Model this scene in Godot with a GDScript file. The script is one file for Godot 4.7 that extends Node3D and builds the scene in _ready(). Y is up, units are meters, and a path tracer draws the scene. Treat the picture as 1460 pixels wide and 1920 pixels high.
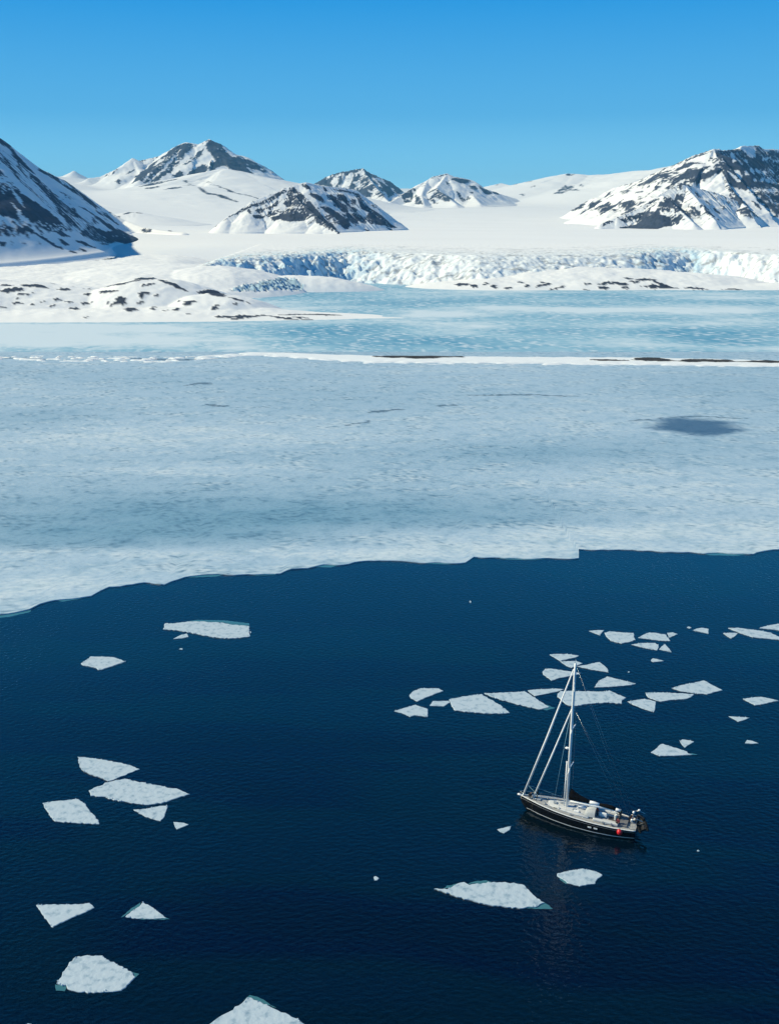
extends Node3D
# A yacht among drifting floes before fast ice, a frozen lagoon, a glacier and snowy mountains. Metres; the lens stands 100 m above the water at x = 0, z = 0 and looks towards -z.

const DETAIL := 1.0
var taken := {}
var M := {}
var fast_noise := {}

# ---------------------------------------------------------------- helpers
func numbered(called: String) -> String:
	taken[called] = taken.get(called, 0) + 1
	return called if taken[called] == 1 else "%s_%03d" % [called, taken[called] - 1]

func tag(o: Node, label := "", category := "", group := "", kind := "") -> Node:
	if label: o.set_meta("label", label)
	if category: o.set_meta("category", category)
	if group: o.set_meta("group", group)
	if kind: o.set_meta("kind", kind)
	return o

func noise(seed_: int, freq: float, octaves := 3, kind := FastNoiseLite.TYPE_SIMPLEX_SMOOTH, fractal := FastNoiseLite.FRACTAL_FBM) -> FastNoiseLite:
	var n := FastNoiseLite.new()
	n.seed = seed_; n.frequency = freq; n.noise_type = kind
	n.fractal_type = fractal if octaves > 1 else FastNoiseLite.FRACTAL_NONE
	n.fractal_octaves = octaves
	return n

func mat(color: Color, rough := 0.6, metal := 0.0) -> StandardMaterial3D:   # colour given in linear light
	var m := StandardMaterial3D.new()
	m.albedo_color = color.linear_to_srgb(); m.roughness = rough; m.metallic = metal
	return m

func noise_texture(n: FastNoiseLite, size: int, low: Color, high: Color, mid_at := -1.0, mid := Color.WHITE) -> ImageTexture:   # linear colours, seamless
	var im := n.get_seamless_image(size, size)
	var src := im.get_data()
	var table := PackedByteArray()
	for i in 256:
		var f := i / 255.0
		var c: Color
		if mid_at < 0: c = low.lerp(high, f)
		elif f < mid_at: c = low.lerp(mid, f / mid_at)
		else: c = mid.lerp(high, (f - mid_at) / (1.0 - mid_at))
		c = c.linear_to_srgb()
		table.append_array([c.r8, c.g8, c.b8])
	var out := PackedByteArray(); out.resize(size * size * 3)
	var step := 1 if im.get_format() == Image.FORMAT_L8 else src.size() / (size * size)
	for k in size * size:
		var t := src[k * step] * 3
		out[k * 3] = table[t]; out[k * 3 + 1] = table[t + 1]; out[k * 3 + 2] = table[t + 2]
	return ImageTexture.create_from_image(Image.create_from_data(size, size, false, Image.FORMAT_RGB8, out))

func normal_texture(n: FastNoiseLite, size: int, strength: float) -> ImageTexture:
	var im := n.get_seamless_image(size, size)
	im.bump_map_to_normal_map(strength)
	return ImageTexture.create_from_image(im)

func span(a: float, b: float, step: float) -> PackedFloat32Array:
	var out := PackedFloat32Array()
	var n := int(ceil(absf(b - a) / step))
	for i in n + 1: out.append(lerpf(a, b, float(i) / n))
	return out

func lookup(tab: PackedVector2Array, v: float) -> float:
	if v <= tab[0].x: return tab[0].y
	for i in range(1, tab.size()):
		if v <= tab[i].x:
			var a := tab[i - 1]
			return a.y + (tab[i].y - a.y) * (v - a.x) / (tab[i].x - a.x)
	return tab[tab.size() - 1].y

# A height field: f(x, z) gives a Color whose rgb is the linear colour and whose alpha is the height. Faces that lie wholly below floor_h(x, z) are left out.
func field(called: String, xs: PackedFloat32Array, zs: PackedFloat32Array, f: Callable, m: Material, floor_h = null, parent: Node = self) -> MeshInstance3D:
	var nx := xs.size(); var nz := zs.size()
	var v := PackedVector3Array(); v.resize(nx * nz)
	var nn := PackedVector3Array(); nn.resize(nx * nz)
	var col := PackedColorArray(); col.resize(nx * nz)
	var uv := PackedVector2Array(); uv.resize(nx * nz)
	var keep := PackedByteArray(); keep.resize(nx * nz)
	var k := 0
	for j in nz:
		var z := zs[j]
		for i in nx:
			var x := xs[i]
			var c: Color = f.call(x, z)
			v[k] = Vector3(x, c.a, z)
			keep[k] = 1
			if floor_h != null: keep[k] = 1 if c.a > floor_h.call(x, z) else 0
			c.a = 1.0
			col[k] = c
			uv[k] = Vector2(x, z)
			k += 1
	for j in nz:
		for i in nx:
			var i0 := maxi(i - 1, 0); var i1 := mini(i + 1, nx - 1)
			var j0 := maxi(j - 1, 0); var j1 := mini(j + 1, nz - 1)
			var a := v[j * nx + i1] - v[j * nx + i0]
			var b := v[j1 * nx + i] - v[j0 * nx + i]
			var n := b.cross(a)
			if n.y < 0: n = -n
			nn[j * nx + i] = n.normalized()
	var idx := PackedInt32Array()
	var flip := (zs[1] - zs[0]) * (xs[1] - xs[0]) > 0
	for j in nz - 1:
		for i in nx - 1:
			var a := j * nx + i
			if not (keep[a] or keep[a + 1] or keep[a + nx] or keep[a + nx + 1]): continue
			if flip: idx.append_array([a, a + 1, a + nx, a + 1, a + nx + 1, a + nx])
			else: idx.append_array([a, a + nx, a + 1, a + 1, a + nx, a + nx + 1])
	# only the vertices in use
	var remap := PackedInt32Array(); remap.resize(nx * nz); remap.fill(-1)
	var v2 := PackedVector3Array(); var n2 := PackedVector3Array(); var c2 := PackedColorArray(); var u2 := PackedVector2Array()
	for q in idx.size():
		var o := idx[q]
		if remap[o] < 0:
			remap[o] = v2.size()
			v2.append(v[o]); n2.append(nn[o]); c2.append(col[o]); u2.append(uv[o])
		idx[q] = remap[o]
	var arr := []; arr.resize(Mesh.ARRAY_MAX)
	arr[Mesh.ARRAY_VERTEX] = v2; arr[Mesh.ARRAY_NORMAL] = n2; arr[Mesh.ARRAY_COLOR] = c2; arr[Mesh.ARRAY_TEX_UV] = u2; arr[Mesh.ARRAY_INDEX] = idx
	var am := ArrayMesh.new(); am.add_surface_from_arrays(Mesh.PRIMITIVE_TRIANGLES, arr)
	var o := MeshInstance3D.new(); o.mesh = am; o.name = numbered(called) if parent == self else called
	o.material_override = m
	parent.add_child(o, true)
	return o

# ---------------------------------------------------------------- terrain
var profile := PackedVector2Array([Vector2(900.0, 0.0), Vector2(1380.0, 39.0), Vector2(2200.0, 53.0), Vector2(3200.0, 66.0), Vector2(4600.0, 100.0), Vector2(6000.0, 138.0), Vector2(7000.0, 182.0), Vector2(9000.0, 270.0), Vector2(12000.0, 360.0)])
var lift := PackedVector2Array([Vector2(900.0, 5.0), Vector2(1400.0, -14.0), Vector2(1900.0, -17.0), Vector2(2500.0, 5.0), Vector2(4000.0, 100.0), Vector2(6000.0, 210.0), Vector2(9000.0, 170.0)])
var front := PackedVector2Array([Vector2(-276.1, 1270.0), Vector2(-233.2, 1300.0), Vector2(-156.9, 1375.0), Vector2(-68.8, 1490.0), Vector2(-23.9, 1468.0), Vector2(54.0, 1420.0), Vector2(126.8, 1372.0), Vector2(203.2, 1385.0), Vector2(321.8, 1410.0), Vector2(364.0, 1425.0), Vector2(462.6, 1520.0), Vector2(493.2, 1500.0), Vector2(524.3, 1440.0), Vector2(564.5, 1385.0), Vector2(719.6, 1365.0)])
var shelf := PackedVector2Array([Vector2(900.0, -6.0), Vector2(930.0, -2.0), Vector2(1000.0, 4.0), Vector2(1100.0, 10.0), Vector2(1300.0, 19.0), Vector2(1500.0, 24.0), Vector2(1900.0, 31.0)])
var bumps := [[-255, 1085, 105, 95, 31.0], [-312, 1095, 170, 80, 18.0], [-407, 1085, 190, 110, 25.5], [-180, 1035, 75, 60, 19.0], [-213, 1010, 160, 60, 9.0], [-511, 1100, 300, 150, 30.0], [-333, 1000, 330, 62, 7.0], [-96, 987, 95, 17, 2.8], [-156, 985, 140, 30, 3.5], [-41, 982, 60, 8, 1.0], [-121, 1345, 115, 42, 19.0], [-233, 1340, 130, 150, 31.0], [-318, 1400, 220, 260, 30.0], [273, 1475, 250, 140, 25.0], [380, 1440, 190, 100, 18.0], [171, 1410, 150, 75, 12.0], [451, 1378, 190, 42, 5.0], [563, 1385, 260, 45, 6.0]]
var n_ground := noise(3, 1.0 / 700.0, 4)

func ground(x: float, z: float) -> float:
	return lookup(profile, -z) + lookup(lift, -z) * smoothstep(-0.13, -0.42, x / maxf(-z, 1.0))

func ground_rough(x: float, z: float) -> float:
	return ground(x, z) + n_ground.get_noise_2d(x, z) * clampf((-z - 1300.0) * 0.004, 0.5, 6.0)

func foreland(x: float, z: float) -> float:
	var d := -z
	var h := maxf(-4.0, lookup(shelf, d) - (1.0 - smoothstep(-150.0, -330.0, x + (d - 1000.0) * 0.05)) * 40.0)
	for b in bumps:
		var p: float = (x - b[0]) / b[2]; var q: float = (d - b[1]) / b[3]
		var r2 := p * p + q * q
		if r2 < 1.6: h = maxf(h, b[4] * (1.0 - r2))
	return h

class Patches:   # outlines of bare rock or of snow, seen from above
	var polys: Array[PackedVector2Array] = []
	var boxes: Array[Rect2] = []
	func add(p: PackedVector2Array) -> void:
		var r := Rect2(p[0], Vector2.ZERO)
		for q in p: r = r.expand(q)
		polys.append(p); boxes.append(r)
	func has(p: Vector2) -> bool:
		for i in polys.size():
			if boxes[i].has_point(p) and Geometry2D.is_point_in_polygon(p, polys[i]): return true
		return false

var snow_color := Color(0.88, 0.885, 0.89)
var rock_color := Color(0.050, 0.064, 0.100)

func mountain(label: String, segs: Array, soft: float, cell: float, rock: Patches, snow: Patches, bias: float, relief: float, sw: float, jw: float, width: float, seed_: int, grain: float, called := "mountain") -> void:
	var lo := Vector2(1e9, 1e9); var hi := Vector2(-1e9, -1e9)
	for s in segs:
		for e in [0, 3]:
			var up: float = maxf(40.0, s[e + 2] - ground(s[e], s[e + 1]) + soft * 4.0)
			var reach: float = minf(up / maxf(0.04, minf(s[7], s[8]) - 0.045), 2600.0)
			lo = lo.min(Vector2(s[e] - reach, s[e + 1] - reach * 0.6)); hi = hi.max(Vector2(s[e] + reach, s[e + 1] + reach))
	var ns := noise(seed_, 1.0, 3)                       # streaks down the fall line
	var nr := noise(seed_ + 1, 1.0 / (grain * 30.0), 4)   # large relief
	var nf := noise(seed_ + 2, 1.0 / (grain * 4.0), 4)    # fine relief and ragged outlines
	var ng := noise(seed_ + 3, 1.0 / (grain * 14.0), 3)
	var f := func(x: float, z: float) -> Color:
		var best := -1e9; var bu := 0.0; var bd := 0.0
		var jag := ng.get_noise_2d(x, z)
		for s in segs:
			var ex: float = s[3] - s[0]; var ez: float = s[4] - s[1]
			var t := clampf(((x - s[0]) * ex + (z - s[1]) * ez) / (ex * ex + ez * ez), 0.0, 1.0)
			var px: float = x - s[0] - ex * t; var pz: float = z - s[1] - ez * t
			var d := sqrt(px * px + pz * pz)
			var c: float = ex * (z - s[1]) - ez * (x - s[0])
			var h: float = s[2] + (s[5] - s[2]) * t - (s[7] if c > 0.0 else s[8]) * d
			if h > best: best = h; bu = s[6] + t * sqrt(ex * ex + ez * ez) + s[0] * 3.1; bd = d if c > 0.0 else -d
		var g := ground(x, z)
		var q := (best - g) / soft
		if q < -6.0: return Color(snow_color.r, snow_color.g, snow_color.b, g - 8.6)
		var above := soft * (q if q > 20.0 else log(1.0 + exp(maxf(q, -30.0))))
		var h := g + above
		var w := Vector2(nf.get_noise_2d(x, z), nf.get_noise_2d(x + 917.0, z - 411.0)) * grain * 1.3
		var gully := ns.get_noise_2d(bu / (grain * 8.0), bd / (grain * 90.0))
		var big := clampf(above / (soft * 6.0), 0.0, 1.0)
		h += big * relief * (nr.get_noise_2d(x, z) * 1.1 - absf(gully) * 1.7 + 0.35 + jag * 0.25) * minf(1.0, absf(bd) / (grain * 12.0) + 0.2)
		var bare := 0.0
		var p := Vector2(x, z) + w
		var streak := ns.get_noise_2d(bu / (grain * width) + 40.0, bd / (grain * 45.0))
		var fine := ns.get_noise_2d(bu / (grain * 1.5) + 7.0, bd / (grain * 26.0))
		var v := bias + fine * 0.25 + streak * sw + jag * jw + nf.get_noise_2d(x, z) * 0.3 - (1.0 - big) * 1.2
		if v > 0.0: bare = clampf(v * 9.0, 0.0, 1.0)
		if rock.has(p): bare = 1.0 if fine * 0.9 + streak * 0.35 + nf.get_noise_2d(x * 1.7, z * 1.7) * 0.4 > -0.36 else 0.0
		if snow.has(p): bare = 0.0
		h += big * relief * fine * 0.16
		if bare > 0.5: h += relief * 0.10 * (0.6 + nf.get_noise_2d(x * 2.3, z * 2.3) * 1.6)
		var tone := 1.0 + nf.get_noise_2d(x * 1.3 + 77.0, z * 1.3) * 0.45 + sin(h / (grain * 1.3) + jag * 4.0) * 0.12
		var c := snow_color.lerp(rock_color * tone, bare)
		c.a = h - 0.6 - 8.0 * (1.0 - smoothstep(0.0, 3.0, above))
		return c
	var fl := func(x: float, z: float) -> float: return ground(x, z) - 7.5
	var o := field(called, span(lo.x, hi.x, cell), span(lo.y, hi.y, cell), f, M.land, fl)
	tag(o, label, "", "", "structure")

func _ready() -> void:
	set_view()
	set_materials()
	lay_water()
	lay_land()
	drift()
	build_yacht()

func set_view() -> void:
	var cam := Camera3D.new(); cam.name = "camera"
	cam.position = Vector3(0, 100, 0); cam.rotation_degrees.x = -17.0
	cam.fov = 55.106; cam.near = 0.5; cam.far = 40000.0
	add_child(cam); cam.current = true
	var sun := DirectionalLight3D.new(); sun.name = "sun"
	sun.light_energy = 1.6; sun.light_angular_distance = 0.5; sun.light_color = Color(1.0, 0.965, 0.83); sun.shadow_enabled = true
	sun.basis = Basis.looking_at(-Vector3(-0.79, 0.61, -0.08).normalized(), Vector3.UP)
	add_child(sun)
	# clear air: pale cyan at the horizon, deepening to a dark blue zenith, the same all round; above the view its bands are shaped to grade the water
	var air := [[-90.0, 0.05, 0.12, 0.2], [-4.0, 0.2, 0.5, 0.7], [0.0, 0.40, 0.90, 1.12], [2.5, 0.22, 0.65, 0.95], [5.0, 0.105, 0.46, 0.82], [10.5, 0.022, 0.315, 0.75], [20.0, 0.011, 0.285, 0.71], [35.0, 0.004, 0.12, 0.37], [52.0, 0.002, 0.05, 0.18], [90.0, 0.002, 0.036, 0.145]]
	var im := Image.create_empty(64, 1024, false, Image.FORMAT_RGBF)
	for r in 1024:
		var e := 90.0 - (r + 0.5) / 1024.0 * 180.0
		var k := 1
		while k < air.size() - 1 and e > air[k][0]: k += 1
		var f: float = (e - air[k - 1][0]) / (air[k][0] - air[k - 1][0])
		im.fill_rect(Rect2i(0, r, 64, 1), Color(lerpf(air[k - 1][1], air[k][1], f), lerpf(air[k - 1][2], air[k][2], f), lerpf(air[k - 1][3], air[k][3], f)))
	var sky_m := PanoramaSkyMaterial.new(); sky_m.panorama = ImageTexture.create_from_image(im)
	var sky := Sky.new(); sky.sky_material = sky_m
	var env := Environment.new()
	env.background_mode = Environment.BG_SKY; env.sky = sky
	env.tonemap_mode = Environment.TONE_MAPPER_LINEAR; env.tonemap_exposure = 1.05
	env.sdfgi_enabled = true; env.ssao_enabled = true; env.ssil_enabled = true
	env.fog_enabled = true; env.fog_density = 0.00005; env.fog_light_color = Color(0.5, 0.82, 1.0)
	var we := WorldEnvironment.new(); we.name = "environment"; we.environment = env
	add_child(we)

func set_materials() -> void:
	var land := StandardMaterial3D.new(); land.vertex_color_use_as_albedo = true; land.roughness = 0.85
	land.metallic_specular = 0.3
	M.land = land
	# open water: nearly black below, everything else is what it mirrors
	var water := StandardMaterial3D.new(); water.vertex_color_use_as_albedo = true; water.roughness = 0.16
	water.roughness_texture = noise_texture(noise(25, 0.007, 4), 1024, Color(0.12, 0.12, 0.12), Color(0.8, 0.8, 0.8)); water.roughness_texture_channel = BaseMaterial3D.TEXTURE_CHANNEL_GREEN; water.metallic_specular = 0.62
	water.uv1_scale = Vector3(1.0 / 173.0, 1.0 / 117.0, 1.0)
	water.normal_enabled = true; water.normal_texture = normal_texture(noise(21, 0.055, 5), 2048, 8.0); water.normal_scale = 0.13
	M.water = water
	M.ledge = mat(Color(0.05, 0.17, 0.21), 0.12)
	# fast ice
	var ice := StandardMaterial3D.new(); ice.vertex_color_use_as_albedo = true; ice.roughness = 0.6
	ice.albedo_texture = noise_texture(noise(31, 0.02, 5), 1024, Color(0.70, 0.78, 0.84), Color(1, 1, 1), 0.45, Color(0.96, 0.975, 0.985))
	ice.uv1_scale = Vector3(1.0 / 57.0, 1.0 / 41.0, 1.0)
	ice.detail_enabled = true; ice.detail_blend_mode = BaseMaterial3D.BLEND_MODE_MUL; ice.detail_uv_layer = BaseMaterial3D.DETAIL_UV_2
	ice.detail_albedo = noise_texture(noise(32, 0.012, 6), 1024, Color(0.62, 0.74, 0.80), Color(1, 1, 1), 0.42, Color(0.93, 0.96, 0.975)); ice.uv2_scale = Vector3.ONE
	ice.normal_enabled = true; ice.normal_texture = normal_texture(noise(33, 0.03, 4), 512, 3.0); ice.normal_scale = 0.2
	M.ice = ice

func with_tangents(o: MeshInstance3D) -> MeshInstance3D:
	var st := SurfaceTool.new(); st.create_from(o.mesh, 0); st.generate_tangents()
	o.mesh = st.commit()
	return o

var edge := PackedVector2Array([Vector2(-3000.0, -187.7), Vector2(-124.8, -227.7), Vector2(-101.0, -235.6), Vector2(-97.2, -236.7), Vector2(-94.2, -238.8), Vector2(-94.1, -241.4), Vector2(-90.4, -245.5), Vector2(-83.8, -247.4), Vector2(-80.8, -248.2), Vector2(-79.8, -251.3), Vector2(-77.9, -254.9), Vector2(-71.8, -257.3), Vector2(-68.4, -258.6), Vector2(-63.0, -256.9), Vector2(-61.8, -259.4), Vector2(-58.0, -263.2), Vector2(-54.4, -264.5), Vector2(-44.5, -265.0), Vector2(-35.4, -265.4), Vector2(-30.8, -265.8), Vector2(-29.6, -269.4), Vector2(-24.2, -270.3), Vector2(-19.7, -273.0), Vector2(-14.2, -272.6), Vector2(-11.1, -274.4), Vector2(-6.4, -277.2), Vector2(0.0, -276.7), Vector2(9.5, -275.3), Vector2(19.0, -274.9), Vector2(23.9, -274.6), Vector2(24.1, -279.6), Vector2(27.4, -279.6), Vector2(40.2, -278.6), Vector2(49.8, -278.6), Vector2(57.1, -278.9), Vector2(57.9, -286.9), Vector2(61.0, -286.9), Vector2(70.9, -286.9), Vector2(83.6, -284.9), Vector2(96.3, -283.5), Vector2(103.0, -283.9), Vector2(110.9, -282.5), Vector2(113.1, -284.9), Vector2(117.0, -286.4), Vector2(122.3, -287.4), Vector2(162.6, -292.0), Vector2(3000.0, -352.0)])   # x, z of the rim of the fast ice
var bar_back := PackedVector2Array([Vector2(-308.8, -721.4), Vector2(-225.8, -718.6), Vector2(-166.2, -713.1), Vector2(-135.8, -715.9), Vector2(-103.4, -734.3), Vector2(-75.4, -732.9), Vector2(-51.2, -727.1), Vector2(0.0, -718.6), Vector2(104.4, -713.1), Vector2(181.0, -710.4), Vector2(275.0, -694.4), Vector2(398.8, -686.6)])
var bar_front := PackedVector2Array([Vector2(-295.5, -689.2), Vector2(-214.7, -681.5), Vector2(-158.0, -676.5), Vector2(-131.4, -691.7), Vector2(-100.5, -713.1), Vector2(-72.4, -702.3), Vector2(-48.5, -686.6), Vector2(-10.9, -671.6), Vector2(97.8, -666.7), Vector2(169.2, -661.9), Vector2(259.2, -652.5), Vector2(372.3, -638.9)])

func lay_water() -> void:
	var nw := noise(24, 1.0 / 38.0, 4)
	var body := Color(0.0002, 0.0038, 0.0092)
	var wf := func(x: float, z: float) -> Color:
		var c := body * (1.0 + nw.get_noise_2d(x * 0.22, z) * 1.1); c.a = 0.0
		return c
	var wx := PackedFloat32Array([-7000.0, -3000.0, -1200.0]); wx.append_array(span(-600, 600, 12.0)); wx.append_array(PackedFloat32Array([1200.0, 3000.0, 7000.0]))
	var wz := PackedFloat32Array([1500.0, 600.0, 200.0]); wz.append_array(span(20, -340, 3.0)); wz.append_array(PackedFloat32Array([-700.0, -1500.0]))
	tag(with_tangents(field("sea", wx, wz, wf, M.water)), "", "", "", "structure")
	# --- fast ice: from its rim to the snow bar
	var na := noise(41, 1.0 / 120.0, 4); var nb := noise(42, 1.0 / 16.0, 4); var nc := noise(43, 1.0 / 2.4, 3); var ne := noise(44, 1.0 / 9.0, 3)
	var pale := Color(0.445, 0.575, 0.69); var blue := Color(0.20, 0.365, 0.49); var wet := Color(0.07, 0.17, 0.27); var white := Color(0.68, 0.75, 0.79)
	var zones := [[-113, -327, 61, 35, 0.55], [-55, -309, 46, 23, 0.60], [-24, -327, 56, 26, 0.40], [32, -327, 48, 22, 0.50], [-178, -482, 32, 33, 0.40], [180, -634, 242, 137, 0.12], [-106, -446, 87, 34, -0.35], [107, -366, 62, 31, -0.20], [-82, -386, 43, 12, -0.40], [-21, -283, 146, 6, -0.50], [-100, -256, 30, 12, -0.50], [81, -301, 86, 9, -0.55], [-11, -657, 250, 38, -0.10], [62, -414, 46, 20, 0.25], [-108, -298, 34, 13, 0.40]]   # centre x, z, radius x, z, how blue
	var hole: Array = [150, -468, 22, 22, 0.00]
	var cracks := Patches.new()
	cracks.add(PackedVector2Array([Vector2(-123.1, -584.7), Vector2(-121.3, -585.9), Vector2(-119.7, -587.7), Vector2(-118.0, -589.1), Vector2(-116.4, -590.7), Vector2(-114.7, -591.8), Vector2(-112.6, -591.0), Vector2(-110.5, -590.2), Vector2(-108.5, -590.5), Vector2(-106.5, -590.5), Vector2(-106.8, -592.1), Vector2(-109.1, -593.8), Vector2(-111.4, -595.8), Vector2(-113.6, -596.7), Vector2(-115.8, -597.6), Vector2(-117.8, -597.7), Vector2(-119.3, -594.9), Vector2(-120.7, -592.0), Vector2(-122.2, -589.5), Vector2(-123.5, -586.4)]))
	cracks.add(PackedVector2Array([Vector2(-99.7, -525.2), Vector2(-97.7, -524.1), Vector2(-95.8, -523.0), Vector2(-93.7, -521.4), Vector2(-91.9, -520.9), Vector2(-90.1, -520.4), Vector2(-88.1, -518.9), Vector2(-86.3, -518.5), Vector2(-84.5, -518.4), Vector2(-82.6, -517.7), Vector2(-82.8, -519.0), Vector2(-84.7, -520.1), Vector2(-86.7, -521.8), Vector2(-88.7, -523.3), Vector2(-90.5, -523.7), Vector2(-92.5, -525.0), Vector2(-94.4, -525.9), Vector2(-96.2, -525.8), Vector2(-98.1, -526.3), Vector2(-99.9, -526.6)]))
	cracks.add(PackedVector2Array([Vector2(-11.0, -501.6), Vector2(-9.0, -502.2), Vector2(-7.0, -502.9), Vector2(-5.0, -503.8), Vector2(-2.9, -505.1), Vector2(-0.9, -506.4), Vector2(1.1, -507.5), Vector2(3.2, -508.8), Vector2(5.3, -510.2), Vector2(7.3, -511.7), Vector2(7.3, -513.1), Vector2(5.2, -512.6), Vector2(3.2, -511.9), Vector2(1.1, -511.1), Vector2(-1.0, -510.1), Vector2(-3.0, -509.1), Vector2(-5.1, -508.1), Vector2(-7.1, -506.5), Vector2(-9.1, -504.8), Vector2(-11.1, -503.1)]))
	cracks.add(PackedVector2Array([Vector2(-20.8, -468.9), Vector2(-19.3, -469.8), Vector2(-17.9, -471.1), Vector2(-16.5, -472.0), Vector2(-15.1, -473.7), Vector2(-13.7, -474.8), Vector2(-12.3, -476.5), Vector2(-10.8, -477.9), Vector2(-9.4, -479.9), Vector2(-8.0, -481.5), Vector2(-8.0, -482.4), Vector2(-9.5, -481.2), Vector2(-11.0, -480.3), Vector2(-12.4, -478.8), Vector2(-13.9, -477.7), Vector2(-15.3, -476.0), Vector2(-16.7, -474.9), Vector2(-18.1, -472.9), Vector2(-19.5, -471.4), Vector2(-20.8, -469.6)]))
	cracks.add(PackedVector2Array([Vector2(-278.7, -704.0), Vector2(-274.0, -701.6), Vector2(-269.3, -699.1), Vector2(-264.6, -696.6), Vector2(-260.3, -695.1), Vector2(-256.1, -693.9), Vector2(-251.9, -692.8), Vector2(-248.1, -692.8), Vector2(-244.4, -693.0), Vector2(-240.7, -693.1), Vector2(-241.5, -695.6), Vector2(-246.1, -697.9), Vector2(-250.6, -700.2), Vector2(-255.2, -702.3), Vector2(-259.3, -703.3), Vector2(-263.5, -704.2), Vector2(-267.7, -705.3), Vector2(-271.6, -705.5), Vector2(-275.5, -705.6), Vector2(-279.4, -705.9)]))
	cracks.add(PackedVector2Array([Vector2(45.5, -552.9), Vector2(52.5, -552.7), Vector2(59.6, -552.5), Vector2(66.7, -552.5), Vector2(73.8, -553.0), Vector2(80.9, -553.2), Vector2(87.8, -552.0), Vector2(94.7, -550.9), Vector2(101.6, -550.1), Vector2(108.5, -549.4), Vector2(108.7, -550.6), Vector2(102.0, -552.3), Vector2(95.2, -553.8), Vector2(88.3, -555.1), Vector2(81.3, -556.3), Vector2(74.3, -556.7), Vector2(67.1, -556.5), Vector2(59.9, -555.7), Vector2(52.7, -554.8), Vector2(45.6, -553.9)]))
	cracks.add(PackedVector2Array([Vector2(134.8, -488.2), Vector2(140.2, -489.4), Vector2(145.7, -490.8), Vector2(151.2, -491.9), Vector2(156.4, -492.4), Vector2(161.2, -491.2), Vector2(166.0, -490.2), Vector2(170.7, -488.9), Vector2(175.4, -487.9), Vector2(180.2, -486.9), Vector2(180.4, -487.6), Vector2(175.9, -489.2), Vector2(171.3, -490.7), Vector2(166.5, -491.9), Vector2(161.9, -493.4), Vector2(157.2, -494.9), Vector2(151.8, -494.1), Vector2(146.1, -492.2), Vector2(140.6, -490.6), Vector2(135.0, -489.0)]))
	cracks.add(PackedVector2Array([Vector2(-186.3, -701.1), Vector2(-177.9, -697.7), Vector2(-169.6, -694.5), Vector2(-161.4, -691.5), Vector2(-153.5, -689.5), Vector2(-146.0, -689.9), Vector2(-139.0, -692.6), Vector2(-132.0, -695.2), Vector2(-125.0, -698.1), Vector2(-117.9, -701.2), Vector2(-118.3, -703.4), Vector2(-125.6, -701.8), Vector2(-132.9, -699.9), Vector2(-140.1, -697.9), Vector2(-147.3, -696.0), Vector2(-154.9, -696.3), Vector2(-163.0, -698.9), Vector2(-171.0, -700.7), Vector2(-179.0, -702.1), Vector2(-186.9, -703.5)]))
	cracks.add(PackedVector2Array([Vector2(25.8, -520.9), Vector2(27.1, -520.7), Vector2(28.3, -520.3), Vector2(29.6, -520.1), Vector2(30.9, -520.5), Vector2(32.2, -521.0), Vector2(33.5, -521.6), Vector2(34.8, -522.4), Vector2(36.1, -523.0), Vector2(37.5, -523.7), Vector2(37.5, -525.0), Vector2(36.3, -525.1), Vector2(35.0, -525.0), Vector2(33.7, -525.1), Vector2(32.4, -525.1), Vector2(31.1, -524.9), Vector2(29.8, -524.6), Vector2(28.5, -523.7), Vector2(27.1, -522.7), Vector2(25.8, -521.8)]))
	cracks.add(PackedVector2Array([Vector2(119.8, -481.5), Vector2(120.8, -481.6), Vector2(121.9, -481.6), Vector2(122.9, -481.7), Vector2(124.1, -482.2), Vector2(125.2, -482.6), Vector2(126.4, -483.0), Vector2(127.6, -483.8), Vector2(128.8, -484.6), Vector2(130.1, -485.5), Vector2(130.3, -486.4), Vector2(129.2, -486.3), Vector2(128.2, -486.3), Vector2(127.1, -486.2), Vector2(125.9, -485.7), Vector2(124.8, -485.3), Vector2(123.6, -484.9), Vector2(122.4, -484.1), Vector2(121.2, -483.3), Vector2(120.0, -482.4)]))
	var n := int(470 * DETAIL)
	var us := PackedFloat32Array(); var vs := PackedFloat32Array()
	var xs := span(-420, 420, 1.5)
	var side := PackedFloat32Array(); var w := 425.0
	while w < 2600.0: side.append(w); w *= 1.12
	var all := PackedFloat32Array()
	for i in range(side.size() - 1, -1, -1): all.append(-side[i])
	all.append_array(xs); all.append_array(side)
	# rows are fractions from the rim to the far side, packed near the rim
	for j in 340: vs.append(pow(float(j) / 339.0, 1.35))
	var f := func(x: float, v: float) -> Color:
		var ze := lookup(edge, x) + ne.get_noise_2d(x, 0.0) * 1.1 * (1.0 if absf(x) < 500 else 0.0)
		var z := lerpf(ze, -735.0, v)
		var a := na.get_noise_2d(x * 0.32, z) ; var b := nb.get_noise_2d(x * 0.4, z); var c := nc.get_noise_2d(x * 0.6, z)
		var t := 0.18 + a * 0.28 + b * 0.2
		for q in zones:
			var p: float = (x - q[0]) / q[2]; var r: float = (z - q[1]) / q[3]
			t += q[4] * exp(-(p * p + r * r))
		var col := pale.lerp(blue, clampf(t, 0.0, 1.0))
		col = col.lerp(wet, clampf((b * 0.5 + c * 1.0 - 0.42 + t * 0.22) * 2.0, 0.0, 0.65))
		col = col.lerp(white, clampf((b * 0.6 - c * 0.5 - t * 0.7 + 0.12) * 1.6, 0.0, 0.8))
		var hp: float = (x - hole[0]) / hole[2]; var hr: float = (z - hole[1]) / hole[3]
		var hd := hp * hp + hr * hr + b * 0.6 + c * 0.5 + a * 0.5
		col = col.lerp(Color(0.045, 0.12, 0.225), clampf((1.2 - hd) * 1.1, 0.0, 0.92))
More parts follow.
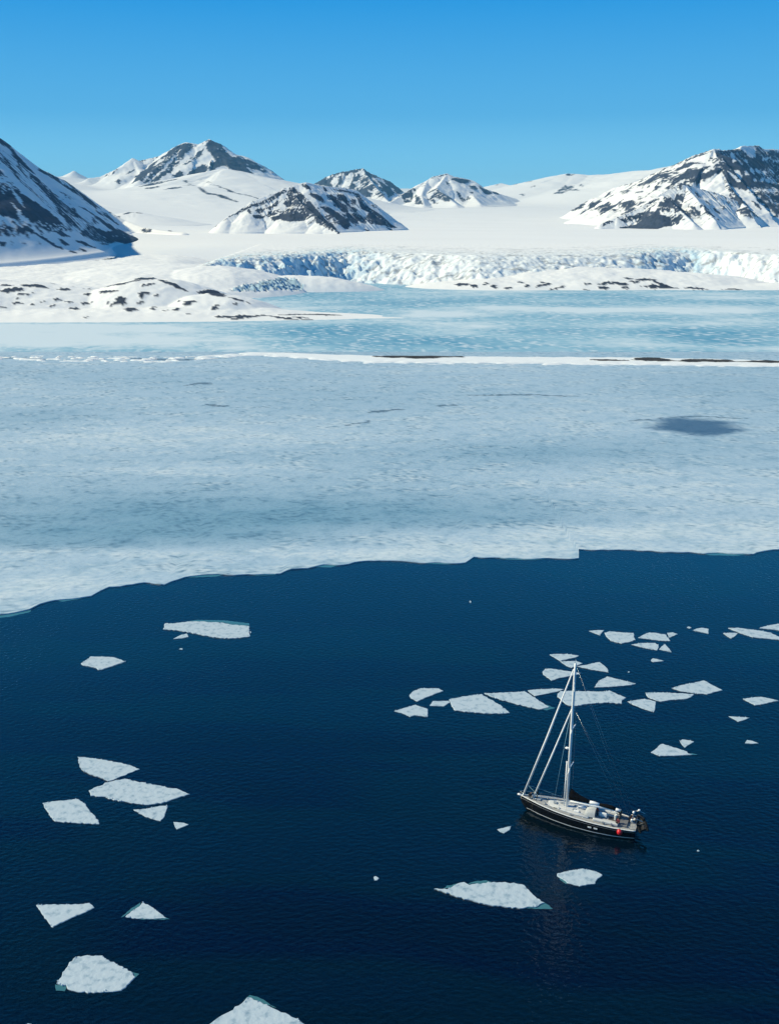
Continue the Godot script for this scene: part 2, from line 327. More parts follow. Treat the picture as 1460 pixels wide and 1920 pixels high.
		if cracks.has(Vector2(x + b * 6.0, z + c * 2.0)): col = col.lerp(Color(0.05, 0.1, 0.16), 0.75)
		col.a = 0.26 + b * 0.05 + c * 0.04
		return col
	var o := MeshInstance3D.new()
	var nx := all.size(); var nz := vs.size()
	var vv := PackedVector3Array(); var cc := PackedColorArray(); var uu := PackedVector2Array(); var uw := PackedVector2Array(); var nn := PackedVector3Array(); var idx := PackedInt32Array()
	for j in range(-1, nz):
		for i in nx:
			var x := all[i]; var vq: float = 0.0 if j < 0 else vs[j]
			var c: Color = f.call(x, vq)
			var ze := lookup(edge, x) + ne.get_noise_2d(x, 0.0) * 1.1 * (1.0 if absf(x) < 500 else 0.0)
			var y := c.a if j >= 0 else -0.4
			if j == 0: y = 0.2
			c.a = 1.0
			var p := Vector3(x, y, lerpf(ze, -735.0, vq))
			vv.append(p); cc.append(c); uu.append(Vector2(p.x, p.z)); uw.append(Vector2(p.x * 0.8 + p.z * 0.3, p.z * 0.9 - p.x * 0.2) / 133.0); nn.append(Vector3.UP)
	nz += 1
	for j in nz:
		for i in nx:
			var a := vv[j * nx + mini(i + 1, nx - 1)] - vv[j * nx + maxi(i - 1, 0)]
			var b := vv[mini(j + 1, nz - 1) * nx + i] - vv[maxi(j - 1, 0) * nx + i]
			var n3 := b.cross(a)
			nn[j * nx + i] = (n3 if n3.y > 0 else -n3).normalized()
	for j in nz - 1:
		for i in nx - 1:
			var a := j * nx + i
			idx.append_array([a, a + nx, a + 1, a + 1, a + nx, a + nx + 1])
	var arr := []; arr.resize(Mesh.ARRAY_MAX)
	arr[Mesh.ARRAY_VERTEX] = vv; arr[Mesh.ARRAY_NORMAL] = nn; arr[Mesh.ARRAY_COLOR] = cc; arr[Mesh.ARRAY_TEX_UV] = uu; arr[Mesh.ARRAY_TEX_UV2] = uw; arr[Mesh.ARRAY_INDEX] = idx
	var am := ArrayMesh.new(); am.add_surface_from_arrays(Mesh.PRIMITIVE_TRIANGLES, arr)
	var st := SurfaceTool.new(); st.create_from(am, 0); st.generate_tangents()
	o.mesh = st.commit(); o.name = numbered("sea_ice"); o.material_override = M.ice
	for l in [[-102.83, -236.78, -97.66, -237.85, -94.07, -240.39, -93.90, -237.50, -97.88, -234.67, -101.48, -233.28], [-90.67, -246.35, -86.95, -248.27, -81.21, -249.44, -83.59, -246.73, -87.60, -244.84], [-59.18, -262.91, -53.94, -265.94, -46.30, -266.38, -49.72, -263.77], [-42.38, -265.94, -37.10, -266.82, -30.65, -267.26, -33.04, -265.07, -38.36, -264.64], [-22.00, -271.73, -18.71, -274.48, -14.25, -274.02, -17.26, -271.28], [7.99, -276.81, 15.95, -276.35, 22.62, -275.88, 17.41, -274.02, 11.10, -274.48], [30.73, -280.62, 40.31, -279.66, 49.98, -279.66, 43.27, -277.76, 35.31, -278.23], [93.49, -285.01, 101.69, -285.01, 111.51, -284.02, 105.45, -281.58, 97.49, -282.07]]: part("ledge", slab(ragged(world_pts(l), 0.5, 0.25, 77), -0.3, 0.012, 0.01), M.ledge, o)
	add_child(o); tag(o, "wide sheet of pale blue fast ice reaching to the open water", "", "", "structure")
	# --- frozen lagoon behind the bar
	var turquoise := Color(0.27, 0.48, 0.62); var deep := Color(0.12, 0.33, 0.50); var frost := Color(0.61, 0.72, 0.80)
	var lag_zones := [[-43, -894, 62, 51, 0.70], [-73, -799, 65, 27, 0.60], [13, -799, 52, 31, 0.50], [254, -842, 50, 46, 0.70], [286, -792, 43, 24, 0.70], [60, -1025, 60, 39, -1.20], [241, -1072, 229, 36, -0.50], [-249, -874, 122, 33, -0.20], [174, -1207, 193, 46, 0.20], [-196, -806, 130, 28, -1.00], [-307, -907, 161, 35, -1.00], [-348, -827, 116, 33, -0.90], [-18, -1135, 73, 27, 0.50]]
	var lf := func(x: float, z: float) -> Color:
		var a := na.get_noise_2d(x * 0.5 + 300.0, z * 0.9); var b := nb.get_noise_2d(x * 0.4, z * 0.5 + 50.0); var c := nc.get_noise_2d(x * 0.22 + 90.0, z * 0.3)
		var t := a * 0.9 + b * 0.5
		for q in lag_zones:
			var p: float = (x - q[0]) / q[2]; var r: float = (z - q[1]) / q[3]
			t += q[4] * exp(-(p * p + r * r))
		var col := turquoise.lerp(deep, clampf(t * 1.3, 0.0, 1.0)).lerp(frost, clampf(-t * 1.5, 0.0, 1.0))
		col = col.lerp(frost, clampf((b * 0.5 + c * 0.9 - 0.12) * 2.6, 0.0, 0.8))
		col.a = 0.15 + b * 0.04
		return col
	tag(field("frozen_lagoon", span(-720, 760, 2.2), span(-690, -1600, 3.2), lf, M.land), "turquoise frozen lagoon streaked with white frost", "", "", "structure")
	# --- snow bar with strips of bare gravel
	var gravel := Patches.new()
	gravel.add(PackedVector2Array([Vector2(-11.4, -702.5), Vector2(-4.2, -699.3), Vector2(2.9, -696.9), Vector2(10.1, -696.6), Vector2(17.2, -694.7), Vector2(24.3, -693.8), Vector2(31.4, -695.0), Vector2(38.7, -698.7), Vector2(46.0, -699.9), Vector2(53.3, -702.1), Vector2(53.7, -707.3), Vector2(46.5, -708.4), Vector2(39.2, -708.4), Vector2(32.1, -711.2), Vector2(24.8, -711.2), Vector2(17.5, -709.8), Vector2(10.3, -709.1), Vector2(3.0, -710.0), Vector2(-4.3, -708.9), Vector2(-11.5, -706.9)]))
	gravel.add(PackedVector2Array([Vector2(169.4, -686.2), Vector2(172.1, -684.2), Vector2(175.4, -685.0), Vector2(177.7, -681.7), Vector2(181.1, -683.3), Vector2(184.1, -683.0), Vector2(186.1, -679.2), Vector2(189.8, -681.2), Vector2(192.6, -680.4), Vector2(195.8, -680.8), Vector2(197.5, -686.6), Vector2(195.6, -690.7), Vector2(193.3, -693.7), Vector2(191.7, -699.7), Vector2(188.5, -699.5), Vector2(185.9, -702.0), Vector2(182.6, -701.7), Vector2(178.1, -696.4), Vector2(174.7, -695.3), Vector2(170.7, -691.5)]))
	gravel.add(PackedVector2Array([Vector2(195.9, -680.8), Vector2(200.3, -679.7), Vector2(204.5, -677.9), Vector2(208.9, -676.7), Vector2(213.9, -677.9), Vector2(219.0, -679.3), Vector2(223.3, -677.9), Vector2(227.8, -677.3), Vector2(232.7, -678.0), Vector2(237.8, -679.1), Vector2(239.2, -683.1), Vector2(235.4, -686.0), Vector2(231.5, -688.5), Vector2(227.1, -689.7), Vector2(222.4, -690.2), Vector2(218.0, -691.4), Vector2(213.2, -691.4), Vector2(207.7, -689.1), Vector2(202.1, -686.2), Vector2(196.8, -684.0)]))
	gravel.add(PackedVector2Array([Vector2(237.5, -678.3), Vector2(243.5, -677.3), Vector2(249.4, -676.0), Vector2(255.0, -674.0), Vector2(261.1, -673.4), Vector2(267.5, -673.7), Vector2(274.1, -674.4), Vector2(280.4, -674.3), Vector2(286.8, -674.7), Vector2(293.6, -675.7), Vector2(294.9, -678.9), Vector2(289.2, -680.6), Vector2(283.3, -681.6), Vector2(277.1, -682.1), Vector2(271.3, -683.5), Vector2(265.2, -684.3), Vector2(258.7, -684.3), Vector2(251.8, -682.7), Vector2(245.1, -681.9), Vector2(238.6, -681.4)]))
	gravel.add(PackedVector2Array([Vector2(139.7, -686.5), Vector2(142.6, -685.6), Vector2(145.4, -684.0), Vector2(148.4, -683.8), Vector2(151.4, -683.0), Vector2(154.4, -682.5), Vector2(157.6, -683.2), Vector2(160.6, -682.6), Vector2(163.9, -683.5), Vector2(167.1, -684.0), Vector2(167.5, -685.9), Vector2(164.7, -687.0), Vector2(161.9, -688.4), Vector2(158.8, -688.4), Vector2(155.9, -689.6), Vector2(152.8, -689.8), Vector2(149.7, -689.6), Vector2(146.6, -689.9), Vector2(143.3, -688.8), Vector2(140.1, -688.5)]))
	var ng := noise(51, 1.0 / 7.0, 3)
	var bf := func(x: float, z: float) -> Color:
		var z0 := lookup(bar_front, x); var z1 := lookup(bar_back, x)
		var mid := (z - z0) / minf(-0.5, z1 - z0)
		var nv := ng.get_noise_2d(x * 0.4, z)
		var up := smoothstep(-0.02, 0.3, mid + nv * 0.16) * smoothstep(1.05, 0.7, mid + nv * 0.1)
		if x < -75.0: up *= smoothstep(-0.05, 0.3, nv * 1.3 + clampf((x + 140.0) / 65.0, -0.2, 1.0))
		var bare := gravel.has(Vector2(x + nv * 3.0, z + ng.get_noise_2d(x + 50.0, z) * 0.8))
		var col := Color(0.80, 0.84, 0.88) if not bare else Color(0.045, 0.042, 0.04) * (1.0 + nv)
		col.a = -0.3 + up * (1.2 + nv * 0.25) + (0.35 + nv * 0.5 if bare else 0.0)
		return col
	var fl := func(_x: float, _z: float) -> float: return 0.0
	tag(field("snow_bar", span(-420, 620, 1.3), span(-655, -735, 0.8), bf, M.land, fl), "long low bar of snow with dark gravel between fast ice and lagoon", "", "", "structure")

func lay_land() -> void:
	# --- shore hills and moraines
	var stones := Patches.new()
	stones.add(PackedVector2Array([Vector2(-412.3, -1063.8), Vector2(-410.2, -1062.6), Vector2(-408.1, -1061.5), Vector2(-406.5, -1061.9), Vector2(-404.6, -1061.3), Vector2(-402.5, -1060.2), Vector2(-400.9, -1060.7), Vector2(-399.6, -1061.8), Vector2(-398.0, -1061.9), Vector2(-396.6, -1063.1), Vector2(-397.8, -1066.4), Vector2(-400.2, -1068.3), Vector2(-402.2, -1069.1), Vector2(-404.7, -1071.2), Vector2(-406.5, -1071.5), Vector2(-407.8, -1070.4), Vector2(-409.3, -1069.7), Vector2(-410.9, -1069.4), Vector2(-412.0, -1067.7), Vector2(-413.0, -1065.8)]))
	stones.add(PackedVector2Array([Vector2(-392.1, -1066.7), Vector2(-387.5, -1063.1), Vector2(-383.2, -1060.7), Vector2(-380.0, -1061.4), Vector2(-375.9, -1059.5), Vector2(-372.5, -1059.2), Vector2(-369.3, -1059.6), Vector2(-365.3, -1057.6), Vector2(-361.8, -1057.5), Vector2(-358.7, -1058.5), Vector2(-359.7, -1062.1), Vector2(-364.6, -1067.3), Vector2(-369.6, -1072.1), Vector2(-373.9, -1074.9), Vector2(-380.1, -1082.9), Vector2(-383.3, -1081.7), Vector2(-385.6, -1078.0), Vector2(-389.5, -1079.3), Vector2(-391.7, -1075.6), Vector2(-393.8, -1071.5)]))
	stones.add(PackedVector2Array([Vector2(-401.8, -1034.8), Vector2(-398.1, -1034.6), Vector2(-394.2, -1033.8), Vector2(-391.7, -1036.3), Vector2(-389.4, -1039.5), Vector2(-385.8, -1039.3), Vector2(-383.4, -1042.5), Vector2(-381.5, -1047.0), Vector2(-383.4, -1052.5), Vector2(-387.7, -1054.5), Vector2(-391.6, -1055.4), Vector2(-394.0, -1052.0), Vector2(-397.9, -1052.5), Vector2(-400.7, -1050.2), Vector2(-401.9, -1044.0), Vector2(-403.1, -1038.0)]))
	stones.add(PackedVector2Array([Vector2(-383.6, -1031.0), Vector2(-381.7, -1029.9), Vector2(-379.9, -1029.5), Vector2(-378.2, -1029.3), Vector2(-376.4, -1028.7), Vector2(-374.9, -1029.1), Vector2(-373.5, -1030.1), Vector2(-372.0, -1030.4), Vector2(-370.7, -1031.4), Vector2(-371.3, -1033.3), Vector2(-373.2, -1034.2), Vector2(-374.9, -1034.4), Vector2(-376.8, -1035.2), Vector2(-378.6, -1035.5), Vector2(-380.0, -1034.7), Vector2(-381.5, -1034.4), Vector2(-383.0, -1033.9), Vector2(-384.2, -1032.7)]))
	stones.add(PackedVector2Array([Vector2(-350.4, -1056.7), Vector2(-347.8, -1055.4), Vector2(-345.3, -1054.2), Vector2(-343.2, -1054.3), Vector2(-341.1, -1054.9), Vector2(-339.2, -1055.8), Vector2(-337.8, -1058.4), Vector2(-336.5, -1061.2), Vector2(-337.7, -1065.4), Vector2(-340.3, -1066.9), Vector2(-343.0, -1068.5), Vector2(-345.1, -1068.0), Vector2(-347.0, -1067.1), Vector2(-348.8, -1065.8), Vector2(-350.1, -1062.9), Vector2(-351.5, -1060.2)]))
	stones.add(PackedVector2Array([Vector2(-380.5, -1005.0), Vector2(-378.5, -1004.6), Vector2(-376.6, -1004.4), Vector2(-375.1, -1005.3), Vector2(-373.3, -1005.3), Vector2(-371.6, -1005.6), Vector2(-370.2, -1007.1), Vector2(-368.9, -1008.6), Vector2(-369.4, -1010.2), Vector2(-371.5, -1010.9), Vector2(-373.5, -1011.4), Vector2(-375.1, -1010.9), Vector2(-376.6, -1009.8), Vector2(-378.4, -1009.7), Vector2(-379.8, -1008.5), Vector2(-381.1, -1007.0)]))
	stones.add(PackedVector2Array([Vector2(-362.8, -1001.0), Vector2(-360.9, -1001.1), Vector2(-359.4, -1002.1), Vector2(-357.8, -1002.7), Vector2(-356.3, -1003.9), Vector2(-355.2, -1005.8), Vector2(-355.8, -1007.4), Vector2(-357.7, -1007.7), Vector2(-359.4, -1007.2), Vector2(-360.8, -1005.8), Vector2(-362.3, -1004.9), Vector2(-363.4, -1002.8)]))
	stones.add(PackedVector2Array([Vector2(-345.9, -1023.4), Vector2(-343.5, -1022.2), Vector2(-341.3, -1021.6), Vector2(-339.4, -1021.9), Vector2(-337.6, -1023.0), Vector2(-336.1, -1024.7), Vector2(-336.5, -1026.4), Vector2(-338.9, -1027.6), Vector2(-341.1, -1028.3), Vector2(-343.1, -1028.2), Vector2(-344.9, -1027.2), Vector2(-346.4, -1025.4)]))
	stones.add(PackedVector2Array([Vector2(-342.7, -1006.6), Vector2(-340.7, -1005.9), Vector2(-339.0, -1006.3), Vector2(-337.3, -1006.9), Vector2(-335.9, -1008.2), Vector2(-336.3, -1009.6), Vector2(-338.2, -1010.1), Vector2(-340.0, -1009.9), Vector2(-341.7, -1009.6), Vector2(-343.1, -1008.0)]))
	stones.add(PackedVector2Array([Vector2(-322.4, -1005.8), Vector2(-317.9, -1000.0), Vector2(-314.4, -997.5), Vector2(-311.2, -995.8), Vector2(-311.0, -1004.4), Vector2(-312.4, -1009.4), Vector2(-315.6, -1011.0), Vector2(-318.2, -1010.4), Vector2(-320.7, -1009.7), Vector2(-322.9, -1007.7)]))
	stones.add(PackedVector2Array([Vector2(-318.7, -1045.8), Vector2(-316.6, -1045.5), Vector2(-314.8, -1045.7), Vector2(-313.2, -1046.9), Vector2(-311.9, -1048.8), Vector2(-313.2, -1053.1), Vector2(-316.6, -1057.9), Vector2(-318.0, -1056.0), Vector2(-318.8, -1052.4), Vector2(-319.5, -1048.5)]))
	stones.add(PackedVector2Array([Vector2(-303.7, -1047.5), Vector2(-300.5, -1044.6), Vector2(-297.2, -1041.5), Vector2(-294.0, -1038.8), Vector2(-291.1, -1037.1), Vector2(-288.3, -1035.8), Vector2(-285.6, -1034.8), Vector2(-283.2, -1034.8), Vector2(-280.8, -1034.9), Vector2(-278.4, -1035.0), Vector2(-278.7, -1036.5), Vector2(-281.6, -1038.2), Vector2(-284.6, -1040.3), Vector2(-287.6, -1042.5), Vector2(-290.4, -1044.0), Vector2(-293.3, -1045.4), Vector2(-296.1, -1046.9), Vector2(-298.8, -1047.5), Vector2(-301.5, -1048.4), Vector2(-304.5, -1050.2)]))
	stones.add(PackedVector2Array([Vector2(-303.1, -1067.1), Vector2(-296.8, -1061.4), Vector2(-291.4, -1058.4), Vector2(-286.7, -1057.8), Vector2(-281.6, -1056.1), Vector2(-277.1, -1056.6), Vector2(-273.4, -1059.6), Vector2(-269.9, -1063.5), Vector2(-266.4, -1067.6), Vector2(-263.5, -1074.5), Vector2(-265.2, -1080.8), Vector2(-268.6, -1076.0), Vector2(-272.2, -1071.7), Vector2(-276.2, -1069.5), Vector2(-280.4, -1068.0), Vector2(-284.7, -1067.1), Vector2(-289.0, -1066.2), Vector2(-294.3, -1068.6), Vector2(-299.4, -1070.3), Vector2(-304.7, -1072.5)]))
	stones.add(PackedVector2Array([Vector2(-315.0, -1247.1), Vector2(-270.3, -1079.8), Vector2(-267.1, -1076.4), Vector2(-264.3, -1074.8), Vector2(-262.0, -1075.4), Vector2(-259.9, -1076.3), Vector2(-257.5, -1076.3), Vector2(-255.5, -1078.0), Vector2(-253.8, -1081.1), Vector2(-252.6, -1086.1), Vector2(-292.7, -1259.0), Vector2(-295.6, -1259.4), Vector2(-298.5, -1259.7), Vector2(-301.2, -1259.4), Vector2(-303.7, -1258.2), Vector2(-306.4, -1257.8), Vector2(-309.1, -1257.5), Vector2(-311.5, -1255.8), Vector2(-313.8, -1253.6), Vector2(-316.0, -1251.3)]))
	stones.add(PackedVector2Array([Vector2(-258.9, -1045.8), Vector2(-257.1, -1045.5), Vector2(-255.4, -1045.5), Vector2(-253.9, -1046.5), Vector2(-252.2, -1046.7), Vector2(-250.7, -1047.3), Vector2(-249.3, -1048.9), Vector2(-248.0, -1050.4), Vector2(-246.6, -1051.9), Vector2(-245.5, -1054.1), Vector2(-246.0, -1056.1), Vector2(-247.7, -1055.9), Vector2(-249.2, -1055.1), Vector2(-250.9, -1054.6), Vector2(-252.5, -1054.2), Vector2(-253.9, -1052.9), Vector2(-255.2, -1051.2), Vector2(-256.8, -1050.6), Vector2(-258.1, -1049.0), Vector2(-259.3, -1047.2)]))
	stones.add(PackedVector2Array([Vector2(-258.4, -1026.4), Vector2(-255.5, -1025.9), Vector2(-252.4, -1024.8), Vector2(-249.9, -1026.1), Vector2(-247.2, -1026.6), Vector2(-244.7, -1028.1), Vector2(-242.5, -1030.6), Vector2(-242.9, -1032.1), Vector2(-245.9, -1032.9), Vector2(-248.7, -1032.9), Vector2(-251.3, -1031.9), Vector2(-254.2, -1031.9), Vector2(-256.5, -1029.7), Vector2(-258.9, -1028.3)]))
	stones.add(PackedVector2Array([Vector2(-246.0, -1073.4), Vector2(-241.0, -1065.4), Vector2(-236.6, -1060.7), Vector2(-232.6, -1057.8), Vector2(-228.7, -1054.0), Vector2(-224.9, -1051.8), Vector2(-221.2, -1050.6), Vector2(-217.5, -1048.4), Vector2(-214.0, -1048.4), Vector2(-210.5, -1048.3), Vector2(-210.6, -1051.0), Vector2(-214.3, -1054.1), Vector2(-218.1, -1058.1), Vector2(-221.9, -1060.3), Vector2(-226.0, -1064.7), Vector2(-230.2, -1069.0), Vector2(-234.2, -1070.3), Vector2(-238.6, -1074.4), Vector2(-243.0, -1078.1), Vector2(-247.4, -1081.1)]))
	stones.add(PackedVector2Array([Vector2(-201.2, -1050.1), Vector2(-195.7, -1052.1), Vector2(-186.2, -1030.3), Vector2(-179.9, -1023.5), Vector2(-173.8, -1020.1), Vector2(-168.1, -1020.4), Vector2(-169.0, -1029.5), Vector2(-183.7, -1086.6), Vector2(-189.4, -1086.7), Vector2(-194.3, -1079.1), Vector2(-198.3, -1066.3), Vector2(-202.1, -1055.4)]))
	stones.add(PackedVector2Array([Vector2(-168.3, -1023.6), Vector2(-164.5, -1019.8), Vector2(-160.8, -1016.7), Vector2(-157.2, -1014.8), Vector2(-153.7, -1013.4), Vector2(-150.3, -1011.6), Vector2(-146.9, -1010.6), Vector2(-143.6, -1009.7), Vector2(-140.2, -1009.1), Vector2(-136.9, -1009.0), Vector2(-136.9, -1009.9), Vector2(-140.2, -1011.3), Vector2(-143.6, -1012.6), Vector2(-146.9, -1014.2), Vector2(-150.4, -1016.2), Vector2(-153.9, -1017.4), Vector2(-157.5, -1019.0), Vector2(-161.1, -1021.1), Vector2(-164.7, -1022.8), Vector2(-168.5, -1025.2)]))
	stones.add(PackedVector2Array([Vector2(-280.0, -1007.7), Vector2(-276.1, -1009.3), Vector2(-273.9, -1013.3), Vector2(-270.8, -1015.7), Vector2(-268.0, -1019.7), Vector2(-269.0, -1022.2), Vector2(-273.5, -1021.9), Vector2(-277.2, -1019.6), Vector2(-280.2, -1015.9), Vector2(-281.5, -1010.2)]))
	stones.add(PackedVector2Array([Vector2(-262.6, -987.9), Vector2(-257.8, -981.9), Vector2(-254.1, -980.0), Vector2(-252.2, -984.9), Vector2(-250.3, -989.9), Vector2(-252.7, -999.2), Vector2(-257.1, -1003.9), Vector2(-260.7, -1005.2), Vector2(-263.6, -1004.1), Vector2(-264.5, -995.1)]))
	stones.add(PackedVector2Array([Vector2(-275.6, -1011.0), Vector2(-272.2, -1008.3), Vector2(-269.0, -1006.3), Vector2(-266.5, -1007.5), Vector2(-264.1, -1009.4), Vector2(-264.7, -1012.1), Vector2(-268.1, -1014.7), Vector2(-271.3, -1016.8), Vector2(-273.9, -1015.6), Vector2(-276.3, -1013.8)]))
	stones.add(PackedVector2Array([Vector2(-255.2, -1011.1), Vector2(-252.6, -1010.3), Vector2(-250.4, -1010.7), Vector2(-248.3, -1011.5), Vector2(-246.4, -1013.0), Vector2(-246.7, -1014.4), Vector2(-249.2, -1014.9), Vector2(-251.5, -1014.7), Vector2(-253.7, -1014.2), Vector2(-255.6, -1012.6)]))
	stones.add(PackedVector2Array([Vector2(-238.5, -1000.3), Vector2(-236.1, -991.9), Vector2(-234.7, -990.1), Vector2(-233.2, -986.8), Vector2(-232.4, -989.2), Vector2(-233.1, -995.3), Vector2(-235.9, -1005.7), Vector2(-237.1, -1006.5), Vector2(-238.1, -1007.3), Vector2(-239.3, -1006.4)]))
	stones.add(PackedVector2Array([Vector2(-206.5, -998.6), Vector2(-202.4, -996.4), Vector2(-199.2, -997.3), Vector2(-196.8, -1000.6), Vector2(-194.6, -1004.5), Vector2(-195.8, -1008.5), Vector2(-199.4, -1008.8), Vector2(-202.9, -1009.0), Vector2(-205.6, -1006.5), Vector2(-207.3, -1001.0)]))
	stones.add(PackedVector2Array([Vector2(-213.7, -983.7), Vector2(-211.3, -980.6), Vector2(-209.2, -979.4), Vector2(-207.6, -980.4), Vector2(-206.7, -984.8), Vector2(-207.6, -989.2), Vector2(-210.4, -993.7), Vector2(-212.3, -994.1), Vector2(-213.6, -991.4), Vector2(-214.4, -986.7)]))
	stones.add(PackedVector2Array([Vector2(-386.9, -992.0), Vector2(-385.1, -991.0), Vector2(-383.7, -990.8), Vector2(-382.3, -991.0), Vector2(-381.0, -991.4), Vector2(-379.9, -992.6), Vector2(-380.2, -993.6), Vector2(-382.0, -994.6), Vector2(-383.5, -994.7), Vector2(-384.9, -994.6), Vector2(-386.2, -994.2), Vector2(-387.2, -992.9)]))
	stones.add(PackedVector2Array([Vector2(-313.7, -1020.7), Vector2(-311.7, -1020.3), Vector2(-309.8, -1020.1), Vector2(-308.1, -1020.5), Vector2(-306.6, -1021.9), Vector2(-304.8, -1022.3), Vector2(-305.2, -1023.6), Vector2(-307.7, -1025.9), Vector2(-309.6, -1026.1), Vector2(-311.2, -1025.2), Vector2(-312.6, -1023.6), Vector2(-314.0, -1021.9)]))
	stones.add(PackedVector2Array([Vector2(-332.6, -1022.2), Vector2(-330.8, -1021.0), Vector2(-328.9, -1019.7), Vector2(-327.4, -1020.0), Vector2(-325.7, -1019.2), Vector2(-324.2, -1019.5), Vector2(-322.8, -1020.2), Vector2(-323.0, -1021.2), Vector2(-324.8, -1022.6), Vector2(-326.6, -1023.6), Vector2(-328.2, -1023.5), Vector2(-329.9, -1024.5), Vector2(-331.4, -1023.8), Vector2(-332.9, -1023.4)]))
	stones.add(PackedVector2Array([Vector2(-353.9, -1013.6), Vector2(-352.2, -1012.7), Vector2(-351.1, -1013.4), Vector2(-349.8, -1013.7), Vector2(-349.0, -1015.5), Vector2(-349.4, -1016.6), Vector2(-351.0, -1017.4), Vector2(-352.2, -1016.7), Vector2(-353.5, -1016.5), Vector2(-354.2, -1014.5)]))
	stones.add(PackedVector2Array([Vector2(-241.4, -1025.1), Vector2(-239.9, -1024.7), Vector2(-238.3, -1024.5), Vector2(-236.9, -1024.6), Vector2(-235.6, -1025.8), Vector2(-234.3, -1026.5), Vector2(-234.5, -1027.6), Vector2(-236.0, -1027.6), Vector2(-237.6, -1028.2), Vector2(-239.0, -1027.7), Vector2(-240.3, -1027.0), Vector2(-241.6, -1026.2)]))
	stones.add(PackedVector2Array([Vector2(-215.5, -1016.0), Vector2(-214.2, -1014.3), Vector2(-213.0, -1012.7), Vector2(-212.0, -1012.5), Vector2(-211.4, -1014.2), Vector2(-211.8, -1016.0), Vector2(-213.4, -1018.9), Vector2(-214.5, -1019.9), Vector2(-215.3, -1019.0), Vector2(-216.0, -1018.2)]))
	stones.add(PackedVector2Array([Vector2(-157.9, -1002.3), Vector2(-156.9, -1001.3), Vector2(-156.0, -1001.7), Vector2(-155.1, -1001.6), Vector2(-154.3, -1002.9), Vector2(-154.4, -1004.3), Vector2(-155.4, -1005.3), Vector2(-156.3, -1004.9), Vector2(-157.2, -1005.1), Vector2(-158.0, -1003.7)]))
	stones.add(PackedVector2Array([Vector2(-170.1, -962.1), Vector2(-166.5, -961.3), Vector2(-162.8, -960.8), Vector2(-159.3, -960.6), Vector2(-155.9, -961.3), Vector2(-152.3, -961.2), Vector2(-148.9, -962.3), Vector2(-145.7, -964.6), Vector2(-142.6, -967.5), Vector2(-139.4, -970.1), Vector2(-139.8, -972.7), Vector2(-143.3, -972.1), Vector2(-146.8, -971.4), Vector2(-150.2, -970.3), Vector2(-153.4, -968.5), Vector2(-156.8, -967.7), Vector2(-160.3, -967.5), Vector2(-163.8, -966.7), Vector2(-167.1, -965.7), Vector2(-170.5, -964.6)]))
	stones.add(PackedVector2Array([Vector2(-154.4, -951.8), Vector2(-150.7, -953.2), Vector2(-147.0, -954.5), Vector2(-143.3, -956.1), Vector2(-139.8, -959.0), Vector2(-136.3, -961.4), Vector2(-132.7, -964.1), Vector2(-129.1, -966.7), Vector2(-125.5, -969.4), Vector2(-122.0, -972.9), Vector2(-122.4, -976.3), Vector2(-126.3, -975.1), Vector2(-130.1, -973.5), Vector2(-133.9, -972.0), Vector2(-137.7, -970.8), Vector2(-141.6, -969.3), Vector2(-145.1, -966.5), Vector2(-148.4, -962.1), Vector2(-151.6, -957.7), Vector2(-154.8, -953.8)]))
	stones.add(PackedVector2Array([Vector2(-122.1, -973.7), Vector2(-116.6, -969.7), Vector2(-111.1, -965.8), Vector2(-105.7, -962.6), Vector2(-100.4, -960.5), Vector2(-95.2, -960.0), Vector2(-90.0, -959.8), Vector2(-84.9, -960.1), Vector2(-79.8, -960.0), Vector2(-74.7, -960.0), Vector2(-74.8, -961.8), Vector2(-80.0, -962.9), Vector2(-85.2, -963.8), Vector2(-90.4, -965.3), Vector2(-95.6, -966.4), Vector2(-100.9, -967.7), Vector2(-106.2, -970.7), Vector2(-111.6, -972.7), Vector2(-117.0, -974.5), Vector2(-122.3, -975.8)]))
	stones.add(PackedVector2Array([Vector2(-108.0, -975.6), Vector2(-101.4, -977.6), Vector2(-94.9, -980.2), Vector2(-88.3, -981.8), Vector2(-81.6, -982.5), Vector2(-74.7, -982.0), Vector2(-67.9, -981.8), Vector2(-61.1, -982.6), Vector2(-54.4, -984.1), Vector2(-47.7, -986.3), Vector2(-48.0, -993.3), Vector2(-54.9, -993.4), Vector2(-61.8, -993.6), Vector2(-68.6, -993.2), Vector2(-75.4, -991.5), Vector2(-82.1, -989.7), Vector2(-88.9, -989.1), Vector2(-95.6, -986.7), Vector2(-101.9, -982.3), Vector2(-108.3, -978.0)]))
	stones.add(PackedVector2Array([Vector2(-93.3, -970.8), Vector2(-91.6, -969.9), Vector2(-89.9, -968.3), Vector2(-88.3, -967.2), Vector2(-86.7, -967.3), Vector2(-85.1, -966.5), Vector2(-83.4, -965.7), Vector2(-81.9, -966.1), Vector2(-80.3, -966.3), Vector2(-78.7, -966.2), Vector2(-78.8, -967.8), Vector2(-80.4, -968.6), Vector2(-82.1, -969.9), Vector2(-83.8, -971.4), Vector2(-85.4, -971.5), Vector2(-87.0, -971.8), Vector2(-88.6, -973.1), Vector2(-90.2, -972.9), Vector2(-91.8, -972.3), Vector2(-93.4, -972.5)]))
	stones.add(PackedVector2Array([Vector2(280.5, -1353.9), Vector2(282.7, -1353.6), Vector2(285.0, -1354.2), Vector2(287.2, -1353.6), Vector2(289.5, -1354.1), Vector2(292.0, -1355.9), Vector2(294.6, -1357.6), Vector2(297.1, -1359.2), Vector2(299.8, -1361.8), Vector2(300.3, -1364.8), Vector2(298.1, -1365.3), Vector2(295.7, -1364.8), Vector2(293.4, -1364.5), Vector2(291.1, -1364.4), Vector2(288.6, -1362.9), Vector2(286.0, -1360.2), Vector2(283.5, -1359.0), Vector2(280.9, -1356.8)]))
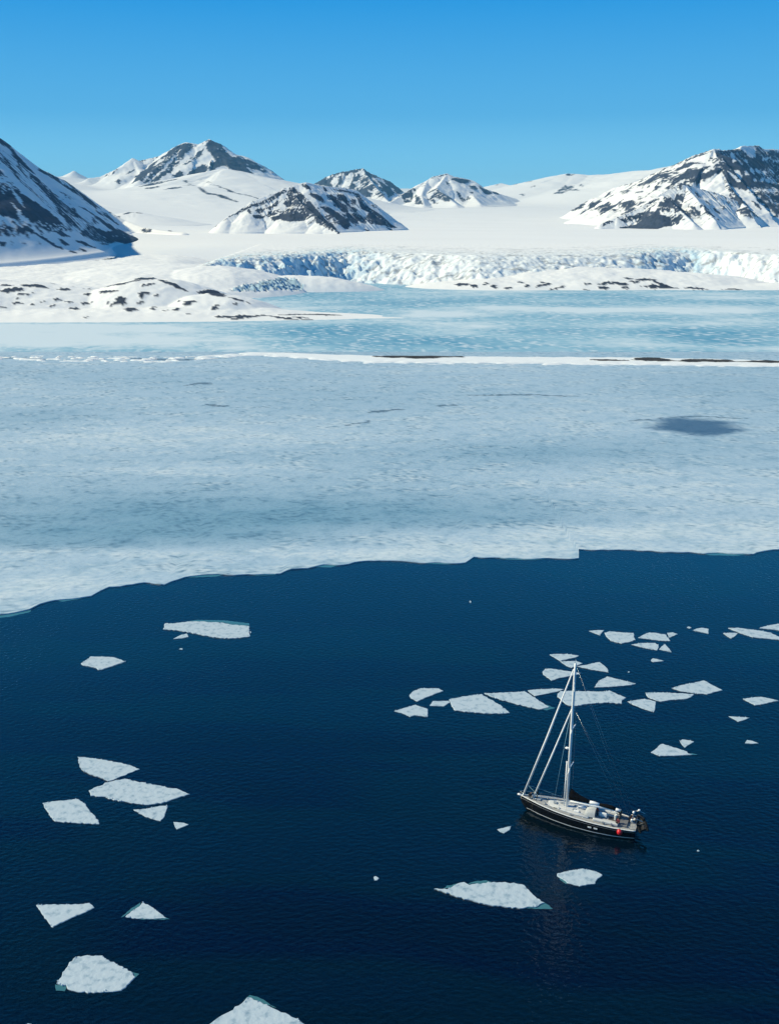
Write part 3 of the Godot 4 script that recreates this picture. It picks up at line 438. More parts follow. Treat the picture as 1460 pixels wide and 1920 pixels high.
	stones.add(PackedVector2Array([Vector2(258.6, -1352.7), Vector2(260.0, -1351.9), Vector2(261.5, -1351.8), Vector2(263.0, -1351.4), Vector2(264.5, -1351.5), Vector2(266.3, -1352.6), Vector2(267.7, -1352.1), Vector2(269.5, -1353.7), Vector2(271.2, -1354.5), Vector2(272.9, -1355.6), Vector2(273.2, -1357.6), Vector2(271.7, -1358.1), Vector2(270.2, -1358.1), Vector2(268.8, -1359.0), Vector2(267.0, -1357.7), Vector2(265.6, -1358.2), Vector2(263.9, -1357.5), Vector2(262.2, -1356.4), Vector2(260.6, -1355.6), Vector2(258.8, -1354.1)]))
	stones.add(PackedVector2Array([Vector2(278.2, -1342.0), Vector2(281.1, -1339.1), Vector2(284.4, -1338.3), Vector2(287.7, -1337.7), Vector2(291.8, -1341.1), Vector2(292.6, -1345.2), Vector2(289.9, -1349.2), Vector2(286.5, -1349.0), Vector2(283.0, -1348.7), Vector2(279.0, -1346.1)]))
	stones.add(PackedVector2Array([Vector2(297.3, -1359.5), Vector2(299.2, -1359.0), Vector2(301.0, -1358.2), Vector2(302.8, -1357.4), Vector2(305.0, -1358.6), Vector2(306.8, -1357.6), Vector2(308.9, -1358.2), Vector2(311.0, -1359.0), Vector2(313.2, -1359.7), Vector2(315.5, -1361.2), Vector2(315.8, -1362.7), Vector2(314.0, -1363.8), Vector2(312.1, -1364.2), Vector2(310.2, -1364.6), Vector2(308.3, -1365.0), Vector2(306.0, -1363.6), Vector2(304.2, -1364.6), Vector2(302.0, -1363.4), Vector2(299.8, -1362.4), Vector2(297.7, -1361.7)]))
	stones.add(PackedVector2Array([Vector2(307.9, -1353.4), Vector2(309.8, -1352.4), Vector2(311.8, -1353.0), Vector2(313.7, -1352.1), Vector2(315.9, -1353.2), Vector2(318.1, -1354.3), Vector2(320.3, -1355.8), Vector2(322.8, -1358.4), Vector2(323.2, -1360.4), Vector2(321.4, -1361.6), Vector2(319.5, -1361.7), Vector2(317.4, -1361.4), Vector2(315.4, -1361.1), Vector2(312.9, -1358.8), Vector2(310.8, -1358.0), Vector2(308.4, -1355.7)]))
	stones.add(PackedVector2Array([Vector2(321.2, -1379.2), Vector2(322.7, -1378.0), Vector2(324.1, -1376.7), Vector2(325.7, -1376.4), Vector2(327.5, -1376.5), Vector2(329.2, -1376.5), Vector2(331.3, -1378.1), Vector2(333.3, -1379.2), Vector2(333.9, -1381.8), Vector2(332.4, -1382.8), Vector2(331.0, -1384.5), Vector2(329.3, -1384.4), Vector2(327.6, -1384.6), Vector2(325.8, -1384.3), Vector2(323.8, -1382.9), Vector2(321.8, -1381.7)]))
	stones.add(PackedVector2Array([Vector2(336.3, -1374.6), Vector2(339.2, -1373.7), Vector2(342.1, -1372.9), Vector2(345.1, -1372.3), Vector2(348.4, -1373.0), Vector2(351.5, -1373.0), Vector2(354.6, -1373.1), Vector2(357.9, -1374.2), Vector2(361.3, -1375.3), Vector2(364.6, -1376.1), Vector2(365.2, -1378.6), Vector2(362.4, -1379.7), Vector2(359.7, -1381.4), Vector2(357.0, -1383.2), Vector2(354.0, -1383.9), Vector2(351.0, -1384.3), Vector2(347.7, -1383.7), Vector2(344.2, -1381.8), Vector2(340.5, -1379.7), Vector2(337.0, -1377.7)]))
	stones.add(PackedVector2Array([Vector2(358.4, -1375.6), Vector2(359.1, -1369.7), Vector2(360.1, -1364.4), Vector2(361.5, -1360.6), Vector2(363.2, -1357.3), Vector2(365.0, -1354.4), Vector2(367.0, -1352.4), Vector2(369.5, -1352.1), Vector2(372.0, -1352.2), Vector2(374.6, -1352.1), Vector2(375.2, -1354.4), Vector2(373.6, -1357.3), Vector2(371.9, -1360.6), Vector2(370.2, -1363.4), Vector2(368.0, -1364.6), Vector2(365.9, -1365.7), Vector2(364.7, -1369.8), Vector2(363.2, -1373.6), Vector2(361.3, -1376.3), Vector2(359.4, -1378.7)]))
	stones.add(PackedVector2Array([Vector2(336.7, -1349.5), Vector2(342.1, -1349.5), Vector2(347.4, -1348.6), Vector2(352.5, -1346.8), Vector2(357.7, -1346.3), Vector2(362.9, -1345.3), Vector2(368.2, -1344.8), Vector2(373.8, -1345.3), Vector2(379.2, -1345.0), Vector2(384.6, -1344.9), Vector2(385.3, -1347.7), Vector2(380.3, -1349.3), Vector2(375.3, -1350.9), Vector2(370.4, -1353.5), Vector2(365.4, -1355.2), Vector2(360.2, -1356.6), Vector2(354.8, -1356.8), Vector2(349.0, -1355.7), Vector2(343.1, -1353.8), Vector2(337.2, -1352.1)]))
	stones.add(PackedVector2Array([Vector2(331.3, -1333.8), Vector2(336.6, -1333.5), Vector2(341.8, -1332.4), Vector2(346.8, -1330.9), Vector2(352.1, -1330.6), Vector2(357.5, -1330.6), Vector2(362.9, -1330.8), Vector2(368.3, -1331.0), Vector2(373.8, -1331.1), Vector2(379.3, -1331.7), Vector2(379.9, -1334.3), Vector2(374.9, -1335.5), Vector2(369.7, -1336.4), Vector2(364.5, -1337.4), Vector2(359.4, -1338.5), Vector2(354.2, -1339.4), Vector2(348.9, -1339.9), Vector2(343.2, -1338.5), Vector2(337.3, -1336.7), Vector2(331.6, -1335.2)]))
	stones.add(PackedVector2Array([Vector2(393.0, -1347.1), Vector2(396.1, -1345.7), Vector2(399.3, -1344.7), Vector2(402.6, -1343.8), Vector2(405.4, -1341.7), Vector2(408.6, -1340.5), Vector2(412.0, -1340.4), Vector2(415.4, -1340.2), Vector2(418.8, -1339.8), Vector2(422.3, -1340.1), Vector2(423.1, -1342.6), Vector2(420.3, -1344.8), Vector2(417.3, -1346.4), Vector2(414.3, -1348.2), Vector2(411.1, -1349.2), Vector2(407.6, -1349.4), Vector2(404.0, -1348.9), Vector2(400.6, -1349.5), Vector2(397.1, -1349.3), Vector2(393.5, -1348.8)]))
	stones.add(PackedVector2Array([Vector2(442.2, -1341.2), Vector2(445.0, -1340.3), Vector2(447.8, -1339.5), Vector2(450.5, -1338.5), Vector2(453.4, -1338.0), Vector2(456.3, -1337.6), Vector2(459.2, -1337.2), Vector2(462.4, -1337.7), Vector2(465.7, -1338.5), Vector2(468.9, -1339.3), Vector2(469.7, -1341.6), Vector2(467.0, -1342.8), Vector2(464.4, -1344.0), Vector2(461.6, -1344.9), Vector2(458.6, -1344.9), Vector2(455.5, -1344.9), Vector2(452.4, -1344.7), Vector2(449.1, -1344.0), Vector2(446.0, -1343.6), Vector2(442.8, -1343.1)]))
	stones.add(PackedVector2Array([Vector2(491.7, -1325.6), Vector2(493.4, -1325.7), Vector2(494.9, -1325.8), Vector2(496.1, -1324.6), Vector2(498.0, -1325.9), Vector2(499.6, -1326.0), Vector2(500.1, -1327.5), Vector2(498.8, -1328.2), Vector2(497.8, -1329.9), Vector2(496.0, -1329.2), Vector2(494.3, -1328.8), Vector2(492.2, -1327.2)]))
	stones.add(PackedVector2Array([Vector2(310.0, -1344.0), Vector2(311.7, -1342.9), Vector2(313.4, -1341.8), Vector2(315.4, -1341.7), Vector2(317.7, -1343.7), Vector2(319.9, -1344.8), Vector2(320.5, -1347.4), Vector2(318.7, -1348.2), Vector2(317.1, -1349.9), Vector2(315.0, -1349.4), Vector2(312.7, -1348.0), Vector2(310.5, -1346.5)]))
	stones.add(PackedVector2Array([Vector2(324.5, -1366.7), Vector2(326.0, -1364.4), Vector2(327.8, -1363.6), Vector2(329.5, -1362.4), Vector2(331.4, -1362.0), Vector2(333.6, -1362.9), Vector2(335.7, -1363.1), Vector2(338.0, -1364.7), Vector2(338.6, -1367.2), Vector2(337.2, -1369.4), Vector2(335.3, -1370.0), Vector2(333.7, -1371.7), Vector2(331.7, -1371.8), Vector2(329.6, -1371.1), Vector2(327.5, -1370.8), Vector2(325.1, -1369.1)]))
	stones.add(PackedVector2Array([Vector2(403.3, -1334.6), Vector2(405.6, -1333.6), Vector2(408.0, -1332.8), Vector2(410.4, -1332.1), Vector2(412.8, -1331.4), Vector2(415.2, -1330.8), Vector2(417.6, -1330.3), Vector2(420.3, -1330.5), Vector2(423.0, -1331.0), Vector2(425.7, -1331.6), Vector2(426.3, -1333.4), Vector2(424.1, -1334.6), Vector2(421.8, -1335.8), Vector2(419.5, -1336.8), Vector2(416.9, -1336.9), Vector2(414.4, -1336.9), Vector2(411.8, -1336.9), Vector2(409.1, -1336.9), Vector2(406.5, -1336.8), Vector2(403.9, -1336.5)]))
	stones.add(PackedVector2Array([Vector2(257.8, -1336.7), Vector2(259.1, -1335.5), Vector2(260.3, -1334.4), Vector2(261.9, -1334.8), Vector2(263.2, -1333.9), Vector2(264.8, -1334.7), Vector2(266.3, -1335.3), Vector2(266.6, -1336.6), Vector2(265.3, -1337.7), Vector2(264.1, -1339.0), Vector2(262.5, -1338.5), Vector2(261.2, -1339.4), Vector2(259.7, -1338.7), Vector2(258.1, -1338.0)]))
	stones.add(PackedVector2Array([Vector2(87.9, -1368.2), Vector2(90.2, -1365.3), Vector2(92.5, -1362.5), Vector2(94.9, -1360.5), Vector2(97.4, -1360.5), Vector2(99.9, -1360.9), Vector2(102.4, -1359.8), Vector2(104.8, -1359.5), Vector2(107.4, -1360.2), Vector2(110.0, -1361.3), Vector2(110.3, -1365.6), Vector2(108.0, -1368.2), Vector2(105.6, -1370.3), Vector2(103.2, -1371.5), Vector2(100.7, -1371.8), Vector2(98.3, -1373.9), Vector2(95.9, -1375.7), Vector2(93.3, -1375.0), Vector2(90.7, -1373.5), Vector2(88.1, -1372.1)]))
	stones.add(PackedVector2Array([Vector2(109.5, -1355.4), Vector2(111.4, -1350.1), Vector2(113.6, -1348.4), Vector2(116.0, -1349.4), Vector2(118.6, -1351.4), Vector2(118.9, -1354.8), Vector2(116.9, -1359.3), Vector2(114.9, -1362.8), Vector2(112.5, -1363.0), Vector2(109.9, -1359.3)]))
	stones.add(PackedVector2Array([Vector2(126.6, -1358.0), Vector2(128.4, -1356.3), Vector2(130.3, -1355.7), Vector2(132.4, -1358.4), Vector2(134.4, -1361.0), Vector2(134.6, -1364.5), Vector2(132.8, -1365.5), Vector2(131.0, -1366.9), Vector2(128.9, -1364.4), Vector2(126.8, -1361.0)]))
	stones.add(PackedVector2Array([Vector2(135.1, -1348.6), Vector2(137.1, -1345.0), Vector2(139.4, -1344.8), Vector2(141.7, -1344.1), Vector2(144.3, -1347.6), Vector2(144.8, -1352.5), Vector2(142.9, -1357.0), Vector2(140.5, -1356.6), Vector2(138.2, -1356.9), Vector2(135.6, -1353.4)]))
	stones.add(PackedVector2Array([Vector2(151.2, -1341.9), Vector2(152.9, -1340.5), Vector2(154.8, -1340.6), Vector2(156.5, -1338.9), Vector2(158.4, -1339.9), Vector2(160.2, -1339.3), Vector2(162.2, -1340.2), Vector2(164.2, -1341.4), Vector2(166.1, -1342.5), Vector2(166.4, -1345.1), Vector2(164.6, -1345.9), Vector2(162.9, -1347.0), Vector2(161.1, -1347.8), Vector2(159.1, -1346.8), Vector2(157.3, -1347.7), Vector2(155.3, -1345.7), Vector2(153.4, -1345.6), Vector2(151.4, -1344.0)]))
	stones.add(PackedVector2Array([Vector2(174.3, -1364.9), Vector2(175.6, -1361.5), Vector2(177.3, -1362.4), Vector2(179.0, -1362.6), Vector2(181.1, -1366.7), Vector2(181.5, -1370.1), Vector2(180.2, -1373.5), Vector2(178.4, -1372.5), Vector2(176.8, -1372.4), Vector2(174.6, -1367.5)]))
	stones.add(PackedVector2Array([Vector2(180.5, -1345.5), Vector2(182.2, -1344.9), Vector2(184.0, -1345.4), Vector2(186.0, -1349.1), Vector2(188.0, -1353.1), Vector2(188.2, -1356.8), Vector2(186.4, -1356.8), Vector2(184.6, -1356.7), Vector2(182.6, -1353.0), Vector2(180.6, -1348.5)]))
	stones.add(PackedVector2Array([Vector2(194.4, -1345.1), Vector2(197.3, -1346.5), Vector2(200.2, -1347.8), Vector2(203.2, -1349.3), Vector2(206.2, -1351.8), Vector2(209.1, -1353.9), Vector2(212.0, -1355.1), Vector2(215.0, -1357.2), Vector2(218.0, -1359.6), Vector2(221.0, -1362.0), Vector2(221.2, -1364.4), Vector2(218.4, -1364.2), Vector2(215.6, -1364.0), Vector2(212.8, -1363.6), Vector2(209.9, -1362.3), Vector2(206.9, -1360.6), Vector2(204.0, -1358.7), Vector2(200.8, -1354.8), Vector2(197.6, -1350.8), Vector2(194.5, -1347.2)]))
	stones.add(PackedVector2Array([Vector2(204.6, -1366.0), Vector2(205.8, -1364.2), Vector2(207.3, -1364.1), Vector2(208.7, -1362.8), Vector2(210.3, -1363.8), Vector2(212.0, -1364.9), Vector2(212.2, -1366.8), Vector2(210.9, -1368.4), Vector2(209.6, -1369.9), Vector2(208.0, -1369.0), Vector2(206.5, -1369.4), Vector2(204.8, -1367.9)]))
	stones.add(PackedVector2Array([Vector2(209.6, -1333.8), Vector2(212.5, -1335.3), Vector2(215.5, -1337.0), Vector2(218.4, -1338.6), Vector2(221.3, -1340.5), Vector2(224.3, -1342.4), Vector2(227.2, -1344.1), Vector2(230.2, -1346.2), Vector2(233.2, -1348.6), Vector2(236.2, -1351.2), Vector2(236.4, -1353.5), Vector2(233.5, -1352.3), Vector2(230.6, -1351.1), Vector2(227.6, -1349.6), Vector2(224.7, -1347.7), Vector2(221.8, -1346.2), Vector2(218.8, -1344.7), Vector2(215.9, -1342.6), Vector2(212.8, -1339.5), Vector2(209.7, -1336.1)]))
	var shade_blue_ice := Patches.new()  # ice lump whose blue shade is put into its colour
	shade_blue_ice.add(PackedVector2Array([Vector2(-195.1, -1218.3), Vector2(-184.5, -1240.5), Vector2(-164.7, -1266.7), Vector2(-151.0, -1297.2), Vector2(-140.2, -1333.0), Vector2(-125.0, -1327.4), Vector2(-112.7, -1316.3), Vector2(-111.3, -1307.2), Vector2(-127.0, -1277.9), Vector2(-157.2, -1241.2), Vector2(-179.3, -1224.1)]))
	var na := noise(61, 1.0 / 60.0, 4); var nb := noise(62, 1.0 / 11.0, 4); var nd := noise(63, 1.0 / 5.0, 3)
	var ff := func(x: float, z: float) -> Color:
		var h := foreland(x, z)
		var land := clampf(h / 6.0, 0.0, 1.0)
		h += land * (na.get_noise_2d(x, z) * 1.7 + nb.get_noise_2d(x, z) * 0.5)
		var w := Vector2(nd.get_noise_2d(x, z) * 2.5, nd.get_noise_2d(x + 200.0, z) * 3.5)
		var bare := stones.has(Vector2(x, z) + w)
		var dash := nb.get_noise_2d(x * 0.55 + 500.0, z * 0.35)
		if h > 1.5 and h < 27.0 and z > -1180.0 and dash > 0.56 and x < -120.0: bare = true
		if bare: h += 0.5
		var icy := shade_blue_ice.has(Vector2(x, z) + w)
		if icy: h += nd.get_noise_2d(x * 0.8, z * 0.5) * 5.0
		var c := snow_color if not bare else rock_color * (0.75 + nd.get_noise_2d(x * 2.0, z * 2.0) * 0.5)
		if icy: c = Color(0.44, 0.60, 0.72).lerp(Color(0.10, 0.15, 0.2), clampf(nd.get_noise_2d(x * 1.5, z * 0.4 + 70.0) * 2.5 - 0.2, 0.0, 0.8))  # shaded blue and dark crevasse stripes painted on the lump
		c.a = h
		return c
	var fl := func(_x: float, _z: float) -> float: return -0.4
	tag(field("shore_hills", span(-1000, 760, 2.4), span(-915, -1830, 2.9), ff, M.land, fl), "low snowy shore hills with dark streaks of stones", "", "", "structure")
	# --- glacier: broken front and upper snow
	var nv := noise(71, 1.0 / 7.0, 2, FastNoiseLite.TYPE_CELLULAR); nv.cellular_return_type = FastNoiseLite.RETURN_DISTANCE2_SUB
	var nf := noise(72, 1.0 / 34.0, 4); var nk := noise(73, 1.0 / 9.0, 4); var nr := noise(74, 1.0 / 9.0, 4, FastNoiseLite.TYPE_SIMPLEX_SMOOTH, FastNoiseLite.FRACTAL_RIDGED)
	var ice_white := Color(0.80, 0.84, 0.865); var ice_blue := Color(0.45, 0.66, 0.80)
	var gf := func(x: float, z: float) -> Color:
		var d := -z
		var wx := nf.get_noise_2d(x, z) * 16.0
		var s := (d - lookup(front, x + wx)) * 0.8 + nf.get_noise_2d(x * 1.6, z * 1.6 + 80.0) * lerpf(12.0, 5.0, smoothstep(-75.0, 20.0, x)) + nk.get_noise_2d(x * 0.8, z * 0.8) * lerpf(6.0, 3.0, smoothstep(-75.0, 20.0, x))
		var top := ground(x, z)
		var left := smoothstep(-225.0, -300.0, x)
		var rise := lerpf(pow(smoothstep(-8.0, 80.0, s), 0.7), 1.0, left)
		var zone := (1.0 - smoothstep(50.0, 210.0, s)) * (1.0 - left)
		var calm := smoothstep(-75.0, 20.0, x) * (1.0 - smoothstep(330.0, 380.0, x) * (1.0 - smoothstep(470.0, 520.0, x)))
		var crack := (nr.get_noise_2d(x * 0.8, z * 1.1) * 2.4 + nv.get_noise_2d(x, z) * 2.0 + nk.get_noise_2d(x * 2.0, z * 2.0) * 1.2) * lerpf(0.85, 0.1, calm) + nf.get_noise_2d(x * 1.4, z * 1.4) * 1.0
		var h := lerpf(-3.0, top, rise) + zone * rise * crack + nk.get_noise_2d(x, z) * 0.5 * rise
		if left > 0.0: h = lerpf(h, foreland(x, z) - 7.0, left)
		var ridge := nk.get_noise_2d(x * 0.12, z * 1.1)
		var col := snow_color.lerp(ice_white, zone).lerp(ice_blue, zone * clampf(nf.get_noise_2d(x * 1.7, z) * 1.2 + 0.35, 0.0, 0.8) * (1.0 - calm))
		if s > 8.0 and s < 230.0 and ridge > 0.24: col = col.lerp(Color(0.34, 0.36, 0.38), clampf((ridge - 0.24) * 4.0, 0.0, 0.8) * (1.0 - left))
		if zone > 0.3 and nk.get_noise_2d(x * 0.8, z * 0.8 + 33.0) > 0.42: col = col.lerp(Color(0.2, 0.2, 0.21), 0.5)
		col.a = h
		return col
	var gfl := func(_x: float, _z: float) -> float: return -1.0
	var gl := field("glacier", span(-460, 760, 1.9), span(-1262, -1800, 2.0), gf, M.land, gfl)
	tag(gl, "broken white and blue ice front of the glacier above the lagoon", "", "", "structure")
	# upper snow fields, out to the far mountains
	var zs := PackedFloat32Array(); var q := -1480.0
	while q > -12500.0: zs.append(q); q -= maxf(14.0, -q * 0.010)
	var nu := noise(75, 1.0 / 260.0, 5)
	var uf := func(x: float, z: float) -> Color:
		var h := ground(x, z) + nu.get_noise_2d(x * 0.5, z) * clampf((-z - 1750.0) * 0.0035, 0.0, 4.0)
		if x <= -400.0: h -= smoothstep(-1800.0, -1740.0, z) * 18.0
		if z > -1800.0 and x > -400.0: h -= 1.2 + smoothstep(-1790.0, -1700.0, z) * 50.0
		var t := nu.get_noise_2d(x * 0.3 + 900.0, z * 0.8) * 0.03
		var c := snow_color * (1.0 + t); c.a = h
		return c
	tag(field("snow_field", span(-6500, 6500, 34.0), zs, uf, M.land), "smooth white snow field rising behind the glacier front", "", "", "structure")
	# --- mountains
	var rock_0 := Patches.new(); var snow_0 := Patches.new()
	rock_0.add(PackedVector2Array([Vector2(-635, -1694), Vector2(-625, -1691), Vector2(-614, -1683), Vector2(-597, -1678), Vector2(-576, -1680), Vector2(-561, -1678), Vector2(-544, -1676), Vector2(-524, -1667), Vector2(-524, -1654), Vector2(-538, -1633), Vector2(-550, -1628), Vector2(-555, -1628), Vector2(-562, -1606), Vector2(-571, -1610), Vector2(-582, -1616), Vector2(-588, -1618), Vector2(-576, -1597), Vector2(-578, -1591), Vector2(-588, -1588), Vector2(-622, -1552), Vector2(-662, -1676)]))
	rock_0.add(PackedVector2Array([Vector2(-519, -1717), Vector2(-563, -1908), Vector2(-549, -1928), Vector2(-536, -1953), Vector2(-538, -2045), Vector2(-545, -2200), Vector2(-471, -2005), Vector2(-484, -1975), Vector2(-501, -1935), Vector2(-517, -1920), Vector2(-515, -1838), Vector2(-508, -1747), Vector2(-506, -1684)]))
	rock_0.add(PackedVector2Array([Vector2(-754, -1974), Vector2(-752, -2024), Vector2(-787, -2151), Vector2(-725, -2012), Vector2(-704, -1986), Vector2(-687, -1973), Vector2(-665, -1952), Vector2(-679, -1947), Vector2(-697, -1957), Vector2(-710, -1964), Vector2(-724, -1975), Vector2(-736, -1977), Vector2(-732, -1916)]))
	rock_0.add(PackedVector2Array([Vector2(-673, -1995), Vector2(-668, -2005), Vector2(-663, -2010), Vector2(-659, -2020), Vector2(-658, -2039), Vector2(-724, -2275), Vector2(-729, -2297), Vector2(-738, -2307), Vector2(-741, -2292), Vector2(-747, -2280), Vector2(-753, -2267), Vector2(-678, -2013)]))
	rock_0.add(PackedVector2Array([Vector2(-695, -2176), Vector2(-712, -2273), Vector2(-700, -2279), Vector2(-689, -2289), Vector2(-675, -2289), Vector2(-667, -2308), Vector2(-653, -2307), Vector2(-637, -2296), Vector2(-625, -2302), Vector2(-611, -2303), Vector2(-613, -2315), Vector2(-627, -2323), Vector2(-642, -2333), Vector2(-658, -2343), Vector2(-683, -2387), Vector2(-695, -2376), Vector2(-696, -2327), Vector2(-708, -2320), Vector2(-718, -2301), Vector2(-726, -2277)]))
	rock_0.add(PackedVector2Array([Vector2(-659, -1900), Vector2(-642, -1877), Vector2(-627, -1855), Vector2(-610, -1829), Vector2(-598, -1817), Vector2(-587, -1814), Vector2(-577, -1812), Vector2(-572, -1833), Vector2(-569, -1859), Vector2(-568, -1897), Vector2(-573, -1921), Vector2(-584, -1923), Vector2(-594, -1921), Vector2(-606, -1928), Vector2(-616, -1934), Vector2(-628, -1939), Vector2(-639, -1945), Vector2(-650, -1947), Vector2(-660, -1946), Vector2(-671, -1943)]))
	rock_0.add(PackedVector2Array([Vector2(-640, -1913), Vector2(-633, -1910), Vector2(-626, -1907), Vector2(-620, -1907), Vector2(-616, -1915), Vector2(-611, -1918), Vector2(-603, -1910), Vector2(-598, -1914), Vector2(-594, -1922), Vector2(-587, -1924), Vector2(-588, -1931), Vector2(-594, -1937), Vector2(-601, -1941), Vector2(-608, -1944), Vector2(-615, -1944), Vector2(-621, -1944), Vector2(-628, -1944), Vector2(-634, -1942), Vector2(-641, -1940), Vector2(-647, -1937)]))
	rock_0.add(PackedVector2Array([Vector2(-588, -1796), Vector2(-577, -1775), Vector2(-564, -1746), Vector2(-556, -1734), Vector2(-548, -1728), Vector2(-541, -1721), Vector2(-534, -1715), Vector2(-529, -1719), Vector2(-524, -1725), Vector2(-520, -1732), Vector2(-525, -1751), Vector2(-533, -1761), Vector2(-541, -1771), Vector2(-549, -1780), Vector2(-555, -1781), Vector2(-561, -1780), Vector2(-567, -1781), Vector2(-577, -1799), Vector2(-584, -1803), Vector2(-593, -1816)]))
	rock_0.add(PackedVector2Array([Vector2(-685, -1844), Vector2(-673, -1819), Vector2(-662, -1797), Vector2(-652, -1780), Vector2(-645, -1771), Vector2(-635, -1751), Vector2(-624, -1728), Vector2(-614, -1709), Vector2(-609, -1703), Vector2(-604, -1698), Vector2(-604, -1702), Vector2(-611, -1715), Vector2(-623, -1743), Vector2(-635, -1768), Vector2(-646, -1793), Vector2(-656, -1811), Vector2(-667, -1832), Vector2(-676, -1846), Vector2(-683, -1855), Vector2(-691, -1862)]))
	rock_0.add(PackedVector2Array([Vector2(-635, -1701), Vector2(-631, -1697), Vector2(-628, -1694), Vector2(-624, -1690), Vector2(-621, -1688), Vector2(-617, -1687), Vector2(-614, -1688), Vector2(-614, -1691), Vector2(-617, -1696), Vector2(-621, -1700), Vector2(-624, -1701), Vector2(-628, -1703), Vector2(-631, -1704), Vector2(-635, -1704)]))
	rock_0.add(PackedVector2Array([Vector2(-565, -1974), Vector2(-561, -1971), Vector2(-556, -1969), Vector2(-552, -1968), Vector2(-548, -1970), Vector2(-544, -1970), Vector2(-540, -1972), Vector2(-536, -1979), Vector2(-534, -1988), Vector2(-530, -1994), Vector2(-532, -2005), Vector2(-536, -2003), Vector2(-541, -2007), Vector2(-546, -2009), Vector2(-549, -2003), Vector2(-551, -1995), Vector2(-555, -1994), Vector2(-559, -1992), Vector2(-563, -1988), Vector2(-566, -1984)]))
	rock_0.add(PackedVector2Array([Vector2(-582, -2038), Vector2(-576, -2027), Vector2(-573, -2028), Vector2(-572, -2038), Vector2(-577, -2071), Vector2(-634, -2279), Vector2(-639, -2287), Vector2(-643, -2288), Vector2(-646, -2283), Vector2(-623, -2184)]))
	rock_0.add(PackedVector2Array([Vector2(-629, -1966), Vector2(-623, -1965), Vector2(-617, -1960), Vector2(-612, -1959), Vector2(-606, -1960), Vector2(-600, -1958), Vector2(-595, -1961), Vector2(-589, -1961), Vector2(-584, -1963), Vector2(-579, -1967), Vector2(-580, -1974), Vector2(-586, -1979), Vector2(-592, -1983), Vector2(-598, -1984), Vector2(-604, -1988), Vector2(-609, -1983), Vector2(-615, -1984), Vector2(-620, -1982), Vector2(-625, -1975), Vector2(-630, -1973)]))
	rock_0.add(PackedVector2Array([Vector2(-618, -1981), Vector2(-611, -1980), Vector2(-605, -1978), Vector2(-598, -1978), Vector2(-592, -1980), Vector2(-586, -1978), Vector2(-579, -1971), Vector2(-572, -1970), Vector2(-566, -1968), Vector2(-559, -1965), Vector2(-559, -1972), Vector2(-567, -1979), Vector2(-574, -1986), Vector2(-582, -1996), Vector2(-589, -1998), Vector2(-596, -2005), Vector2(-603, -2004), Vector2(-608, -1999), Vector2(-614, -1994), Vector2(-619, -1988)]))
	rock_0.add(PackedVector2Array([Vector2(-724, -2009), Vector2(-714, -1986), Vector2(-707, -1971), Vector2(-701, -1957), Vector2(-690, -1933), Vector2(-673, -1890), Vector2(-662, -1868), Vector2(-653, -1851), Vector2(-644, -1836), Vector2(-635, -1821), Vector2(-638, -1833), Vector2(-650, -1858), Vector2(-662, -1884), Vector2(-674, -1910), Vector2(-684, -1931), Vector2(-695, -1954), Vector2(-701, -1968), Vector2(-708, -1979), Vector2(-715, -1994), Vector2(-726, -2016)]))
	rock_0.add(PackedVector2Array([Vector2(-588, -1684), Vector2(-585, -1681), Vector2(-583, -1681), Vector2(-580, -1680), Vector2(-577, -1682), Vector2(-578, -1685), Vector2(-580, -1688), Vector2(-583, -1688), Vector2(-586, -1689), Vector2(-588, -1687)]))
	rock_0.add(PackedVector2Array([Vector2(-544, -1716), Vector2(-540, -1706), Vector2(-534, -1691), Vector2(-532, -1692), Vector2(-528, -1683), Vector2(-526, -1687), Vector2(-524, -1687), Vector2(-526, -1699), Vector2(-531, -1708), Vector2(-537, -1723), Vector2(-539, -1723), Vector2(-544, -1733), Vector2(-545, -1728), Vector2(-547, -1728)]))
	rock_0.add(PackedVector2Array([Vector2(-551, -1590), Vector2(-547, -1589), Vector2(-542, -1588), Vector2(-538, -1587), Vector2(-533, -1588), Vector2(-529, -1587), Vector2(-524, -1589), Vector2(-520, -1591), Vector2(-515, -1593), Vector2(-511, -1595), Vector2(-511, -1599), Vector2(-516, -1600), Vector2(-520, -1599), Vector2(-525, -1599), Vector2(-529, -1598), Vector2(-533, -1597), Vector2(-538, -1598), Vector2(-542, -1596), Vector2(-547, -1594), Vector2(-551, -1593)]))
	rock_0.add(PackedVector2Array([Vector2(-553, -1625), Vector2(-548, -1623), Vector2(-543, -1622), Vector2(-538, -1624), Vector2(-533, -1626), Vector2(-529, -1629), Vector2(-524, -1633), Vector2(-520, -1639), Vector2(-516, -1645), Vector2(-516, -1650), Vector2(-521, -1647), Vector2(-526, -1645), Vector2(-530, -1642), Vector2(-535, -1638), Vector2(-539, -1637), Vector2(-544, -1636), Vector2(-548, -1632), Vector2(-553, -1629)]))
	rock_0.add(PackedVector2Array([Vector2(-525, -1617), Vector2(-522, -1616), Vector2(-519, -1615), Vector2(-516, -1615), Vector2(-514, -1614), Vector2(-511, -1616), Vector2(-508, -1617), Vector2(-508, -1620), Vector2(-511, -1622), Vector2(-514, -1623), Vector2(-517, -1623), Vector2(-519, -1622), Vector2(-522, -1621), Vector2(-525, -1619)]))
	rock_0.add(PackedVector2Array([Vector2(-507, -1600), Vector2(-503, -1599), Vector2(-500, -1600), Vector2(-498, -1602), Vector2(-495, -1607), Vector2(-496, -1610), Vector2(-499, -1611), Vector2(-502, -1610), Vector2(-505, -1607), Vector2(-507, -1602)]))
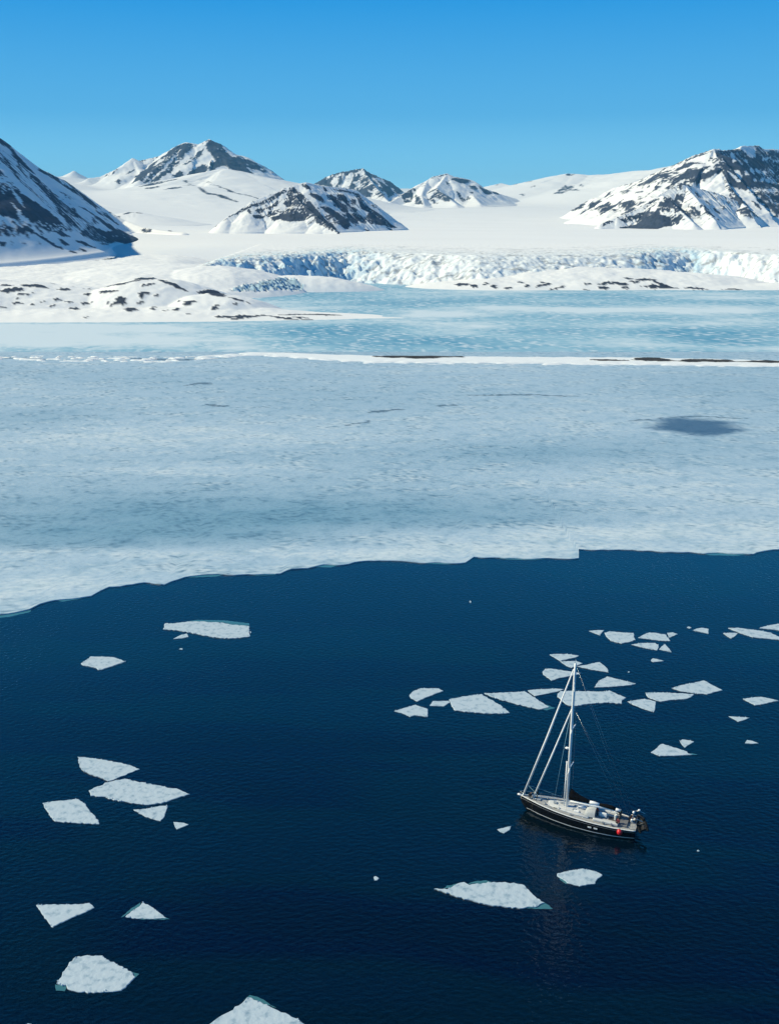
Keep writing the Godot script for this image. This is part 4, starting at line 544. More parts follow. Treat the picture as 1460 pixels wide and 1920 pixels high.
	rock_0.add(PackedVector2Array([Vector2(-498, -1627), Vector2(-495, -1626), Vector2(-493, -1625), Vector2(-490, -1627), Vector2(-488, -1629), Vector2(-485, -1632), Vector2(-486, -1635), Vector2(-489, -1637), Vector2(-492, -1637), Vector2(-494, -1636), Vector2(-497, -1633), Vector2(-499, -1629)]))
	rock_0.add(PackedVector2Array([Vector2(-508, -1646), Vector2(-504, -1647), Vector2(-501, -1648), Vector2(-498, -1649), Vector2(-495, -1651), Vector2(-492, -1654), Vector2(-490, -1656), Vector2(-487, -1660), Vector2(-484, -1664), Vector2(-481, -1666), Vector2(-481, -1670), Vector2(-485, -1669), Vector2(-488, -1668), Vector2(-491, -1667), Vector2(-494, -1665), Vector2(-497, -1663), Vector2(-500, -1660), Vector2(-502, -1657), Vector2(-505, -1652), Vector2(-508, -1649)]))
	rock_0.add(PackedVector2Array([Vector2(-587, -1548), Vector2(-585, -1550), Vector2(-583, -1551), Vector2(-581, -1554), Vector2(-581, -1559), Vector2(-582, -1562), Vector2(-585, -1562), Vector2(-586, -1559), Vector2(-587, -1555), Vector2(-588, -1551)]))
	rock_0.add(PackedVector2Array([Vector2(-583, -1522), Vector2(-580, -1519), Vector2(-578, -1518), Vector2(-576, -1519), Vector2(-574, -1522), Vector2(-574, -1525), Vector2(-576, -1527), Vector2(-578, -1529), Vector2(-580, -1528), Vector2(-583, -1524)]))
	rock_0.add(PackedVector2Array([Vector2(-502, -1755), Vector2(-502, -1767), Vector2(-502, -1783), Vector2(-504, -1803), Vector2(-506, -1824), Vector2(-509, -1849), Vector2(-512, -1861), Vector2(-513, -1851), Vector2(-513, -1836), Vector2(-511, -1816), Vector2(-508, -1792), Vector2(-504, -1765)]))
	rock_0.add(PackedVector2Array([Vector2(-459, -1763), Vector2(-446, -1726), Vector2(-436, -1704), Vector2(-428, -1688), Vector2(-421, -1675), Vector2(-417, -1675), Vector2(-423, -1704), Vector2(-436, -1740), Vector2(-446, -1762), Vector2(-455, -1783), Vector2(-463, -1797), Vector2(-467, -1794)]))
	rock_0.add(PackedVector2Array([Vector2(-565, -2326), Vector2(-555, -2306), Vector2(-546, -2296), Vector2(-537, -2284), Vector2(-532, -2289), Vector2(-533, -2297), Vector2(-543, -2315), Vector2(-551, -2323), Vector2(-560, -2333), Vector2(-567, -2335)]))
	snow_0.add(PackedVector2Array([Vector2(-610, -1669), Vector2(-601, -1663), Vector2(-592, -1656), Vector2(-578, -1636), Vector2(-588, -1641), Vector2(-598, -1648)]))
	snow_0.add(PackedVector2Array([Vector2(-600, -1630), Vector2(-593, -1626), Vector2(-576, -1613), Vector2(-584, -1613)]))
	snow_0.add(PackedVector2Array([Vector2(-660, -1765), Vector2(-645, -1752), Vector2(-618, -1718), Vector2(-596, -1702), Vector2(-577, -1693), Vector2(-558, -1687), Vector2(-539, -1683), Vector2(-523, -1672), Vector2(-528, -1668), Vector2(-548, -1678), Vector2(-565, -1680), Vector2(-580, -1676), Vector2(-596, -1675), Vector2(-616, -1684), Vector2(-635, -1694)]))
	snow_0.add(PackedVector2Array([Vector2(-728, -1974), Vector2(-723, -1965), Vector2(-719, -1962), Vector2(-715, -1962), Vector2(-712, -1966), Vector2(-712, -1972), Vector2(-718, -1982), Vector2(-722, -1987), Vector2(-726, -1988), Vector2(-729, -1982)]))
	snow_0.add(PackedVector2Array([Vector2(-651, -1973), Vector2(-646, -1965), Vector2(-640, -1959), Vector2(-636, -1956), Vector2(-631, -1953), Vector2(-626, -1953), Vector2(-622, -1952), Vector2(-622, -1958), Vector2(-627, -1965), Vector2(-633, -1973), Vector2(-638, -1977), Vector2(-643, -1982), Vector2(-648, -1982), Vector2(-652, -1982)]))
	snow_0.add(PackedVector2Array([Vector2(-608, -2014), Vector2(-600, -1997), Vector2(-593, -1985), Vector2(-588, -1985), Vector2(-582, -1981), Vector2(-577, -1980), Vector2(-572, -1984), Vector2(-574, -1997), Vector2(-581, -2013), Vector2(-589, -2024), Vector2(-596, -2032), Vector2(-608, -2061), Vector2(-610, -2046), Vector2(-612, -2032)]))
	mountain("dark streaked mountain flank in shade at the left edge", [
		[-913.9, -1800, 403.3, -853.8, -2000, 320.4, 0, 0.8, 0.7],
		[-853.8, -2000, 320.4, -798.8, -2150, 245.9, 208.8, 0.8, 0.7],
		[-798.8, -2150, 245.9, -785.5, -2190, 221.4, 368.6, 0.8, 0.7],
		[-785.5, -2190, 221.4, -769.7, -2240, 197.2, 410.8, 0.8, 0.7],
		[-769.7, -2240, 197.2, -749.8, -2280, 184.5, 463.2, 0.8, 0.7],
		[-749.8, -2280, 184.5, -729.7, -2330, 168.2, 507.9, 0.8, 0.7],
		[-729.7, -2330, 168.2, -704.5, -2390, 139.5, 561.8, 0.8, 0.7],
		[-704.5, -2390, 139.5, -666.2, -2420, 105.4, 626.9, 0.8, 0.7],
		[-666.2, -2420, 105.4, -618.9, -2400, 81.41, 675.5, 0.8, 0.7],
		[-618.9, -2400, 81.41, -562, -2340, 65.48, 726.8, 0.8, 0.7],
		[-562, -2340, 65.48, -512.3, -2280, 59.5, 809.5, 0.8, 0.7],
		[-512.3, -2280, 59.5, -445, -2210, 54.08, 887.4, 0.8, 0.7]], 7.0, 2.6, rock_0, snow_0, -0.26, 3.5, 1.25, 0.15, 4.5, 100, 3.2, "mountain")
	var rock_1 := Patches.new(); var snow_1 := Patches.new()
	rock_1.add(PackedVector2Array([Vector2(-1354, -5443), Vector2(-1365, -5597), Vector2(-1340, -5666), Vector2(-1326, -5754), Vector2(-1264, -5778), Vector2(-1220, -5849), Vector2(-1142, -5878), Vector2(-1105, -5902), Vector2(-1098, -5835), Vector2(-1124, -5772), Vector2(-1142, -5690), Vector2(-1166, -5597), Vector2(-1182, -5519), Vector2(-1218, -5425), Vector2(-1255, -5420), Vector2(-1276, -5375)]))
	rock_1.add(PackedVector2Array([Vector2(-1034, -5866), Vector2(-1020, -5943), Vector2(-995, -5938), Vector2(-967, -5988), Vector2(-929, -5876), Vector2(-896, -5840), Vector2(-844, -5779), Vector2(-792, -5745), Vector2(-740, -5711), Vector2(-696, -5702), Vector2(-689, -5641), Vector2(-739, -5628), Vector2(-811, -5641), Vector2(-861, -5662), Vector2(-905, -5700), Vector2(-938, -5652), Vector2(-969, -5592), Vector2(-999, -5688), Vector2(-957, -5729), Vector2(-1000, -5802)]))
	rock_1.add(PackedVector2Array([Vector2(-1081, -5556), Vector2(-1047, -5640), Vector2(-1017, -5702), Vector2(-996, -5672), Vector2(-969, -5592), Vector2(-1020, -5569)]))
	rock_1.add(PackedVector2Array([Vector2(-1120, -5652), Vector2(-1106, -5710), Vector2(-1071, -5790), Vector2(-1037, -5833), Vector2(-1037, -5784), Vector2(-1076, -5721), Vector2(-1103, -5646)]))
	rock_1.add(PackedVector2Array([Vector2(-1156, -5501), Vector2(-1132, -5581), Vector2(-1099, -5553), Vector2(-1112, -5513)]))
	rock_1.add(PackedVector2Array([Vector2(-1462, -5522), Vector2(-1448, -5546), Vector2(-1425, -5519), Vector2(-1437, -5497)]))
	rock_1.add(PackedVector2Array([Vector2(-1588, -5689), Vector2(-1553, -5711), Vector2(-1486, -5679), Vector2(-1502, -5640), Vector2(-1567, -5702)]))
	rock_1.add(PackedVector2Array([Vector2(-699, -5691), Vector2(-634, -5753), Vector2(-549, -5977), Vector2(-566, -5718), Vector2(-627, -5689)]))
	rock_1.add(PackedVector2Array([Vector2(-1425, -5623), Vector2(-1418, -5632), Vector2(-1410, -5638), Vector2(-1405, -5651), Vector2(-1399, -5662), Vector2(-1395, -5676), Vector2(-1392, -5692), Vector2(-1394, -5696), Vector2(-1402, -5687), Vector2(-1408, -5677), Vector2(-1413, -5665), Vector2(-1420, -5656), Vector2(-1423, -5641), Vector2(-1428, -5629)]))
	rock_1.add(PackedVector2Array([Vector2(-1384, -5799), Vector2(-1375, -5794), Vector2(-1370, -5797), Vector2(-1365, -5801), Vector2(-1361, -5810), Vector2(-1363, -5812), Vector2(-1370, -5809), Vector2(-1375, -5807), Vector2(-1380, -5799), Vector2(-1385, -5799)]))
	rock_1.add(PackedVector2Array([Vector2(-1238, -5817), Vector2(-1230, -5816), Vector2(-1222, -5817), Vector2(-1215, -5818), Vector2(-1209, -5824), Vector2(-1202, -5827), Vector2(-1196, -5834), Vector2(-1190, -5840), Vector2(-1185, -5850), Vector2(-1179, -5858), Vector2(-1183, -5870), Vector2(-1191, -5871), Vector2(-1199, -5871), Vector2(-1206, -5867), Vector2(-1213, -5864), Vector2(-1219, -5858), Vector2(-1226, -5855), Vector2(-1231, -5846), Vector2(-1237, -5837), Vector2(-1242, -5828)]))
	snow_1.add(PackedVector2Array([Vector2(-1225, -5469), Vector2(-1217, -5501), Vector2(-1209, -5535), Vector2(-1202, -5579), Vector2(-1197, -5621), Vector2(-1190, -5658), Vector2(-1182, -5693), Vector2(-1174, -5730), Vector2(-1168, -5769), Vector2(-1160, -5802), Vector2(-1164, -5809), Vector2(-1174, -5774), Vector2(-1185, -5739), Vector2(-1193, -5703), Vector2(-1201, -5667), Vector2(-1210, -5631), Vector2(-1216, -5593), Vector2(-1218, -5545), Vector2(-1224, -5509), Vector2(-1229, -5474)]))
	snow_1.add(PackedVector2Array([Vector2(-1279, -5395), Vector2(-1277, -5409), Vector2(-1273, -5422), Vector2(-1271, -5437), Vector2(-1270, -5452), Vector2(-1270, -5467), Vector2(-1269, -5482), Vector2(-1269, -5497), Vector2(-1280, -5535), Vector2(-1277, -5495), Vector2(-1276, -5469), Vector2(-1279, -5455), Vector2(-1281, -5441), Vector2(-1282, -5426), Vector2(-1281, -5411), Vector2(-1281, -5396)]))
	snow_1.add(PackedVector2Array([Vector2(-1254, -5419), Vector2(-1250, -5434), Vector2(-1245, -5448), Vector2(-1240, -5461), Vector2(-1236, -5474), Vector2(-1232, -5488), Vector2(-1227, -5502), Vector2(-1224, -5518), Vector2(-1221, -5534), Vector2(-1218, -5552), Vector2(-1220, -5554), Vector2(-1225, -5540), Vector2(-1230, -5526), Vector2(-1236, -5514), Vector2(-1239, -5499), Vector2(-1244, -5486), Vector2(-1247, -5470), Vector2(-1251, -5454), Vector2(-1253, -5437), Vector2(-1256, -5421)]))
	snow_1.add(PackedVector2Array([Vector2(-1023, -5781), Vector2(-1016, -5746), Vector2(-1006, -5713), Vector2(-995, -5683), Vector2(-979, -5653), Vector2(-975, -5651), Vector2(-983, -5695), Vector2(-993, -5726), Vector2(-1005, -5756), Vector2(-1019, -5785)]))
	snow_1.add(PackedVector2Array([Vector2(-1166, -5603), Vector2(-1163, -5613), Vector2(-1160, -5622), Vector2(-1157, -5632), Vector2(-1156, -5644), Vector2(-1154, -5654), Vector2(-1151, -5665), Vector2(-1150, -5677), Vector2(-1149, -5689), Vector2(-1152, -5692), Vector2(-1155, -5682), Vector2(-1158, -5673), Vector2(-1160, -5662), Vector2(-1162, -5651), Vector2(-1165, -5641), Vector2(-1167, -5630), Vector2(-1168, -5618), Vector2(-1168, -5606)]))
	snow_1.add(PackedVector2Array([Vector2(-1295, -5686), Vector2(-1287, -5689), Vector2(-1281, -5696), Vector2(-1273, -5698), Vector2(-1269, -5709), Vector2(-1262, -5714), Vector2(-1257, -5724), Vector2(-1251, -5732), Vector2(-1247, -5744), Vector2(-1242, -5754), Vector2(-1246, -5762), Vector2(-1252, -5756), Vector2(-1260, -5754), Vector2(-1266, -5746), Vector2(-1273, -5742), Vector2(-1277, -5730), Vector2(-1284, -5726), Vector2(-1288, -5713), Vector2(-1293, -5704), Vector2(-1297, -5692)]))
	snow_1.add(PackedVector2Array([Vector2(-919, -5640), Vector2(-911, -5663), Vector2(-905, -5669), Vector2(-893, -5660), Vector2(-877, -5657), Vector2(-876, -5667), Vector2(-889, -5685), Vector2(-907, -5698), Vector2(-919, -5677), Vector2(-923, -5644)]))
	mountain("big snowy peak with a jagged dark summit on the left", [
		[-1643, -5650, 276.5, -1584, -5700, 289.2, 0, 0.52, 0.8],
		[-1584, -5700, 289.2, -1491, -5750, 329.9, 77.92, 0.52, 0.8],
		[-1491, -5750, 329.9, -1423, -5780, 387, 183.3, 0.52, 0.8],
		[-1423, -5780, 387, -1409, -5800, 368.4, 257.4, 0.52, 0.8],
		[-1409, -5800, 368.4, -1256, -5850, 407.4, 282, 0.52, 0.8],
		[-1256, -5850, 407.4, -1194, -5880, 448.5, 442.2, 0.52, 0.8],
		[-1194, -5880, 448.5, -1143, -5900, 475.1, 511.2, 0.52, 0.8],
		[-1143, -5900, 475.1, -1081, -5920, 467.9, 566.6, 0.52, 0.8],
		[-1081, -5920, 467.9, -1024, -5950, 495.3, 631.8, 0.52, 0.8],
		[-1024, -5950, 495.3, -994.2, -5980, 465.9, 695.8, 0.52, 0.8],
		[-994.2, -5980, 465.9, -972, -5995, 472.6, 738.1, 0.52, 0.8],
		[-972, -5995, 472.6, -947.9, -6020, 422.1, 764.9, 0.52, 0.8],
		[-947.9, -6020, 422.1, -922.8, -6050, 400.4, 799.6, 0.52, 0.8],
		[-922.8, -6050, 400.4, -888.4, -6100, 364.6, 838.8, 0.52, 0.8],
		[-888.4, -6100, 364.6, -852.7, -6150, 340, 899.4, 0.52, 0.8],
		[-852.7, -6150, 340, -771.8, -6300, 296.8, 960.9, 0.52, 0.8],
		[-771.8, -6300, 296.8, -620.2, -6500, 261.8, 1131, 0.52, 0.8],
		[-620.2, -6500, 261.8, -449.6, -6700, 247.1, 1382, 0.52, 0.8],
		[-1023, -5945, 492.2, -981.3, -5780, 403.7, 0, 0.55, 1],
		[-981.3, -5780, 403.7, -972, -5600, 318.5, 170.2, 0.55, 1],
		[-1156, -5890, 466, -1235, -5600, 340.2, 0, 0.5, 0.5],
		[-1235, -5600, 340.2, -1302, -5400, 258.1, 300.6, 0.5, 0.5],
		[-992.9, -5970, 459.6, -904.2, -5780, 347.9, 0, 0.6, 0.9],
		[-904.2, -5780, 347.9, -749.6, -5600, 272.2, 209.7, 0.6, 0.9]], 10.0, 6.0, rock_1, snow_1, -0.34, 16.0, 1.20, 0.30, 3.0, 110, 7.5, "mountain")
	var rock_2 := Patches.new(); var snow_2 := Patches.new()
	rock_2.add(PackedVector2Array([Vector2(-1194, -4911), Vector2(-1169, -4899), Vector2(-1145, -4890), Vector2(-1122, -4882), Vector2(-1103, -4895), Vector2(-1081, -4896), Vector2(-1065, -4921), Vector2(-1044, -4926), Vector2(-1028, -4953), Vector2(-1010, -4970), Vector2(-1015, -4996), Vector2(-1037, -4994), Vector2(-1062, -5008), Vector2(-1081, -4992), Vector2(-1108, -5011), Vector2(-1125, -4989), Vector2(-1151, -5008), Vector2(-1169, -4989), Vector2(-1187, -4972), Vector2(-1206, -4958)]))
	rock_2.add(PackedVector2Array([Vector2(-1099, -4650), Vector2(-1082, -4610), Vector2(-1072, -4601), Vector2(-1060, -4579), Vector2(-1051, -4572), Vector2(-1048, -4589), Vector2(-1043, -4599), Vector2(-1036, -4603), Vector2(-1036, -4632), Vector2(-1039, -4681), Vector2(-1057, -4760), Vector2(-1075, -4806), Vector2(-1083, -4807), Vector2(-1089, -4803), Vector2(-1096, -4801), Vector2(-1104, -4802), Vector2(-1111, -4798), Vector2(-1116, -4788), Vector2(-1124, -4787), Vector2(-1124, -4759)]))
	rock_2.add(PackedVector2Array([Vector2(-970, -4467), Vector2(-961, -4478), Vector2(-951, -4489), Vector2(-940, -4493), Vector2(-934, -4519), Vector2(-926, -4541), Vector2(-918, -4559), Vector2(-915, -4601), Vector2(-911, -4642), Vector2(-906, -4680), Vector2(-912, -4707), Vector2(-919, -4681), Vector2(-928, -4663), Vector2(-937, -4649), Vector2(-942, -4614), Vector2(-951, -4597), Vector2(-960, -4584), Vector2(-964, -4548), Vector2(-971, -4522), Vector2(-977, -4495)]))
	rock_2.add(PackedVector2Array([Vector2(-949, -4865), Vector2(-885, -4660), Vector2(-844, -4571), Vector2(-795, -4403), Vector2(-753, -4285), Vector2(-724, -4263), Vector2(-694, -4225), Vector2(-664, -4180), Vector2(-633, -4129), Vector2(-603, -4081), Vector2(-606, -4109), Vector2(-638, -4175), Vector2(-671, -4241), Vector2(-707, -4318), Vector2(-740, -4374), Vector2(-769, -4401), Vector2(-807, -4504), Vector2(-857, -4660), Vector2(-919, -4852), Vector2(-950, -4875)]))
	rock_2.add(PackedVector2Array([Vector2(-905, -4972), Vector2(-857, -4865), Vector2(-807, -4746), Vector2(-767, -4678), Vector2(-729, -4627), Vector2(-677, -4476), Vector2(-637, -4401), Vector2(-599, -4338), Vector2(-563, -4280), Vector2(-528, -4225), Vector2(-529, -4237), Vector2(-566, -4307), Vector2(-604, -4380), Vector2(-643, -4452), Vector2(-694, -4597), Vector2(-731, -4649), Vector2(-769, -4702), Vector2(-808, -4759), Vector2(-858, -4880), Vector2(-906, -4976)]))
	rock_2.add(PackedVector2Array([Vector2(-979, -4915), Vector2(-971, -4900), Vector2(-963, -4888), Vector2(-957, -4888), Vector2(-951, -4891), Vector2(-952, -4904), Vector2(-960, -4920), Vector2(-968, -4932), Vector2(-974, -4931), Vector2(-980, -4928)]))
	mountain("smooth snow shoulder with thin moraine lines below the big peak", [
		[-1032, -5200, 232, -922.2, -5200, 285.2, 0, 0.2, 0.35],
		[-922.2, -5200, 285.2, -827.4, -5200, 310.5, 110.2, 0.2, 0.35],
		[-827.4, -5200, 310.5, -681.8, -5100, 279.2, 205, 0.2, 0.35],
		[-681.8, -5100, 279.2, -554, -5000, 236.7, 381.7, 0.2, 0.35],
		[-554, -5000, 236.7, -468.6, -4900, 185.9, 543.9, 0.2, 0.35],
		[-1187, -5000, 217.1, -930.7, -4750, 222.9, 0, 0.11, 0.14],
		[-930.7, -4750, 222.9, -767.2, -4500, 187.7, 357.9, 0.11, 0.14],
		[-767.2, -4500, 187.7, -634.9, -4300, 145.7, 656.6, 0.11, 0.14]], 9.0, 8.0, rock_2, snow_2, -1.40, 4.0, 0.50, 0.40, 3.0, 120, 8.0, "mountain")
	var rock_3 := Patches.new(); var snow_3 := Patches.new()
	mountain("tiny far white peak", [
		[-2945, -9000, 354.8, -2834, -9000, 398.7, 0, 0.6, 0.8],
		[-2834, -9000, 398.7, -2732, -9000, 442.4, 110.9, 0.6, 0.8],
		[-2732, -9000, 442.4, -2684, -9000, 416.2, 212.3, 0.6, 0.8],
		[-2684, -9000, 416.2, -2595, -9000, 372.4, 260.7, 0.6, 0.8]], 6.0, 12.0, rock_3, snow_3, -0.50, 14.0, 0.70, 0.50, 3.0, 130, 10.0, "mountain")
	var rock_4 := Patches.new(); var snow_4 := Patches.new()
	rock_4.add(PackedVector2Array([Vector2(-235, -2434), Vector2(-222, -2435), Vector2(-209, -2422), Vector2(-189, -2399), Vector2(-170, -2379), Vector2(-151, -2361), Vector2(-132, -2344), Vector2(-119, -2328), Vector2(-125, -2259), Vector2(-146, -2281), Vector2(-165, -2302), Vector2(-169, -2320), Vector2(-184, -2321), Vector2(-208, -2316), Vector2(-225, -2311), Vector2(-247, -2327), Vector2(-269, -2331), Vector2(-272, -2344), Vector2(-255, -2341), Vector2(-250, -2357), Vector2(-236, -2375), Vector2(-246, -2382), Vector2(-242, -2408)]))
	rock_4.add(PackedVector2Array([Vector2(-286, -2346), Vector2(-273, -2363), Vector2(-252, -2367), Vector2(-247, -2356), Vector2(-264, -2347)]))
	rock_4.add(PackedVector2Array([Vector2(-325, -2369), Vector2(-298, -2384), Vector2(-275, -2404), Vector2(-248, -2427), Vector2(-238, -2424), Vector2(-257, -2404), Vector2(-280, -2387), Vector2(-307, -2367)]))
	rock_4.add(PackedVector2Array([Vector2(-388, -2324), Vector2(-379, -2331), Vector2(-370, -2338), Vector2(-362, -2343), Vector2(-354, -2349), Vector2(-345, -2352), Vector2(-336, -2355), Vector2(-327, -2357), Vector2(-319, -2362), Vector2(-311, -2370), Vector2(-312, -2373), Vector2(-321, -2366), Vector2(-330, -2366), Vector2(-340, -2362), Vector2(-348, -2355), Vector2(-356, -2349), Vector2(-365, -2344), Vector2(-372, -2334), Vector2(-380, -2330), Vector2(-389, -2326)]))
	rock_4.add(PackedVector2Array([Vector2(-287, -2367), Vector2(-274, -2376), Vector2(-261, -2398), Vector2(-249, -2397), Vector2(-260, -2380), Vector2(-273, -2365)]))
	rock_4.add(PackedVector2Array([Vector2(-307, -2353), Vector2(-301, -2353), Vector2(-295, -2354), Vector2(-290, -2357), Vector2(-286, -2364), Vector2(-288, -2368), Vector2(-294, -2369), Vector2(-299, -2367), Vector2(-304, -2364), Vector2(-308, -2356)]))
	rock_4.add(PackedVector2Array([Vector2(-311, -2333), Vector2(-304, -2331), Vector2(-298, -2334), Vector2(-292, -2340), Vector2(-286, -2344), Vector2(-286, -2347), Vector2(-293, -2348), Vector2(-300, -2347), Vector2(-306, -2343), Vector2(-312, -2336)]))
	rock_4.add(PackedVector2Array([Vector2(-324, -2359), Vector2(-325, -2353), Vector2(-324, -2348), Vector2(-322, -2344), Vector2(-318, -2340), Vector2(-316, -2341), Vector2(-315, -2346), Vector2(-316, -2351), Vector2(-318, -2356), Vector2(-322, -2359)]))
	rock_4.add(PackedVector2Array([Vector2(-161, -2386), Vector2(-147, -2402), Vector2(-130, -2405), Vector2(-108, -2394), Vector2(-87, -2373), Vector2(-99, -2347), Vector2(-111, -2343), Vector2(-121, -2365), Vector2(-139, -2375)]))
	rock_4.add(PackedVector2Array([Vector2(-188, -2416), Vector2(-180, -2408), Vector2(-171, -2403), Vector2(-162, -2401), Vector2(-151, -2407), Vector2(-150, -2416), Vector2(-157, -2426), Vector2(-166, -2425), Vector2(-176, -2424), Vector2(-186, -2422)]))
	rock_4.add(PackedVector2Array([Vector2(-149, -2452), Vector2(-146, -2442), Vector2(-141, -2444), Vector2(-136, -2445), Vector2(-131, -2454), Vector2(-129, -2464), Vector2(-132, -2472), Vector2(-137, -2472), Vector2(-141, -2474), Vector2(-147, -2464)]))
	rock_4.add(PackedVector2Array([Vector2(-138, -2457), Vector2(-135, -2438), Vector2(-130, -2429), Vector2(-124, -2427), Vector2(-115, -2438), Vector2(-112, -2451), Vector2(-114, -2468), Vector2(-119, -2475), Vector2(-126, -2476), Vector2(-135, -2469)]))
	rock_4.add(PackedVector2Array([Vector2(-121, -2444), Vector2(-118, -2430), Vector2(-113, -2425), Vector2(-107, -2427), Vector2(-99, -2436), Vector2(-97, -2447), Vector2(-100, -2459), Vector2(-105, -2464), Vector2(-111, -2463), Vector2(-119, -2455)]))
	rock_4.add(PackedVector2Array([Vector2(-104, -2423), Vector2(-100, -2402), Vector2(-94, -2392), Vector2(-86, -2393), Vector2(-76, -2408), Vector2(-73, -2419), Vector2(-77, -2435), Vector2(-83, -2443), Vector2(-91, -2442), Vector2(-101, -2434)]))
	rock_4.add(PackedVector2Array([Vector2(-128, -2491), Vector2(-125, -2477), Vector2(-120, -2472), Vector2(-113, -2470), Vector2(-106, -2470), Vector2(-104, -2478), Vector2(-108, -2489), Vector2(-112, -2498), Vector2(-117, -2503), Vector2(-125, -2500)]))
	rock_4.add(PackedVector2Array([Vector2(-118, -2502), Vector2(-115, -2483), Vector2(-109, -2471), Vector2(-102, -2463), Vector2(-94, -2458), Vector2(-91, -2466), Vector2(-94, -2483), Vector2(-99, -2498), Vector2(-105, -2509), Vector2(-114, -2512)]))
	rock_4.add(PackedVector2Array([Vector2(-96, -2459), Vector2(-93, -2450), Vector2(-89, -2447), Vector2(-83, -2453), Vector2(-77, -2461), Vector2(-76, -2468), Vector2(-80, -2475), Vector2(-83, -2479), Vector2(-89, -2475), Vector2(-95, -2465)]))
	rock_4.add(PackedVector2Array([Vector2(-88, -2439), Vector2(-83, -2425), Vector2(-75, -2426), Vector2(-68, -2423), Vector2(-58, -2432), Vector2(-55, -2445), Vector2(-60, -2457), Vector2(-68, -2458), Vector2(-75, -2462), Vector2(-85, -2452)]))
	rock_4.add(PackedVector2Array([Vector2(-89, -2552), Vector2(-76, -2563), Vector2(-56, -2533), Vector2(-29, -2523), Vector2(1, -2514), Vector2(21, -2514), Vector2(-17, -2464), Vector2(-47, -2445), Vector2(-62, -2461), Vector2(-48, -2494), Vector2(-70, -2490), Vector2(-78, -2521)]))
	rock_4.add(PackedVector2Array([Vector2(-94, -2504), Vector2(-93, -2497), Vector2(-92, -2490), Vector2(-89, -2487), Vector2(-84, -2492), Vector2(-82, -2500), Vector2(-82, -2511), Vector2(-84, -2515), Vector2(-88, -2513), Vector2(-92, -2512)]))
	rock_4.add(PackedVector2Array([Vector2(-138, -2507), Vector2(-132, -2511), Vector2(-125, -2516), Vector2(-118, -2519), Vector2(-111, -2524), Vector2(-104, -2529), Vector2(-97, -2537), Vector2(-90, -2545), Vector2(-83, -2553), Vector2(-76, -2562), Vector2(-76, -2566), Vector2(-83, -2560), Vector2(-90, -2553), Vector2(-97, -2548), Vector2(-104, -2541), Vector2(-110, -2534), Vector2(-117, -2529), Vector2(-124, -2521), Vector2(-131, -2516), Vector2(-138, -2510)]))
	rock_4.add(PackedVector2Array([Vector2(-207, -2445), Vector2(-202, -2439), Vector2(-197, -2433), Vector2(-191, -2431), Vector2(-184, -2433), Vector2(-183, -2438), Vector2(-188, -2444), Vector2(-193, -2446), Vector2(-199, -2448), Vector2(-206, -2448)]))
	rock_4.add(PackedVector2Array([Vector2(-161, -2488), Vector2(-160, -2484), Vector2(-158, -2478), Vector2(-155, -2476), Vector2(-151, -2480), Vector2(-150, -2485), Vector2(-151, -2493), Vector2(-153, -2497), Vector2(-156, -2497), Vector2(-159, -2492)]))
	rock_4.add(PackedVector2Array([Vector2(-166, -2400), Vector2(-165, -2393), Vector2(-162, -2389), Vector2(-159, -2386), Vector2(-155, -2384), Vector2(-154, -2387), Vector2(-156, -2392), Vector2(-158, -2397), Vector2(-161, -2401), Vector2(-165, -2402)]))
	rock_4.add(PackedVector2Array([Vector2(-137, -2383), Vector2(-137, -2377), Vector2(-136, -2372), Vector2(-134, -2368), Vector2(-130, -2367), Vector2(-129, -2370), Vector2(-129, -2376), Vector2(-130, -2382), Vector2(-132, -2385), Vector2(-135, -2386)]))
	rock_4.add(PackedVector2Array([Vector2(-61, -2403), Vector2(-57, -2403), Vector2(-54, -2401), Vector2(-51, -2401), Vector2(-48, -2395), Vector2(-44, -2366), Vector2(-40, -2320), Vector2(-36, -2278), Vector2(-33, -2251), Vector2(-29, -2213), Vector2(-29, -2238), Vector2(-32, -2287), Vector2(-36, -2351), Vector2(-40, -2399), Vector2(-43, -2407), Vector2(-47, -2409), Vector2(-50, -2409), Vector2(-53, -2409), Vector2(-57, -2407), Vector2(-60, -2406)]))
	rock_4.add(PackedVector2Array([Vector2(-121, -2257), Vector2(-116, -2251), Vector2(-112, -2243), Vector2(-107, -2208), Vector2(-101, -2191), Vector2(-96, -2163), Vector2(-97, -2199), Vector2(-103, -2265), Vector2(-110, -2323), Vector2(-114, -2325), Vector2(-118, -2304), Vector2(-120, -2259)]))
	rock_4.add(PackedVector2Array([Vector2(-8, -2468), Vector2(-5, -2467), Vector2(-2, -2466), Vector2(1, -2468), Vector2(3, -2466), Vector2(6, -2459), Vector2(9, -2449), Vector2(12, -2422), Vector2(15, -2398), Vector2(15, -2429), Vector2(13, -2469), Vector2(10, -2478), Vector2(7, -2482), Vector2(5, -2480), Vector2(2, -2478), Vector2(-1, -2477), Vector2(-4, -2474), Vector2(-7, -2470)]))
	snow_4.add(PackedVector2Array([Vector2(-224, -2411), Vector2(-221, -2405), Vector2(-219, -2404), Vector2(-217, -2407), Vector2(-215, -2411), Vector2(-215, -2415), Vector2(-217, -2417), Vector2(-219, -2418), Vector2(-222, -2419), Vector2(-224, -2414)]))
	snow_4.add(PackedVector2Array([Vector2(-215, -2420), Vector2(-205, -2413), Vector2(-195, -2404), Vector2(-185, -2395), Vector2(-177, -2386), Vector2(-168, -2377), Vector2(-160, -2367), Vector2(-152, -2358), Vector2(-143, -2350), Vector2(-135, -2342), Vector2(-135, -2343), Vector2(-142, -2352), Vector2(-150, -2362), Vector2(-158, -2371), Vector2(-167, -2380), Vector2(-175, -2389), Vector2(-184, -2399), Vector2(-194, -2406), Vector2(-205, -2415), Vector2(-215, -2421)]))
